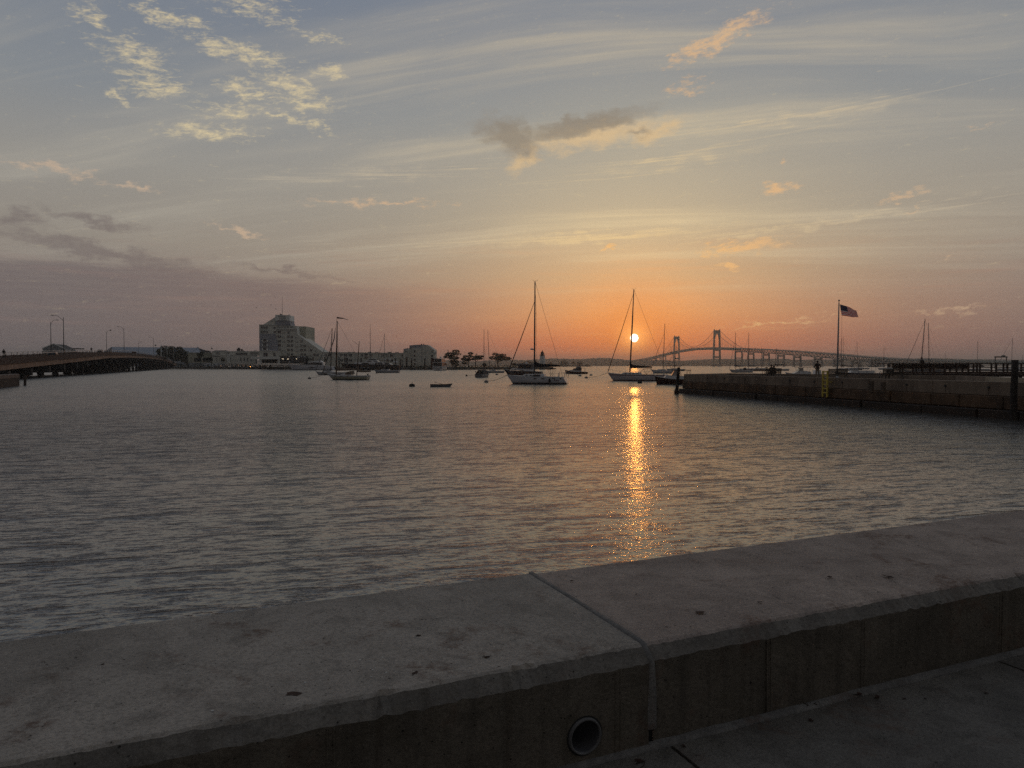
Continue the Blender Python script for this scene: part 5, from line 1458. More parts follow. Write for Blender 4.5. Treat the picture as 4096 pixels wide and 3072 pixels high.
for i, (p0, p1, w0, lb) in enumerate((((765, 1476), (1160, 1476.4), 3, 'long dark floating dock below the white wing'), ((1290, 1478), (1840, 1479.5), 3, 'long dark floating dock behind the motor yachts'))):
    a = gnd(*p0); b = gnd(*p1); d = (b - a).normalized(); n_ = Vector((-d.y, d.x, 0))
    g = thing('floating_dock', lb, 'dock', tuple(a), math.atan2(d.y, d.x), 'floating docks of the island marina')
    ln = (b - a).length
    n = int(ln / 6)
    me = MB().box(0, 5.9, 0, w0, -.2, .75).mesh('dock_section'); me.materials.append(M_FLOATD)
    for k in range(n): link('dock_section', me, None, g, (k * ln / n, 3, 0))
M_CAP = mat('pile_cap_white', (.5, .5, .48), .6, .1)
M_PILE = mat('timber_pile', (.035, .028, .024), .9, .3, 2, .5, 8, stretch=(1, 1, .3))
PG = 'white-capped mooring piles of the island marina'
def dock_pile(px, ytop, Y, r=.42, lb='dark mooring pile with white conical cap', cap=True):
    t = at(px, ytop, Y)
    g = thing('mooring_pile', lb, 'pile', (t.x, Y, 0), group=PG)
    MB().tube([(0, 0, -1.5), (0, 0, t.z - .4)], r, 8).build('shaft', M_PILE, g)
    if cap: MB().lathe([(r * 1.05, 0), (r * 1.05, .12), (.05, .55)], 10, (0, 0, t.z - .4)).build('cap', M_CAP, g)
for i, (x, y, lb) in enumerate(((250, 322, 'capped pile off the bow of the dark yacht'), (480, 336, 'capped pile before the red-brown balcony door of the long wing'), (862, 330, 'capped pile behind the mizzen mast of the ketch'), (1804, 345, 'capped pile at the stern of the dark yacht, left of two'),
                             (1946, 355, 'capped pile at the stern of the dark yacht, right of two'))): dock_pile(*z5(x, y), 455, lb=lb)
for x, y, lb in ((425, 648, 'capped pile right of the little white cabin boat'), (915, 645, 'capped pile in front of the end block'), ): dock_pile(*z6(x, y), 448, lb=lb)
for x, y, lb in ((1203, 1272, 'capped pile above the bow of the express cruiser'), (1448, 1275, 'capped pile above the stern of the express cruiser')): dock_pile(*z4(x, y), 460, lb=lb)
dock_pile(*z4(125, 1470), 505, .3, 'short uncapped dark post in the water left of the express cruiser', False)
# parked cars seen as pale roofs behind the dock
def car_mesh(g, L, m, h=1.5, w=1.8):
    body = [(-L / 2, .35), (L / 2, .35), (L / 2 + .02, .75), (L * .28, .92), (-L * .46, .95), (-L / 2, .8)]
    house(g, body, w, m, 'body', .96)
    house(g, [(-L * .42, .93), (L * .27, .9), (L * .1, h), (-L * .32, h)], w * .92, M_CLEAR, 'glasshouse', .82)
    MB().box(-L * .31, L * .09, -w * .36, w * .36, h - .02, h + .05).build('roof', m, g)
    for sx_ in (-1, 1):
        for sy in (-1, 1):
            wb = bpy.data.objects.new('wheel', None); COL.objects.link(wb); wb.parent = g; wb.location = (sx_ * L * .31, sy * (w / 2 - .1), .33)
            MB().tube([(0, -.11, 0), (0, .11, 0)], .33, 12).build('tyre', M_RUB, wb)
            MB().tube([(0, -.115, 0), (0, .115, 0)], .19, 10).build('rim', M_STAIN, wb)
    for sy in (-1, 1):
        MB().box(L / 2 - .02, L / 2 + .03, sy * w * .38 - .16, sy * w * .38 + .16, .6, .74).build('headlight', M_GLOBE, g)
for i, (x, col, lb) in enumerate(((95, (.2, .2, .21), 'grey car with a pale roof below the dark trees'), (200, (.16, .16, .17), 'dark grey car right of the tree clump'), (600, (.3, .3, .31), 'silver car left of the cypress pair'), (765, (.34, .34, .35), 'rounded white van parked below the cypress pair'),
                              (910, (.16, .17, .17), 'dark car parked right of the rounded white van'), (1060, (.3, .31, .32), 'silver car parked behind the grey-hulled boat'), (1350, (.12, .13, .13), 'dark car parked behind the blue-grey boat'), (1500, (.34, .34, .34), 'white car parked below the slot windows'), (1640, (.3, .3, .3), 'pale car parked right of the white car below the slot windows'))):
    p = at(*z3(x, 600), 519)
    g = thing('parked_car', lb, 'car', (p.x, 519 + (i % 2) * 1.5 if p.x > -190 else 560, 1.56), R(80 + (i * 37) % 25), 'cars parked along the hotel quay')
    car_mesh(g, 4.5, mat('car_paint_%d' % i, col, .3, .05), 2.0 if 'van' in lb else 1.5)
# ================================================================ stone pier on the right
ZP, ZD = 1.93, 1.50
PA, PN = Vector((17.5, 72.5, 0)), Vector((27.2, 33.0, 0))       # near face: tip -> landward end
PBk, PC, PD, PE, PF = Vector((24.5, 80.5, 0)), Vector((39, 62, 0)), Vector((37.4, 55.5, 0)), Vector((34.2, 44.5, 0)), Vector((34, 33, 0))
M_PCONC = mat('pier_concrete', (.165, .118, .085), .85, .3, .7, .6, 6, col2=(.25, .19, .142), stretch=(1, 1, .35))
M_PSTONE = mat('pier_granite', (.095, .058, .035), .9, .5, .9, .7, 5)
M_PWET = mat('weedy_granite', (.032, .019, .012), .7, .4, 1.2, .7, 6)
M_PDECK = mat('pier_deck', (.22, .20, .18), .9, .2, .5)
M_PWALL2 = mat('pier_parapet', (.20, .155, .12), .85, .25, .6, .3, 8)
PR = thing('stone_pier', 'granite and concrete pier reaching out from the right, ladder on its face', 'pier', tuple(PA))
PL = PR.location
def P2(v): return (v.x - PL.x, v.y - PL.y)
ins = Vector((.5, .1, 0))
MB().prism([P2(p) for p in (PA + ins, PBk + Vector((.2, -.6, 0)), PC + Vector((-.5, -.3, 0)), PD + Vector((-.5, 0, 0)), PE + Vector((-.5, 0, 0)), PF, PN + ins)], -1.2, ZD, 'z').build('fill', M_PDECK, PR)
dirn = (PN - PA).normalized(); nrm = Vector((dirn.y, -dirn.x, 0))
if nrm.x > 0: nrm = -nrm
LEN = (PN - PA).length
ang_p = math.atan2(dirn.y, dirn.x)
def face_block(name, m, s0, s1, z0, z1, out, thick=.6, jit=0.0, bev=.03):
    a = PA + dirn * s0 + nrm * out; b = PA + dirn * s1 + nrm * out
    t = -nrm * thick
    c = [a, b, b + t, a + t]
    V = [(*P2(p), z0) for p in c] + [(*P2(p), z1) for p in c]
    # front face slightly bevelled so that joints read as recesses
    fa, fb = a + dirn * bev, b - dirn * bev
    fo = nrm * bev
    V += [(*P2(fa + fo), z0 + bev), (*P2(fb + fo), z0 + bev), (*P2(fb + fo), z1 - bev), (*P2(fa + fo), z1 - bev)]
    mb = MB()
    mb.add(V, [(0, 3, 2, 1), (4, 5, 6, 7), (1, 2, 6, 5), (2, 3, 7, 6), (3, 0, 4, 7), (0, 1, 9, 8), (1, 5, 10, 9), (5, 4, 11, 10), (4, 0, 8, 11), (8, 9, 10, 11)])
    return mb.build(name, m, PR)
rnd = random.Random(3)
s = 0.0
while s < LEN:           # concrete cap in cast lengths
    w = min(LEN - s, 5.2)
    face_block('coping_slab', M_PCONC, s + .006, s + w - .006, 1.18, ZP, 0, .55, bev=.025); s += w
for z0, z1, m, o, wr in ((.46, 1.175, M_PSTONE, .10, (1.6, 3.4)), (-.35, .455, M_PWET, .34, (1.8, 3.8)), (-1.2, -.352, M_PWET, .5, (3, 4))):
    s = -.1 if o < .2 else -.3
    while s < LEN:
        w = min(LEN - s, rnd.uniform(*wr))
        face_block('stone_block', m, s + .015, s + w - .015, z0 + (rnd.uniform(0, .02)), z1 - .01, o + rnd.uniform(-.05, .06), .8, bev=.05); s += w
# tie-rod plates in the cap
for px in (2832, 2900, 2981, 3067, 3161, 3260, 3371, 3493, 3629, 3784, 3957):
    r = (px - 2048) / F
    # intersection of the view column with the near face
    t = (PA.x - r * PA.y) / (r * dirn.y - dirn.x)
    q = PA + dirn * t + nrm * .03
    MB().tube([(*P2(q - nrm * .1), 1.62), (*P2(q + nrm * .04), 1.62)], .07, 8).build('tie_rod_plate', M_RUB, PR)
    MB().tube([(*P2(q + nrm * .002), 1.57), (*P2(q + nrm * .002), 1.25)], .012, 4).build('rust_drip', mat('rust', (.05, .03, .02), .9, .3), PR)
# tip and far parapet walls
def parapet(name, a, b, th=.45, m=None, z0=-1.2):
    d = (b - a).normalized(); n = Vector((-d.y, d.x, 0)) * th
    V = [(*P2(p), z) for z in (z0, ZP) for p in (a, b, b + n, a + n)]
    return MB().add(V, [(0, 3, 2, 1), (4, 5, 6, 7), (0, 1, 5, 4), (1, 2, 6, 5), (2, 3, 7, 6), (3, 0, 4, 7)]).build(name, m or M_PWALL2, PR)
parapet('tip_parapet', PBk, PA + Vector((.25, .35, 0)), .45)
parapet('far_parapet', PC, PBk, .45); parapet('far_parapet', PD, PC + Vector((-.1, -.3, 0)), .45); parapet('far_parapet', PE, PD, .45, mat('pier_parapet_light', (.32, .27, .20), .85, .2, .6)); parapet('far_parapet', PF, PE, .45)
def on_pier(px, Y): q = at(px, 1462, Y); return Vector((q.x, Y, ZD))
def face_pt(px):
    r = (px - 2048) / F
    t = (PA.x - r * PA.y) / (r * dirn.y - dirn.x)
    return PA + dirn * t
# ladder
q = face_pt(3321)
LD = thing('ladder', 'yellow ladder bolted to the pier face', 'ladder', tuple(q + nrm * .42), ang_p)
M_YEL = mat('yellow_paint', (.55, .42, .07), .6, .2, 3)
for sx_ in (-.24, .24): MB().box(sx_ - .045, sx_ + .045, -.05, .05, .55, 2.42).build('rail', M_YEL, LD)
for k in range(6): MB().box(-.2, .2, -.035, .035, .82 + k * .3, .90 + k * .3).build('rung', M_YEL, LD)
for sx_ in (-.24, .24):
    MB().box(sx_ - .03, sx_ + .03, -.44, -.05, 1.6, 1.66).build('bracket', M_YEL, LD)
LD.rotation_euler.z = ang_p + math.pi
# timber piles
def timber(px_top, y_top, px_bot, Y, w, lb, bottom=-1.5, m=None):
    t = at(px_top, y_top, Y); b = at(px_bot, 1462, Y)
    g = thing('timber_pile', lb, 'pile', (b.x, Y, 0), group='timber piles along the stone pier')
    rings = []
    d = Vector((t.x - b.x, 0, t.z))
    N = 7
    for k in range(N):
        f = k / (N - 1); z = bottom + (t.z - bottom) * f; x = (t.x - b.x) * z / max(.1, t.z)
        rings.append((x, .02 * math.sin(k * 2.1), z))
    MB().tube(rings, [w * .56, w * .54, w * .52, w * .5, w * .5, w * .5, w * .48], 10).build('shaft', m or M_PILE, g)
    return g
g = timber(2715, 1470, 2707, 70.5, .31, 'leaning timber pile standing alone off the pier tip')
MB().lathe([(.22, 0), (.25, .15), (.22, .35), (.17, .5)], 9, (0, 0, -.05)).build('weed_collar', M_PWET, g)
q = face_pt(4059); timber(4060, 1440, 4057, q.y - .9, .33, 'tall thick timber pile at the right edge of the picture')
for px, y0, y1, lb in ((3518, 1524, 1571, 'left of two broken fender posts on the pier face'), (3565, 1528, 1572, 'right of two broken fender posts on the pier face, wider one')):
    q = face_pt(px) + nrm * .52
    zt, zb = at(px, y0, q.y).z, at(px, y1, q.y).z
    g = thing('fender_post', lb, 'post', (q.x, q.y, 0), ang_p, 'broken fender posts')
    MB().prism([(-.11, zb), (-.02, zb + .12), (.04, zb - .03), (.12, zb + .05), (.11, zt), (-.11, zt - .03)], -.16, .02).build('timber', mat('fender_timber', (.13, .095, .07), .9, .35, 3, .5, 12, stretch=(1, 1, .3)), g)
    MB().tube([(0, -.2, zt - .2), (0, .04, zt - .2)], .025, 6).build('bolt', M_RUB, g)
# benches
M_SLAT = mat('bench_slats', (.055, .04, .03), .6, .25, 2, stretch=(1, 6, 6))
M_IRON = mat('bench_iron', (.02, .02, .02), .5, .1)
def bench(label, px, Y, rot, L=1.75):
    p = on_pier(px, Y)
    g = thing('park_bench', label, 'bench', tuple(p), R(rot), 'benches on the stone pier')
    # local: back of the bench faces -y (towards the camera), sitters look to +y
    for k in range(5): MB().box(-L / 2, L / 2, -.2 - .012 * k, -.165 - .012 * k, .50 + k * .105, .59 + k * .105).build('back_slat', M_SLAT, g)
    for k in range(4): MB().box(-L / 2, L / 2, -.14 + k * .125, -.03 + k * .125, .43, .46).build('seat_slat', M_SLAT, g)
    for x in (-L / 2 + .04, 0, L / 2 - .04):
        MB().tube([(x, -.16, .40), (x, -.2, .7), (x, -.27, 1.03)], .025, 6).build('back_stay', M_IRON, g)
    for x in (-L / 2 - .03, L / 2 + .03):
        MB().tube([(x + .0, -.22, 0), (x, -.12, .22), (x, -.16, .42)], .03, 6).build('leg', M_IRON, g)
        MB().tube([(x, .40, 0), (x, .30, .22), (x, .34, .42)], .03, 6).build('leg', M_IRON, g)
        MB().tube([(x, .12 + .2 * math.cos(2 * math.pi * k / 16), .60 + .19 * math.sin(2 * math.pi * k / 16)) for k in range(17)], .022, 6).build('arm_scroll', M_IRON, g)
        MB().bar((x, -.16, .40), (x, .36, .41), .04).build('side_rail', M_IRON, g)
    return g
b1 = bench('bench with a couple on it near the pier end', 3090, 71.5, 12)
b2 = bench('empty bench beside the flagpole', 3347, 62.5, 4)
b3 = bench('bench with one person in white in front of the timber dock', 3568, 60.5, -4, 1.7)
# ---------------------------------------------------------------- people
def person(label, loc, rotz, joints, mats, hair=True, hair_col=(.02, .016, .012), scale=1.0, cat='person'):
    """one skinned body: joints is {name: (x, y, z, r)}, bones given as a chain list"""
    bones = [('hip', 'belly'), ('belly', 'chest'), ('chest', 'neck'), ('neck', 'chin'), ('chin', 'head'), ('chest', 'shL'), ('shL', 'elL'), ('elL', 'wrL'), ('wrL', 'haL'), ('chest', 'shR'), ('shR', 'elR'), ('elR', 'wrR'), ('wrR', 'haR'),
             ('hip', 'thL'), ('thL', 'knL'), ('knL', 'anL'), ('anL', 'toL'), ('hip', 'thR'), ('thR', 'knR'), ('knR', 'anR'), ('anR', 'toR')]
    names = list(joints)
    me = bpy.data.meshes.new('body')
    me.from_pydata([tuple(v * scale for v in joints[n][:3]) for n in names], [(names.index(a), names.index(b)) for a, b in bones], [])
    o = bpy.data.objects.new('body', me); COL.objects.link(o)
    sk = o.modifiers.new('skin', 'SKIN'); 
    if not me.skin_vertices: 
        bm = bmesh.new(); bm.from_mesh(me); bm.verts.layers.skin.verify(); bm.to_mesh(me); bm.free()
    for n, sv in zip(names, me.skin_vertices[0].data):
        r = joints[n][3] * scale; sv.radius = (r, r * (joints[n][4] if len(joints[n]) > 4 else 1.0)); sv.use_root = (n == 'hip')
    ss = o.modifiers.new('sub', 'SUBSURF'); ss.levels = 2; ss.render_levels = 2
    bpy.context.view_layer.update()
    dg = bpy.context.evaluated_depsgraph_get()
    m2 = bpy.data.meshes.new_from_object(o.evaluated_get(dg)); m2.name = 'body'
    bpy.data.objects.remove(o)
    for p in m2.polygons: p.use_smooth = True
    g = thing('person', label, cat, loc, rotz, 'people on the pier')
    m2.materials.clear()
    for mm in mats: m2.materials.append(mm)      # skin, top, trousers, shoes
    H = joints
    def zmid(n): return H[n][2] * scale
    wl, wr_ = Vector(H['wrL'][:3]) * scale, Vector(H['wrR'][:3]) * scale
    hipz = zmid('hip') + .02; 
    for p in m2.polygons:
        c = p.center
        dl = min((c - wl).length, (c - wr_).length, (c - Vector(H['haL'][:3]) * scale).length, (c - Vector(H['haR'][:3]) * scale).length)
        legd = min((c - Vector(H[n][:3]) * scale).length for n in ('knL', 'knR', 'anL', 'anR', 'thL', 'thR'))
        bod = min((c - Vector(H[n][:3]) * scale).length for n in ('belly', 'chest', 'shL', 'shR', 'elL', 'elR'))
        if c.z > zmid('neck') + .01: p.material_index = 0
        elif dl < .085: p.material_index = 0
        elif legd < bod and c.z < zmid('anL') + .02 and (c - Vector(H['toL'][:3]) * scale).length < .25 or (c - Vector(H['toR'][:3]) * scale).length < .14: p.material_index = 3
        elif legd < bod: p.material_index = 2
        else: p.material_index = 1
    b = bpy.data.objects.new('body', m2); COL.objects.link(b); b.parent = g
    hd = Vector(H['head'][:3]) * scale
    if hair:
        hm_ = mat('hair_%d' % int(hair_col[0] * 1000), hair_col, .7, .3, 20)
        mb = MB(); mb.sphere((hd.x, hd.y - .012 * scale, hd.z + .01), .106 * scale, 14, 9, (.95, 1.05, 1.05))
        me = mb.mesh('hair'); 
        bm = bmesh.new(); bm.from_mesh(me)
        bmesh.ops.delete(bm, geom=[v for v in bm.verts if v.co.z < hd.z - .05 and v.co.y > hd.y - .02 or v.co.y > hd.y + .06 and v.co.z < hd.z + .04], context='VERTS')
        bm.to_mesh(me); bm.free()
        link('hair', me, hm_, g)
    # nose and ears keep the head readable from the side
    MB().sphere((hd.x, hd.y + .105 * scale, hd.z - .03), .016, 6, 4, (.8, 1, 1.3)).build('nose', mats[0], g)
    for sx_ in (-1, 1): MB().sphere((hd.x + sx_ * .09 * scale, hd.y - .005, hd.z - .025), .026, 6, 4, (.4, .8, 1.2)).build('ear', mats[0], g)
    return g
SKIN = mat('skin', (.30, .17, .12), .6, .1, 5)
def cloth(n, c): return mat('cloth_' + n, c, .9, .15, 8, .3, 60)
STAND = {'hip': (0, 0, .95, .15, .8), 'belly': (0, .01, 1.12, .145, .75), 'chest': (0, 0, 1.36, .165, .7), 'neck': (0, .0, 1.52, .06), 'chin': (0, .02, 1.58, .062), 'head': (0, .02, 1.665, .092, 1.05),
         'shL': (-.19, 0, 1.43, .07), 'elL': (-.26, -.02, 1.16, .05), 'wrL': (-.17, .12, .98, .034), 'haL': (-.12, .17, .95, .036), 'shR': (.19, 0, 1.43, .07), 'elR': (.26, -.02, 1.16, .05), 'wrR': (.17, .12, .98, .034), 'haR': (.12, .17, .95, .036),
         'thL': (-.10, 0, .86, .095), 'knL': (-.11, .02, .48, .062), 'anL': (-.12, -.02, .09, .045), 'toL': (-.14, .14, .035, .036), 'thR': (.10, 0, .86, .095), 'knR': (.11, .02, .48, .062), 'anR': (.12, -.02, .09, .045), 'toR': (.14, .14, .035, .036)}
SIT = {'hip': (0, .02, .58, .155, .85), 'belly': (0, -.02, .74, .15, .8), 'chest': (0, -.04, .98, .165, .72), 'neck': (0, -.02, 1.14, .06), 'chin': (0, .01, 1.20, .062), 'head': (0, .02, 1.285, .092, 1.05),
       'shL': (-.19, -.03, 1.05, .07), 'elL': (-.25, .06, .80, .05), 'wrL': (-.14, .26, .68, .034), 'haL': (-.10, .32, .66, .036), 'shR': (.19, -.03, 1.05, .07), 'elR': (.25, .06, .80, .05), 'wrR': (.14, .26, .68, .034), 'haR': (.10, .32, .66, .036),
       'thL': (-.11, .08, .56, .095), 'knL': (-.13, .47, .52, .062), 'anL': (-.13, .50, .09, .045), 'toL': (-.14, .64, .035, .036), 'thR': (.11, .08, .56, .095), 'knR': (.13, .47, .52, .062), 'anR': (.13, .50, .09, .045), 'toR': (.14, .64, .035, .036)}
def sit_on(b, dx, label, mats, hc, lean=0.0, sc=1.0):
    J = {k: (v[0] + lean * max(0, v[2] - .6), *v[1:]) for k, v in SIT.items()}
    a = b.rotation_euler.z
    p = Vector((b.location.x + dx * math.cos(a), b.location.y + dx * math.sin(a), b.location.z))
    return person(label, tuple(p), a, J, mats, True, hc, sc)
sit_on(b1, -.12, 'person with short dark hair seated left on the bench at the pier end', [SKIN, cloth('dark_top', (.03, .026, .025)), cloth('dark_trousers', (.03, .03, .035)), M_RUB], (.018, .014, .012))
sit_on(b1, .30, 'person with lighter hair leaning left against a companion on the bench', [SKIN, cloth('brown_top', (.07, .045, .035)), cloth('blue_trousers', (.04, .045, .06)), M_RUB], (.14, .085, .05), -.25, .95)
sit_on(b3, -.15, 'person in a white shirt seated alone on the right-hand bench', [SKIN, cloth('white_shirt', (.42, .42, .40)), cloth('dark_trousers', (.03, .03, .035)), M_RUB], (.03, .025, .02), -.1)
person('person standing with hands in front, dark jacket and pale trousers', tuple(on_pier(3270, 69)), R(-12), STAND, [SKIN, cloth('dark_jacket', (.028, .022, .022)), cloth('khaki', (.20, .15, .11)), M_RUB], True, (.02, .016, .013), 1.0)
# ---------------------------------------------------------------- flagpole and flag
p = on_pier(3349, 68.5)
FP = thing('flagpole', 'tall pale flagpole with ball finial on the pier', 'flagpole', tuple(p))
t = at(3356, 1211, 68.5); bt = at(3356, 1202, 68.5)
M_FPOLE = mat('flagpole_paint', (.26, .27, .28), .4, .08, 2)
dxp = t.x - p.x
MB().tube([(0, 0, 0), (dxp * .5, 0, (t.z - ZD) * .5), (dxp, 0, t.z - ZD)], [.085, .075, .05], 10).build('pole', M_FPOLE, FP)
MB().sphere((dxp, 0, bt.z - ZD), .085, 12, 8).build('ball_finial', M_FPOLE, FP)
MB().tube([(dxp, 0, t.z - ZD - .05), (dxp, 0, bt.z - ZD)], .03, 8).build('truck', M_FPOLE, FP)
MB().lathe([(.2, 0), (.2, .04), (.11, .12), (.09, .3)], 12).build('base_flange', M_FPOLE, FP)
hp_ = at(3367, 1264, 68.5) - p
MB().tube([(dxp + .05, -.02, t.z - ZD - .2), (hp_.x, -.05, hp_.z), (hp_.x - .02, -.05, hp_.z * .5), (.12, -.02, 1.2)], .008, 4).build('halyard', M_ROPE, FP)
def flag():
    TL, BL = at(3360, 1217, 68.5), at(3367, 1262, 68.5)
    TR, BR = at(3428, 1243, 68.5), at(3433, 1271, 68.5)
    g = thing('flag', 'striped red and white flag with dark blue canton flying from the flagpole', 'flag', tuple(BL))
    W_, H_ = 40, 26
    def pos(u, v):
        a = TL.lerp(TR, u); b = BL.lerp(BR, u)
        q = a.lerp(b, v) - BL
        q.z += .05 * math.sin(u * 7 + v * 1.4) * u - .05 * math.sin(u * math.pi) * (1 - v) * -1
        q.y += .13 * math.sin(u * 8.5 + v * 1.2) * (.3 + u)
        return q
    red, wht, blu = mat('flag_red', (.60, .02, .03), .85, .1, 10), mat('flag_white', (.80, .74, .70), .85, .08, 10), mat('flag_blue', (.035, .035, .08), .85, .1, 10)
    for fm_ in (red, wht, blu):
        t_ = fm_.node_tree; out_ = t_.nodes['Material Output']; pb = t_.nodes['Principled BSDF']
        tr = t_.nodes.new('ShaderNodeBsdfTranslucent'); mx = t_.nodes.new('ShaderNodeMixShader'); mx.inputs[0].default_value = .7
        t_.links.new(pb.inputs['Base Color'].links[0].from_socket, tr.inputs[0])
        t_.links.new(pb.outputs[0], mx.inputs[1]); t_.links.new(tr.outputs[0], mx.inputs[2]); t_.links.new(mx.outputs[0], out_.inputs[0])
    for s in range(13):
        u0 = 16 if s < 7 else 0
        V = []; Fc = []
        for i in range(u0, W_ + 1):
            for j in range(3): V.append(pos(i / W_, (s * 2 + j) / H_))
        n = W_ + 1 - u0
        for i in range(n - 1):
            for j in range(2): Fc.append((i * 3 + j, i * 3 + j + 1, (i + 1) * 3 + j + 1, (i + 1) * 3 + j))
        MB().add(V, Fc, True).build('stripe', red if s % 2 == 0 else wht, g, fixn=False)
    V = []; Fc = []
    for i in range(17):
        for j in range(15): V.append(pos(i / W_, j / H_))
    for i in range(16):
        for j in range(14): Fc.append((i * 15 + j, i * 15 + j + 1, (i + 1) * 15 + j + 1, (i + 1) * 15 + j))
    can = MB().add(V, Fc, True).build('canton', blu, g, fixn=False)
    V, Fc = [], []
    for r in range(9):
        for c in range(6 if r % 2 == 0 else 5):
            q = pos((1.3 + c * 2.6 + (1.3 if r % 2 else 0)) / W_, (.9 + r * 1.5) / H_) + Vector((0, -.012, 0))
            o = len(V); V.append(q)
            for k in range(10):
                rr = .034 if k % 2 == 0 else .014
                V.append(q + Vector((rr * math.sin(2 * math.pi * k / 10), -.004, rr * math.cos(2 * math.pi * k / 10))))
            Fc += [(o, o + 1 + k, o + 1 + (k + 1) % 10) for k in range(10)]
    MB().add(V, Fc).build('stars', wht, can, fixn=False)
flag()
# ---------------------------------------------------------------- timber dock with railing
YD = 77.0
M_DOCKW = mat('dock_boards', (.085, .055, .042), .85, .3, 1.5, .3, 12, stretch=(.6, 4, 4))
M_DOCKD = mat('dock_dark', (.045, .03, .024), .9, .3, 1.5, .3, 12)
x0, x1 = at(3568, 1462, YD).x, at(4300, 1462, YD).x
TD = thing('timber_dock', 'dark timber dock with plank railing behind the stone pier', 'dock', (x0, YD, 0))
def dz_(py): return at(3700, py, YD).z
zt, zd_ = dz_(1453), dz_(1494)
LNG = x1 - x0
MB().box(0, LNG, -.4, 3.2, zd_ - .35, zd_ - .06).build('deck_beam', M_DOCKD, TD)
pk = MB().box(0, .19, -.35, 3.15, zd_ - .058, zd_).mesh('deck_plank'); pk.materials.append(M_DOCKW)
k = 0
while k * .2 < LNG: link('deck_plank', pk, None, TD, (k * .2, 0, 0)); k += 1
def post(px, side=0.0, w=.14, ztop=None, nm='rail_post'):
    x = at(px, 1462, YD + side).x - x0
    MB().box(x - w / 2, x + w / 2, side - .07, side + .07, zd_ - .3, ztop or zt - .05).build(nm, M_DOCKW, TD)
for px in (3572, 3612, 3652, 3691, 3735, 3779, 3826, 3874, 3920, 3966, 4014, 4062, 4110, 4160): post(px)
for px in (3894, 3908, 3985, 4030, 4085, 3600, 3665, 3720, 3800, 3850): post(px, 3.0)
MB().box(-.3, LNG, -.13, .1, zt - .05, zt + .02).build('cap_rail', M_DOCKW, TD)
MB().box(0, LNG, 2.95, 3.1, zt - .06, zt).build('cap_rail', M_DOCKW, TD)
for px0, px1 in ((3572, 3612), (3614, 3651), (3653, 3690), (3693, 3734), (3737, 3778), (3781, 3825), (3828, 3873)):
    a_, b_ = at(px0 + 1.5, 1462, YD).x - x0, at(px1 - 1.5, 1462, YD).x - x0
    for j in range(4):
        zz = zt - .09 - j * .155
        MB().box(a_, b_, .02 + .01 * (j % 2), .06, zz - .15, zz).build('backboard', M_DOCKD, TD)
for z in (dz_(1469), dz_(1482)):
    MB().box(0, LNG, .075, .12, z - .05, z + .04).build('mid_rail', M_DOCKD, TD)
    MB().box(at(3874, 1462, YD).x - x0, LNG, 2.95, 3.0, z - .05, z + .04).build('mid_rail', M_DOCKD, TD)
MB().box(0, LNG, -.18, -.08, zd_ + .02, zd_ + .22).build('kick_board', M_DOCKW, TD)
for k in range(9):
    x = k * 2.6 + .3
    for yy in (.0, 2.8): MB().tube([(x, yy, -1.5), (x, yy, zd_ - .3)], .16, 8).build('support_pile', M_PILE, TD)
# dock corner post
p = at(3555, 1455, 78.5)
g = thing('dock_post', 'square dark post standing at the left end of the timber dock', 'post', (p.x, 78.5, 0))
MB().tube([(0, 0, -1.5), (0, 0, p.z - .06)], .15, 8).build('shaft', M_PILE, g)
MB().lathe([(.17, 0), (.17, .04), (.05, .07)], 8, (0, 0, p.z - .06)).build('cap', M_DOCKD, g)
# person behind the dock railing, seen from the back
p = at(3690, 1462, YD + 1.2)
person('person in a dark jacket leaning on the timber dock railing', (p.x, YD + 1.2, zd_), R(20), {k: (v[0], v[1] + .25 * max(0, v[2] - .95) * .6, *v[2:]) for k, v in STAND.items()}, [SKIN, cloth('dark_jacket', (.028, .022, .022)), cloth('dark_trousers', (.03, .03, .035)), M_RUB], True, (.015, .012, .012), 1.0)
# ---------------------------------------------------------------- boats behind the pier
g, e, c = motorboat('speedboat', 'white speedboat with dark cockpit cover just behind the pier wall', 2922, 0, 170, 6.0, 2.2, hullmat('hull_white', (.50, .50, .52)), .85, .7, .65, rake=1.0, Y=118)
house(g, [(-1.5, .65), (1.6, .7), (.6, .98), (-.3, 1.3), (-1.2, 1.1)], 1.7, M_GEL, 'cabin')
house(g, [(-2.7, .6), (-.4, .62), (-1.0, 1.25), (-2.0, 1.05)], 1.78, M_CANVAS_D, 'cockpit_cover')
sailboat('sailboat', 'sloop with grey sail cover and thin mast left of the bench couple', 2962, 1490, 8.8, 172, 2942, 1330, cover=M_CANVAS_G, jib=True, jib_top=.86, detail=1, dodger=True, mast_r=.09, mast_x=2.0, radar=True, boom=.5)
sailboat('sailboat', 'sloop with drooping grey sail between the speedboat and the bench couple', 3010, 1484, 13, 170, 2995, 1330, cover=M_CANVAS_G, jib=True, jib_top=.9, detail=1, dodger=True, mast_r=.12, mast_x=2.0, boom=.5, hm=hullmat('hull_navy', (.05, .03, .035)))
sailboat('sailboat', 'dark-hulled sailboat with short mast behind the bench couple', 3050, 1482, 12, 178, 3046, 1392, cover=None, jib=False, detail=1, dodger=True, mast_r=.1, mast_x=.5, hm=MATS['hull_navy'], radar=True)
sailboat('sailboat', 'sailboat whose short mast rises just right of the seated couple', 3110, 1483, 11, 176, 3106, 1393, cover=M_CANVAS_D, jib=False, detail=1, dodger=False, mast_r=.12, mast_x=1.5, boom=.6, boom_z=2.0)
g, e, c = motorboat('fishing_boat', 'white fishing boat with dark flat canopy left of the standing person', 3212, 0, 174, 7.2, 2.5, MATS['hull_white'], 1.35, .95, .8, Y=150, rake=1.0)
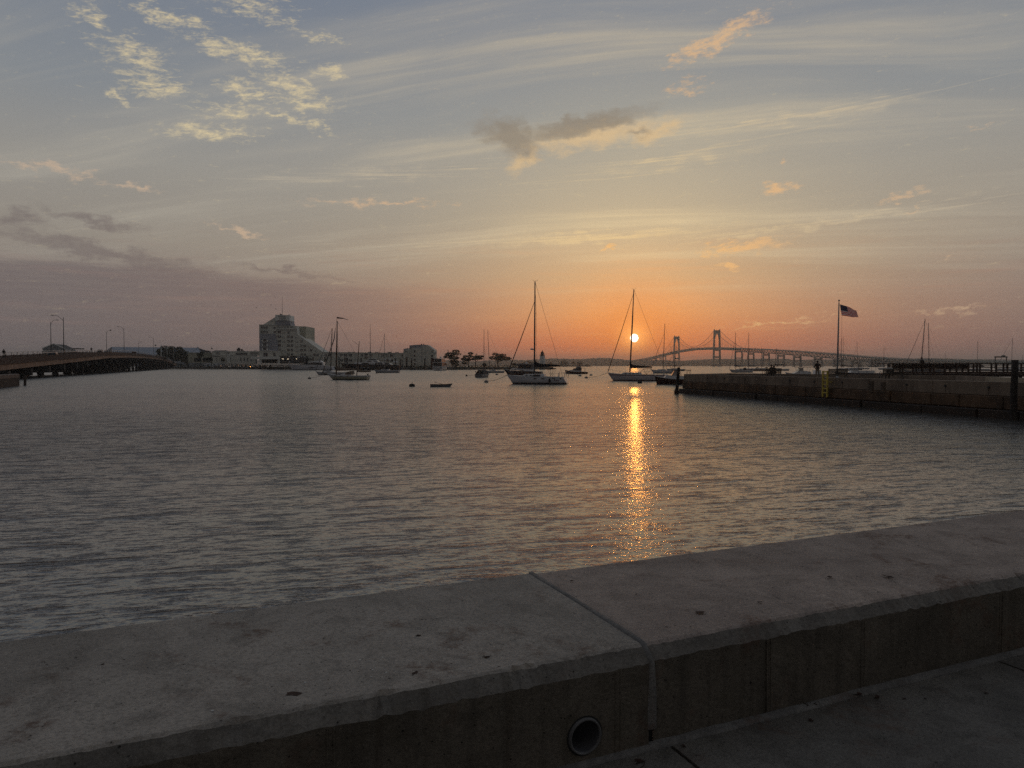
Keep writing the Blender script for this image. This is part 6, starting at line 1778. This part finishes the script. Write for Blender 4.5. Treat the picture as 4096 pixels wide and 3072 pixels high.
house(g, [(-1.4, .9), (2.2, 1.1), (1.2, 1.6), (-.2, 1.7), (-1.4, 1.5)], 1.9, M_GEL, 'cabin')
MB().box(-2.7, 1.5, -1.0, 1.0, 2.42, 2.5).build('canopy', M_CANVAS_D, g)
for xx in (-2.5, -1.2, .2, 1.2):
    for sy in (1, -1): MB().tube([(xx * .8, sy * .95, 1.1), (xx, sy * .95, 2.45)], .025, 5).build('canopy_frame', M_STAIN, g)
house(g, [(.2, 1.6), (1.2, 1.55), (.7, 2.3), (.2, 2.3)], 1.7, mat('clear_screen', (.35, .30, .27), .15), 'windscreen')
g, e, c = motorboat('launch', 'low white launch partly hidden behind the standing person', 3262, 0, 178, 6.5, 2.2, MATS['hull_white'], .9, .7, .7, Y=142)
house(g, [(-1.0, .7), (.4, .75), (.2, 1.9), (-.8, 1.9)], 1.4, M_GEL, 'console')
for lb, px, wy, L, mp_, mt, sp in (('sailboat with mast just right of the flagpole', 3385, 1483, 11, 3366, 1351, dict(cover=M_CANVAS_D, jib=True, mast_x=2.5, boom=.5)),
                               ('second sailboat behind the flagpole with the slightly taller mast', 3400, 1480, 13, 3373, 1342, dict(cover=M_CANVAS_G, jib=False, mast_x=4.0, boom=.5, hm=MATS['hull_navy'])),
                               ('hazy sailboat with leaning forestay right of the flag', 3440, 1477, 12, 3428, 1363, dict(cover=M_CANVAS_G, jib=True, mast_x=1.5)),
                               ('sailboat with thin mast left of the person in white', 3542, 1479, 10, 3536, 1387, dict(cover=None, jib=False, mast_x=1.0)),
                               ('sloop with thick dark leaning mast behind the timber dock', 3680, 1494, 11, 3700, 1275, dict(cover=M_CANVAS_D, jib=True, mast_x=-.2, mast_r=.14)),
                               ('sloop with upright mast right of the leaning one behind the dock', 3720, 1489, 11, 3714, 1291, dict(cover=None, jib=False, mast_x=.3, mast_r=.12)),
                               ('distant sailboat with a short mast behind the dock boards', 3783, 1474, 10, 3781, 1411, dict(cover=None, jib=False, mast_x=.5)),
                               ('sailboat with a tall thin mast left of the boat hoist', 3912, 1483, 10, 3911, 1364, dict(cover=None, jib=False, mast_x=.3, mast_r=.08)),
                               ('sailboat with raked forestay beside the thick right-hand pile', 4030, 1482, 12, 4050, 1351, dict(cover=M_CANVAS_G, jib=True, mast_x=-2.0, mast_r=.1)),
                               ('sailboat mast at the right edge of the picture', 4092, 1479, 10, 4091, 1420, dict(cover=None, jib=False, mast_x=0.0))):
    sailboat('sailboat', lb, px, wy, L, 172, mp_, mt, detail=1, dodger=False, group='sailboats moored behind the pier', **sp)
g, e, c = motorboat('tender', 'white canvas-covered tender beside the bench with one person', 3500, 0, 150, 4.4, 1.8, MATS['hull_white'], .9, .7, .6, Y=100)
MB().prism([(-.95, .6), (.95, .6), (0, 1.5)], -1.9, 1.6, 'x').build('boat_cover', mat('white_tarp', (.5, .49, .47), .7, .1, 2), g)
g, e, c = motorboat('ferry_launch', 'long low dark launch behind the flagpole bench', 3440, 0, 176, 12, 3.0, MATS['hull_navy'], 1.3, 1.0, .9, Y=170)
house(g, [(-3, .9), (2.5, 1.0), (2.0, 1.6), (-3, 1.6)], 2.0, M_GEL, 'cabin')
MB().box(-3.4, 2.6, -1.2, 1.2, 2.5, 2.6).build('awning', M_CANVAS_D, g)
for xx in (-3.2, -1.2, .8, 2.4):
    for sy in (1, -1): MB().tube([(xx, sy * 1.1, 1.0), (xx, sy * 1.1, 2.52)], .03, 5).build('awning_post', M_WIRE, g)
# boat hoist gantry far right
p0, p1 = at(3981, 1426, 620), at(4026, 1426, 620)
g = thing('boat_hoist', 'square travelling boat hoist frame far behind the dock', 'hoist', (p0.x, 620, 0))
w_ = p1.x - p0.x
for x in (0, w_): MB().box(x - .35, x + .35, -.35, .35, -1.5, p0.z).build('leg', M_POLE, g)
MB().box(-.6, w_ + .6, -.5, .5, p0.z - .9, p0.z + .2).build('cross_girder', M_POLE, g)
MB().box(w_ * .6, w_ * .85, -.8, .8, p0.z + .2, p0.z + 1.1).build('winch_house', M_POLE, g)
# ================================================================ near seawall and promenade
WT, WG = 1.59, 1.17
TH = R(23.7)
O = gnd(2574, 2574, WT)
# local frame: x along the wall to the right, y towards the water, z up from the wall top
def conc(name, base, c2, spots=1.0, sc=1.0, wear=.5, drip=0.0):
    """weathered cast concrete: broad tonal drift, water marks, brown stains, pits of many sizes, grit relief"""
    m = bpy.data.materials.new(name); m.use_nodes = True
    t = m.node_tree; X.tree = t; b = t.nodes['Principled BSDF']
    tcn = t.nodes.new('ShaderNodeTexCoord'); P = X(tcn.outputs['Object'])
    x, y, z = sep(P)
    n1 = noise(P, 1.1 * sc, 7.0, .66, .3); n2 = noise(vec(x * 2.2, y * 6, z * 2), 1.9 * sc, 7.0, .68, .5); n3 = noise(P, 60.0, 5.0, .72); nb = noise(P, 5.5, 6.0, .7, .6)
    dk = lambda k: (*[v * k for v in base], 1)
    c = mixc(sstep(n1, .36, .64), dk(.84), (*c2, 1))
    c = mixc(sstep(nb, .45, .68) * .7, c, dk(.58))
    c = mixc(sstep(n2, .52, .74) * .45, c, (*[min(1, v * 1.22) for v in c2], 1))
    c = mixc(sstep(n3, .46, .62) * .5, c, dk(.50))
    n7 = noise(P, 130.0, 3.0, .7); c = mixc(sstep(n7, .56, .66) * .4, c, (*[min(1, v * 1.45) for v in c2], 1))
    # dried tide marks: thin irregular contour lines
    ring = 1.0 - sstep(mth('ABSOLUTE', mth('FRACT', n1 * 7.0 + nb * .6) - .5), .0, .06)
    c = mixc(ring * .22, c, dk(.5))
    n4 = noise(P, 2.6, 4.0, .6, .8); n5 = noise(P, 26.0, 5.0, .72)
    st = sstep(n4, .54, .70) * sstep(n5, .38, .60)
    c = mixc(st * wear, c, (.12, .066, .044, 1))
    n6 = noise(P, 7.0, 5.0, .7, 1.0); c = mixc(sstep(n6, .66, .74) * .6, c, (.05, .036, .028, 1))
    if drip:
        nd = noise(vec(x * 9.0, y * 2.0, z * .7), 1.0, 5.0, .65); c = mixc(sstep(nd, .46, .72) * drip, c, dk(.45))
        c = mixc(sstep(noise(vec(x * 2.0, y, z * 3.0), 1.0, 5.0, .7), .50, .72) * drip * .8, c, (.060, .052, .034, 1))
    pit = None
    for scl, lo, hi in ((9.0, .02, .06), (23.0, .05, .11), (41.0, .08, .15)):
        vo = t.nodes.new('ShaderNodeTexVoronoi'); plug(vo.inputs['Vector'], P); vo.inputs['Scale'].default_value = scl
        rnd_ = sep(X(vo.outputs['Color']))[0]
        k = (1.0 - sstep(X(vo.outputs['Distance']) + (n5 - .5) * .16, lo, hi)) * mth('GREATER_THAN', rnd_, .62)
        pit = k if pit is None else mth('MAXIMUM', pit, k)
    pit = pit * sstep(nb, .40, .56)
    if spots: c = mixc(pit * .85 * spots, c, (.016, .014, .012, 1))
    plug(b.inputs['Base Color'], c)
    plug(b.inputs['Roughness'], lin(n2, .3, .7, .75, .95))
    b.inputs['Specular IOR Level'].default_value = .3
    bn = t.nodes.new('ShaderNodeBump'); bn.inputs['Strength'].default_value = 1.0; bn.inputs['Distance'].default_value = .008
    plug(bn.inputs['Height'], n3 * .8 + n5 * .9 - pit * 2.2 * spots + n2 * .8 + nb * 1.2)
    t.links.new(bn.outputs[0], b.inputs['Normal'])
    MATS[name] = m
    return m
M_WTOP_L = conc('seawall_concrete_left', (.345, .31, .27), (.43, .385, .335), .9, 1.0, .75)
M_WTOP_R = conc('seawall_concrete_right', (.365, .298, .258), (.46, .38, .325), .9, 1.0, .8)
M_WFACE = conc('seawall_face_shade', (.135, .118, .095), (.185, .162, .132), 1.0, 1.2, .6, .6)  # shade of the landward face put into the colour, plus stains and runs
M_WCHAM = conc('seawall_chamfer_shade', (.175, .158, .138), (.23, .21, .184), 1.0, 1.5, .3)  # toned down towards the face, its shade put into the colour
M_SEAL = conc('joint_sealant', (.18, .172, .165), (.23, .222, .21), 0, 3)
M_PAVE = conc('promenade_concrete', (.15, .137, .12), (.20, .184, .162), .6, .9, .6)
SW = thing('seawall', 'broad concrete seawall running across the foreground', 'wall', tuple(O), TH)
WID = 1.17; CHM = .058; HGT = WT - WG
def wall_block(name, x0, x1, m, front=0.0, ztop=0.0):
    """cast length of wall with a chamfered landward top edge; edges finely subdivided and chipped"""
    rnd = random.Random(int(x0 * 10) + 50)
    n = max(2, int((x1 - x0) / .03))
    rings = []
    for i in range(n + 1):
        x = x0 + (x1 - x0) * i / n
        j = lambda a: rnd.gauss(0, a)
        f = front
        ch = rnd.uniform(.006, .022) if rnd.random() < .07 else 0.0
        c2_ = rnd.uniform(.004, .012) if rnd.random() < .06 else 0.0
        rings.append([(x, f - .055, -HGT - .35), (x, f - .055 + j(.0006) + c2_, -CHM + j(.003) - c2_), (x, f + .0 + j(.003) + ch, -.008 + j(.002) + ztop - ch * .7), (x, f + .016 + ch, ztop + j(.0008)), (x, WID * .5, ztop + .004),
                      (x, WID - .03, ztop), (x, WID + j(.004), ztop - .03 + j(.003)), (x, WID + .01, -2.9)])
    mb = MB(); mb.loft(rings, True, True, False)
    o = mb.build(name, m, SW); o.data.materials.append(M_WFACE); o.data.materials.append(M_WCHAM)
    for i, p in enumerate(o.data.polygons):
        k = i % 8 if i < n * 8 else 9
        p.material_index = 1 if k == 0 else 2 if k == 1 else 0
    return o
wall_block('wall_segment', -9.0, -.017, M_WTOP_L, -.012, .002)
wall_block('wall_segment', .017, 13.0, M_WTOP_R, .0, -.004)
# sealant in the joint: along the top and down the face
rings = []
rnd = random.Random(2)
for y, z in ((-.068, -HGT + .075), (-.066, -.2), (-.062, -CHM - .005), (-.03, -.03), (.0, .0), (.05, .006), (.3, .007), (.7, .006), (WID - .02, .005), (WID + .004, -.03)):
    w = .019 + rnd.uniform(-.004, .004)
    rings.append([(-w, y, z - .012 if z > -.02 else z), (-w * .6, y - (.004 if z < -.02 else 0), z + (.002 if z > -.02 else 0)), (w * .6, y - (.004 if z < -.02 else 0), z + (.002 if z > -.02 else 0)), (w, y, z - .012 if z > -.02 else z)])
MB().loft(rings, False, False, True).build('joint_sealant', M_SEAL, SW)
MB().box(-.03, .03, -.045, .5, -HGT - .2, -.05).build('joint_filler', M_RUB, SW)
# board marks: fine ribs down the face
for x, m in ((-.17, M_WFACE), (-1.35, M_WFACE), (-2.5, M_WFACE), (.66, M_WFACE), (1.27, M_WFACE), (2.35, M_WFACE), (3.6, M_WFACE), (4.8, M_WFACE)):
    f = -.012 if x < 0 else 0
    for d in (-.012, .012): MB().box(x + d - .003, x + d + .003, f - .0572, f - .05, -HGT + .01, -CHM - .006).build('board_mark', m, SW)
# drain pipe: ring set in the face, dark bore behind it
px_, pz_ = -.33, -HGT + .115
dp = bpy.data.objects.new('drain_pipe', None); COL.objects.link(dp); dp.parent = SW; dp.location = (px_, -.067, pz_)
ro, ri = .073, .066
mb = MB(); N = 32
def ringp(r, y): return [(r * math.cos(2 * math.pi * k / N), y, r * math.sin(2 * math.pi * k / N)) for k in range(N)]
mb.loft([ringp(ro + .004, .004), ringp(ro, -.012), ringp(ri, -.012), ringp(ri, .0)], True, False, True)
mb.build('pipe_rim', mat('grey_pvc', (.13, .13, .135), .6, .3, 12, .4, 40), dp)
mb = MB(); mb.loft([ringp(ri, .0), ringp(ri * .98, .26), ringp(.002, .262)], True, False, True)
bore = mb.build('pipe_bore', mat('pvc_inside', (.10, .10, .11), .6, .2, 6), dp, fixn=False)
mb = MB(); mb.loft([ringp(ro + .010, -.0005), ringp(ro + .003, -.0015)], True, False, False); mb.build('mortar_ring', M_RUB, dp)
rnd = random.Random(21)
for k in range(9):
    x = rnd.uniform(-.05, .05); l = rnd.uniform(.01, .03)
    MB().prism([(x - .004, -ro * .9), (x + .005, -ro * .9), (x + .002, -ro - l), (x - .001, -ro - l)], .0085, .0105).build('drip_stain', mat('drip_grime', (.03, .024, .018), .8, .4, 30), dp)
# the hole through the left wall segment for the bore
seg = [o for o in SW.children if o.name.startswith('wall_segment')][0]
cyl = MB().tube([(px_, -.3, pz_), (px_, .27, pz_)], ro - .004, 32).build('cutter_tmp', M_RUB, SW)
bpy.context.view_layer.update()
bo = seg.modifiers.new('bore', 'BOOLEAN'); bo.object = cyl; bo.operation = 'DIFFERENCE'; bo.solver = 'EXACT'
bpy.context.view_layer.update()
me = bpy.data.meshes.new_from_object(seg.evaluated_get(bpy.context.evaluated_depsgraph_get()))
seg.modifiers.clear(); seg.data = me
bpy.data.objects.remove(cyl)
# promenade slabs
PV = tag(bpy.data.objects.new('pavement', None), 'grey concrete promenade slabs behind the seawall', None, None, 'structure')
COL.objects.link(PV); PV.location = (O.x, O.y, WG); PV.rotation_euler.z = TH
def slab(x0, x1, y0, y1, seed):
    rnd = random.Random(seed); n = 26
    rings = []
    for i in range(n + 1):
        x = x0 + (x1 - x0) * i / n
        j = lambda: rnd.gauss(0, .002)
        rings.append([(x, y0, -.2), (x, y0 + j(), -.012), (x, y0 + .015, 0), (x, y1 - .015, 0), (x, y1 + j(), -.01), (x, y1, -.2)])
    mb = MB(); mb.loft(rings, True, True, False); return mb.build('slab', M_PAVE, PV)
k = 0
XJ = [-8.2, -5.4, -2.6, .075, 2.26, 4.75, 7.5, 10.3, 13.0]
for a_, b_ in zip(XJ, XJ[1:]):
    for y0, y1 in ((-2.55, -.085), (-5.1, -2.58), (-7.6, -5.13)):
        slab(a_ + .009, b_ - .009, y0, y1, k); k += 1
o = MB().box(-8.2, 13, -7.6, -.06, -.35, -.05).build('joint_bed', mat('joint_soil', (.03, .026, .022), .95, .3, 20), PV)
# mortar fillet along the foot of the wall
rings = []; rnd = random.Random(12)
for i in range(220):
    x = -8 + 21 * i / 219
    w = .028 + rnd.uniform(-.006, .007)
    rings.append([(x, -.057, .016 + rnd.uniform(-.004, .004)), (x, -.06 - w * .5, .011), (x, -.065 - w, .0015), (x, -.065 - w, -.03)])
MB().loft(rings).build('mortar_fillet', M_SEAL, PV)
# ground of the shore under and behind the promenade
bk = MB().box(-45, 45, -40, -7.62, -2.5, -.02).build('shore_ground', mat('shore_asphalt', (.06, .06, .06), .9, .2, .5))
bk.location = (O.x, O.y, WG); bk.rotation_euler.z = TH
tag(bk, 'dark ground behind the promenade', None, None, 'structure')
# ---------------------------------------------------------------- litter: leaves, twigs, weed scraps, gull droppings
def wall_pt(px, py): q = gnd(px, py, WT + .003); return q
M_DRY = mat('dry_leaf', (.045, .022, .015), .9, .4, 60)
M_TWIG = mat('twig', (.03, .02, .015), .9, .3, 40)
def leaf_thing(q, size, label, seed, m=None, cat='leaf', name='dry_leaf'):
    rnd = random.Random(seed)
    g = MB(); V = []; n = 9
    for k in range(n):
        t = 2 * math.pi * k / n; r = size * (.5 + .5 * rnd.random()) * (1 if k % 2 else .7)
        V.append((r * math.cos(t), r * .55 * math.sin(t), .002 + size * .18 * rnd.random()))
    V.append((0, 0, .003))
    g.add(V, [(k, (k + 1) % n, n) for k in range(n)])
    g.add([(v[0], v[1], v[2] - .0012) for v in V], [((k + 1) % n, k, n) for k in range(n)])
    o = g.build(name, m or M_DRY, loc=tuple(q), rotz=rnd.uniform(0, 6.28), fixn=False)
    return tag(o, label, cat, 'dry leaves and scraps on the seawall')
for i, (px, py, s_, lb) in enumerate(((2285, 2325, .020, 'curled dry leaf on the pinkish wall top beside the joint'), (1670, 2655, .030, 'dark smear of dried weed at the middle front of the grey wall top'), (1660, 2692, .028, 'lower of two dark weed smears on the grey wall top'),
                                  (1945, 2630, .022, 'dark weed scrap on the grey wall top nearest the joint'), (1675, 2545, .020, 'small weed scrap right of the long scratch'), (110, 2755, .050, 'flat brown weed patch at the far left of the wall top'),
                                  (1170, 2775, .050, 'brown flattened weed near the front edge of the grey wall top'), (2800, 2450, .045, 'brown scuffed weed streak on the pinkish wall top'), (3550, 2308, .040, 'dark weed clump far along the right wall top'), (3320, 2310, .034, 'weed scrap left of the dark clump on the right wall top'),
                                  (3040, 2410, .022, 'thin weed scrap in the middle of the right wall top'), (410, 2660, .016, 'tiny dark leaf at the left of the grey wall top'), (2545, 2378, .010, 'small dark pebble-like scrap on the pinkish wall top'))):
    o = leaf_thing(wall_pt(px, py), s_, lb, 60 + i)
    if i in (1, 2, 5, 6, 7): o.scale.z = .12
for i, (px, py, s_, lb) in enumerate(((3243, 2882, .022, 'dry leaf on the pavement, darkest below the wall'), (3430, 2780, .045, 'dark litter clump at the foot of the right wall'), (3510, 2790, .030, 'reddish leaf on the pavement beside the litter clump'), (3945, 2772, .020, 'small leaf on the pavement near the right edge'),
                                  (3700, 2795, .012, 'tiny leaf on the open pavement'), (2560, 3045, .028, 'bent dark twig-like leaf on the lower pavement'), (2735, 2985, .018, 'dark leaf scrap just right of the wall joint'), (3615, 2795, .016, 'curled leaf on the pavement right of the reddish leaf'))):
    leaf_thing(gnd(px, py, WG + .003), s_, lb, 90 + i)
def twig(pts, z, label, r=.0022):
    P3 = [gnd(a, b, z + r) for a, b in pts]
    o3 = P3[0]
    g = MB().tube([tuple(p - o3) for p in P3], [r, r * .9] + [r * .7] * (len(P3) - 2), 5).build('twig', M_TWIG, loc=tuple(o3))
    return tag(g, label, 'twig', 'twigs on the seawall and pavement')
twig([(1680, 2505), (1740, 2492), (1800, 2478), (1822, 2472)], WT + .002, 'long curved scratch-like twig on the grey wall top')
twig([(2545, 3055), (2560, 3048), (2582, 3042), (2575, 3062), (2560, 3072)], WG + .002, 'forked twig on the pavement under the joint')
twig([(3480, 2752), (3540, 2745), (3575, 2733)], WG + .002, 'thin twig lying along the foot of the right wall')
rnd = random.Random(77)
wd = MB()
for k in range(46):
    q = gnd(3205 + rnd.gauss(0, 22), 2818 + rnd.gauss(0, 6), WG + .004) - gnd(3205, 2818, WG)
    wd.bar(q, q + Vector((rnd.uniform(-.03, .03), rnd.uniform(-.02, .02), rnd.uniform(0, .014))), .003)
tag(wd.build('litter_tangle', M_TWIG, loc=tuple(gnd(3205, 2818, WG))), 'small tangle of dry weed at the foot of the wall, left of the drain spot', 'litter')
dr = MB(); q0 = wall_pt(1500, 2650)
for px, py in ((1440, 2640), (1525, 2640), (1490, 2680), (1502, 2672), (1485, 2708), (1220, 2730), (850, 2843), (1530, 2630), (1545, 2690)):
    q = wall_pt(px, py) - q0; rr = rnd.uniform(.003, .007)
    dr.lathe([(rr, 0), (rr * .8, .0015), (rr * .2, .002)], 8, tuple(q))
tag(dr.build('bird_droppings', mat('dropping_white', (.55, .55, .52), .8, .1), loc=tuple(q0)), 'scattered pale bird droppings on the grey wall top', None, None, 'stuff')
# weep hole at the foot of the right wall
q = gnd(3412, 2740, WG + .06)
rnd = random.Random(4)
# ================================================================ small things: traffic and people on the causeway, poles, birds
def cwY(px, off): return (-41.2 - off * .924) / ((px - 2048) / F + .412)
def on_cw(px, off):
    Y = cwY(px, off); x, y = cwx(Y, off)
    return Vector((x, y, cwz(Y) - .75))
hdg = math.atan2(1.0, -.412)
M_CARD = mat('dark_car_paint', (.03, .03, .032), .35, .1)
for px, off, h, lb in ((403, 8.0, 1.75, 'dark car crossing the crest of the causeway'), (215, 4.0, 1.5, 'dark car on the causeway in front of the gabled house')):
    q = on_cw(px, off)
    g = thing('car', lb, 'car', tuple(q), hdg, 'cars on the causeway'); car_mesh(g, 4.7, M_CARD, h, 1.85)
DARK = [SKIN, cloth('dark_jacket', (.028, .022, .022)), cloth('dark_trousers', (.03, .03, .035)), M_RUB]
for px, off, rz, lb in ((17, 1.1, 20, 'person walking on the causeway at the far left edge'), (367, 1.1, 200, 'person walking near the crest of the causeway')):
    q = on_cw(px, off); q.z += .62 if px < 100 else .75
    person(lb, tuple(q), R(rz), STAND, DARK, True, (.015, .012, .012), 1.05)['group'] = 'people on the causeway'
strip('raised_footway', .353, 1.9, -.752, -.13, M_BRCONC)
# trailer-like sign box beyond the crest
q = on_cw(538, 9.0)
g = thing('sign_trailer', 'dark boxed sign trailer standing beyond the causeway crest', 'trailer', tuple(q), hdg)
MB().box(-2.4, 2.4, -.9, .9, .7, 2.6).build('box', M_BRCONC, g)
for k in range(9): MB().box(-2.3 + k * .55, -2.2 + k * .55, -.95, -.9, .75, 2.55).build('slat', M_POLE, g)
for x in (-1.2, 1.2):
    for y_ in (-.8, .8): MB().tube([(x, y_ - .1, .36), (x, y_ + .1, .36)], .36, 12).build('wheel', M_RUB, g)
# poles by the island trees
PGp = 'poles beside the island trees'
for px, y0, y1, Y, r, lb, kind in ((644, 1376, 1430, 548, .28, 'thick pale utility pole in front of the island trees', 'bar'), (668, 1393, 1436, 546, .12, 'thin pale lamp post in front of the island trees', 'lamp'), (695, 1390, 1440, 545, .1, 'thin dark pole right of the pale lamp post', ''), (744, 1378, 1420, 600, .12, 'tall dark pole before the pale shed roof', ''),
                               (622, 1381, 1420, 560, .1, 'post with a round head left of the island trees', 'ball'), (520, 1385, 1402, 640, .1, 'thin distant pole before the pale shed', ''), (844, 1386, 1420, 527, .1, 'small flagpole at the corner of the white wing', 'flag')):
    t = at(px, y0, Y)
    g = thing('pole', lb, 'pole', (t.x, Y, 1.5), group=PGp)
    MB().tube([(0, 0, 0), (0, 0, t.z - 1.5)], [r, r * .7], 8).build('shaft', M_WHITE2 if 'pale' in lb and 'shed' not in lb else M_POLE, g)
    h_ = t.z - 1.5
    if kind == 'bar': MB().box(-2.2, 2.2, -.08, .08, h_ * .17, h_ * .17 + .25).build('cross_arm', M_WHITE2, g)
    if kind == 'lamp': MB().box(-.3, .9, -.25, .25, h_ - .1, h_ + .7).build('lamp_head', M_WHITE2, g)
    if kind == 'ball': MB().sphere((0, 0, h_), .6, 8, 6).build('round_head', M_ROOFD, g)
    if kind == 'flag': MB().add([(0, 0, h_ - .4), (1.2, .1, h_ - 1.6), (1.5, 0, h_ - 2.4), (.2, 0, h_ - 1.6)], [(0, 1, 2, 3)]).build('drooping_flag', M_CANVAS_D, g)
# birds
M_GULL = mat('gull_feathers', (.12, .115, .11), .9, .15)
def gull(loc, s, lb, fold=False, rz=0.0):
    g = thing('gull', lb, 'gull', loc, rz, 'gulls')
    MB().sphere((0, 0, 0), .16 * s, 8, 6, (1.9, .8, .8)).build('body', M_GULL, g)
    MB().sphere((.33 * s, 0, .06 * s), .07 * s, 7, 5).build('head', M_GULL, g)
    for sy in (1, -1):
        if fold: MB().sphere((-.05 * s, sy * .1 * s, .02 * s), .14 * s, 7, 5, (2.0, .35, .7)).build('wing', M_GULL, g)
        else: MB().add([(.14 * s, sy * .08 * s, .04 * s), (-.14 * s, sy * .08 * s, .04 * s), (-.1 * s, sy * .55 * s, .22 * s), (.12 * s, sy * .5 * s, .24 * s), (-.2 * s, sy * 1.05 * s, .08 * s)], [(0, 1, 2, 3), (3, 2, 4)]).build('wing', M_GULL, g)
for px, py, Y, lb in ((1084, 1220, 330, 'gull flying upper left of the hotel antenna'), (1103, 1236, 340, 'gull flying closest to the hotel antenna'), (1025, 1231, 360, 'gull flying farthest left of the hotel sign')):
    gull(tuple(at(px, py, Y)), .85, lb, rz=.6)
lmp = [o for o in bpy.data.objects if o.name.startswith('street_lamp') and o.get('label', '').startswith('street lamp with a gull')][0]
hd_ = [o for o in lmp.children if o.name.startswith('lamp_head')][0]
top = max((v.co for v in hd_.data.vertices), key=lambda v: v.z)
gull((lmp.location.x + top.x, lmp.location.y, lmp.location.z + top.z + .14), 1.2, 'gull perched on the head of a causeway street lamp', True)
# ================================================================ haze
hz = MB().box(-8900, 8900, -55, 11900, -1.9, 140).build('haze', bpy.data.materials.new('haze'))
hm = hz.data.materials[0]; hm.use_nodes = True
ht = hm.node_tree; ht.nodes.clear()
pv = ht.nodes.new('ShaderNodeVolumePrincipled')
pv.inputs['Color'].default_value = (.93, .93, .95, 1)
pv.inputs['Density'].default_value = 0.00016
pv.inputs['Anisotropy'].default_value = .78
ho = ht.nodes.new('ShaderNodeOutputMaterial')
ht.links.new(pv.outputs[0], ho.inputs['Volume'])
tag(hz, 'thin warm evening haze over the harbour', None, None, 'stuff')
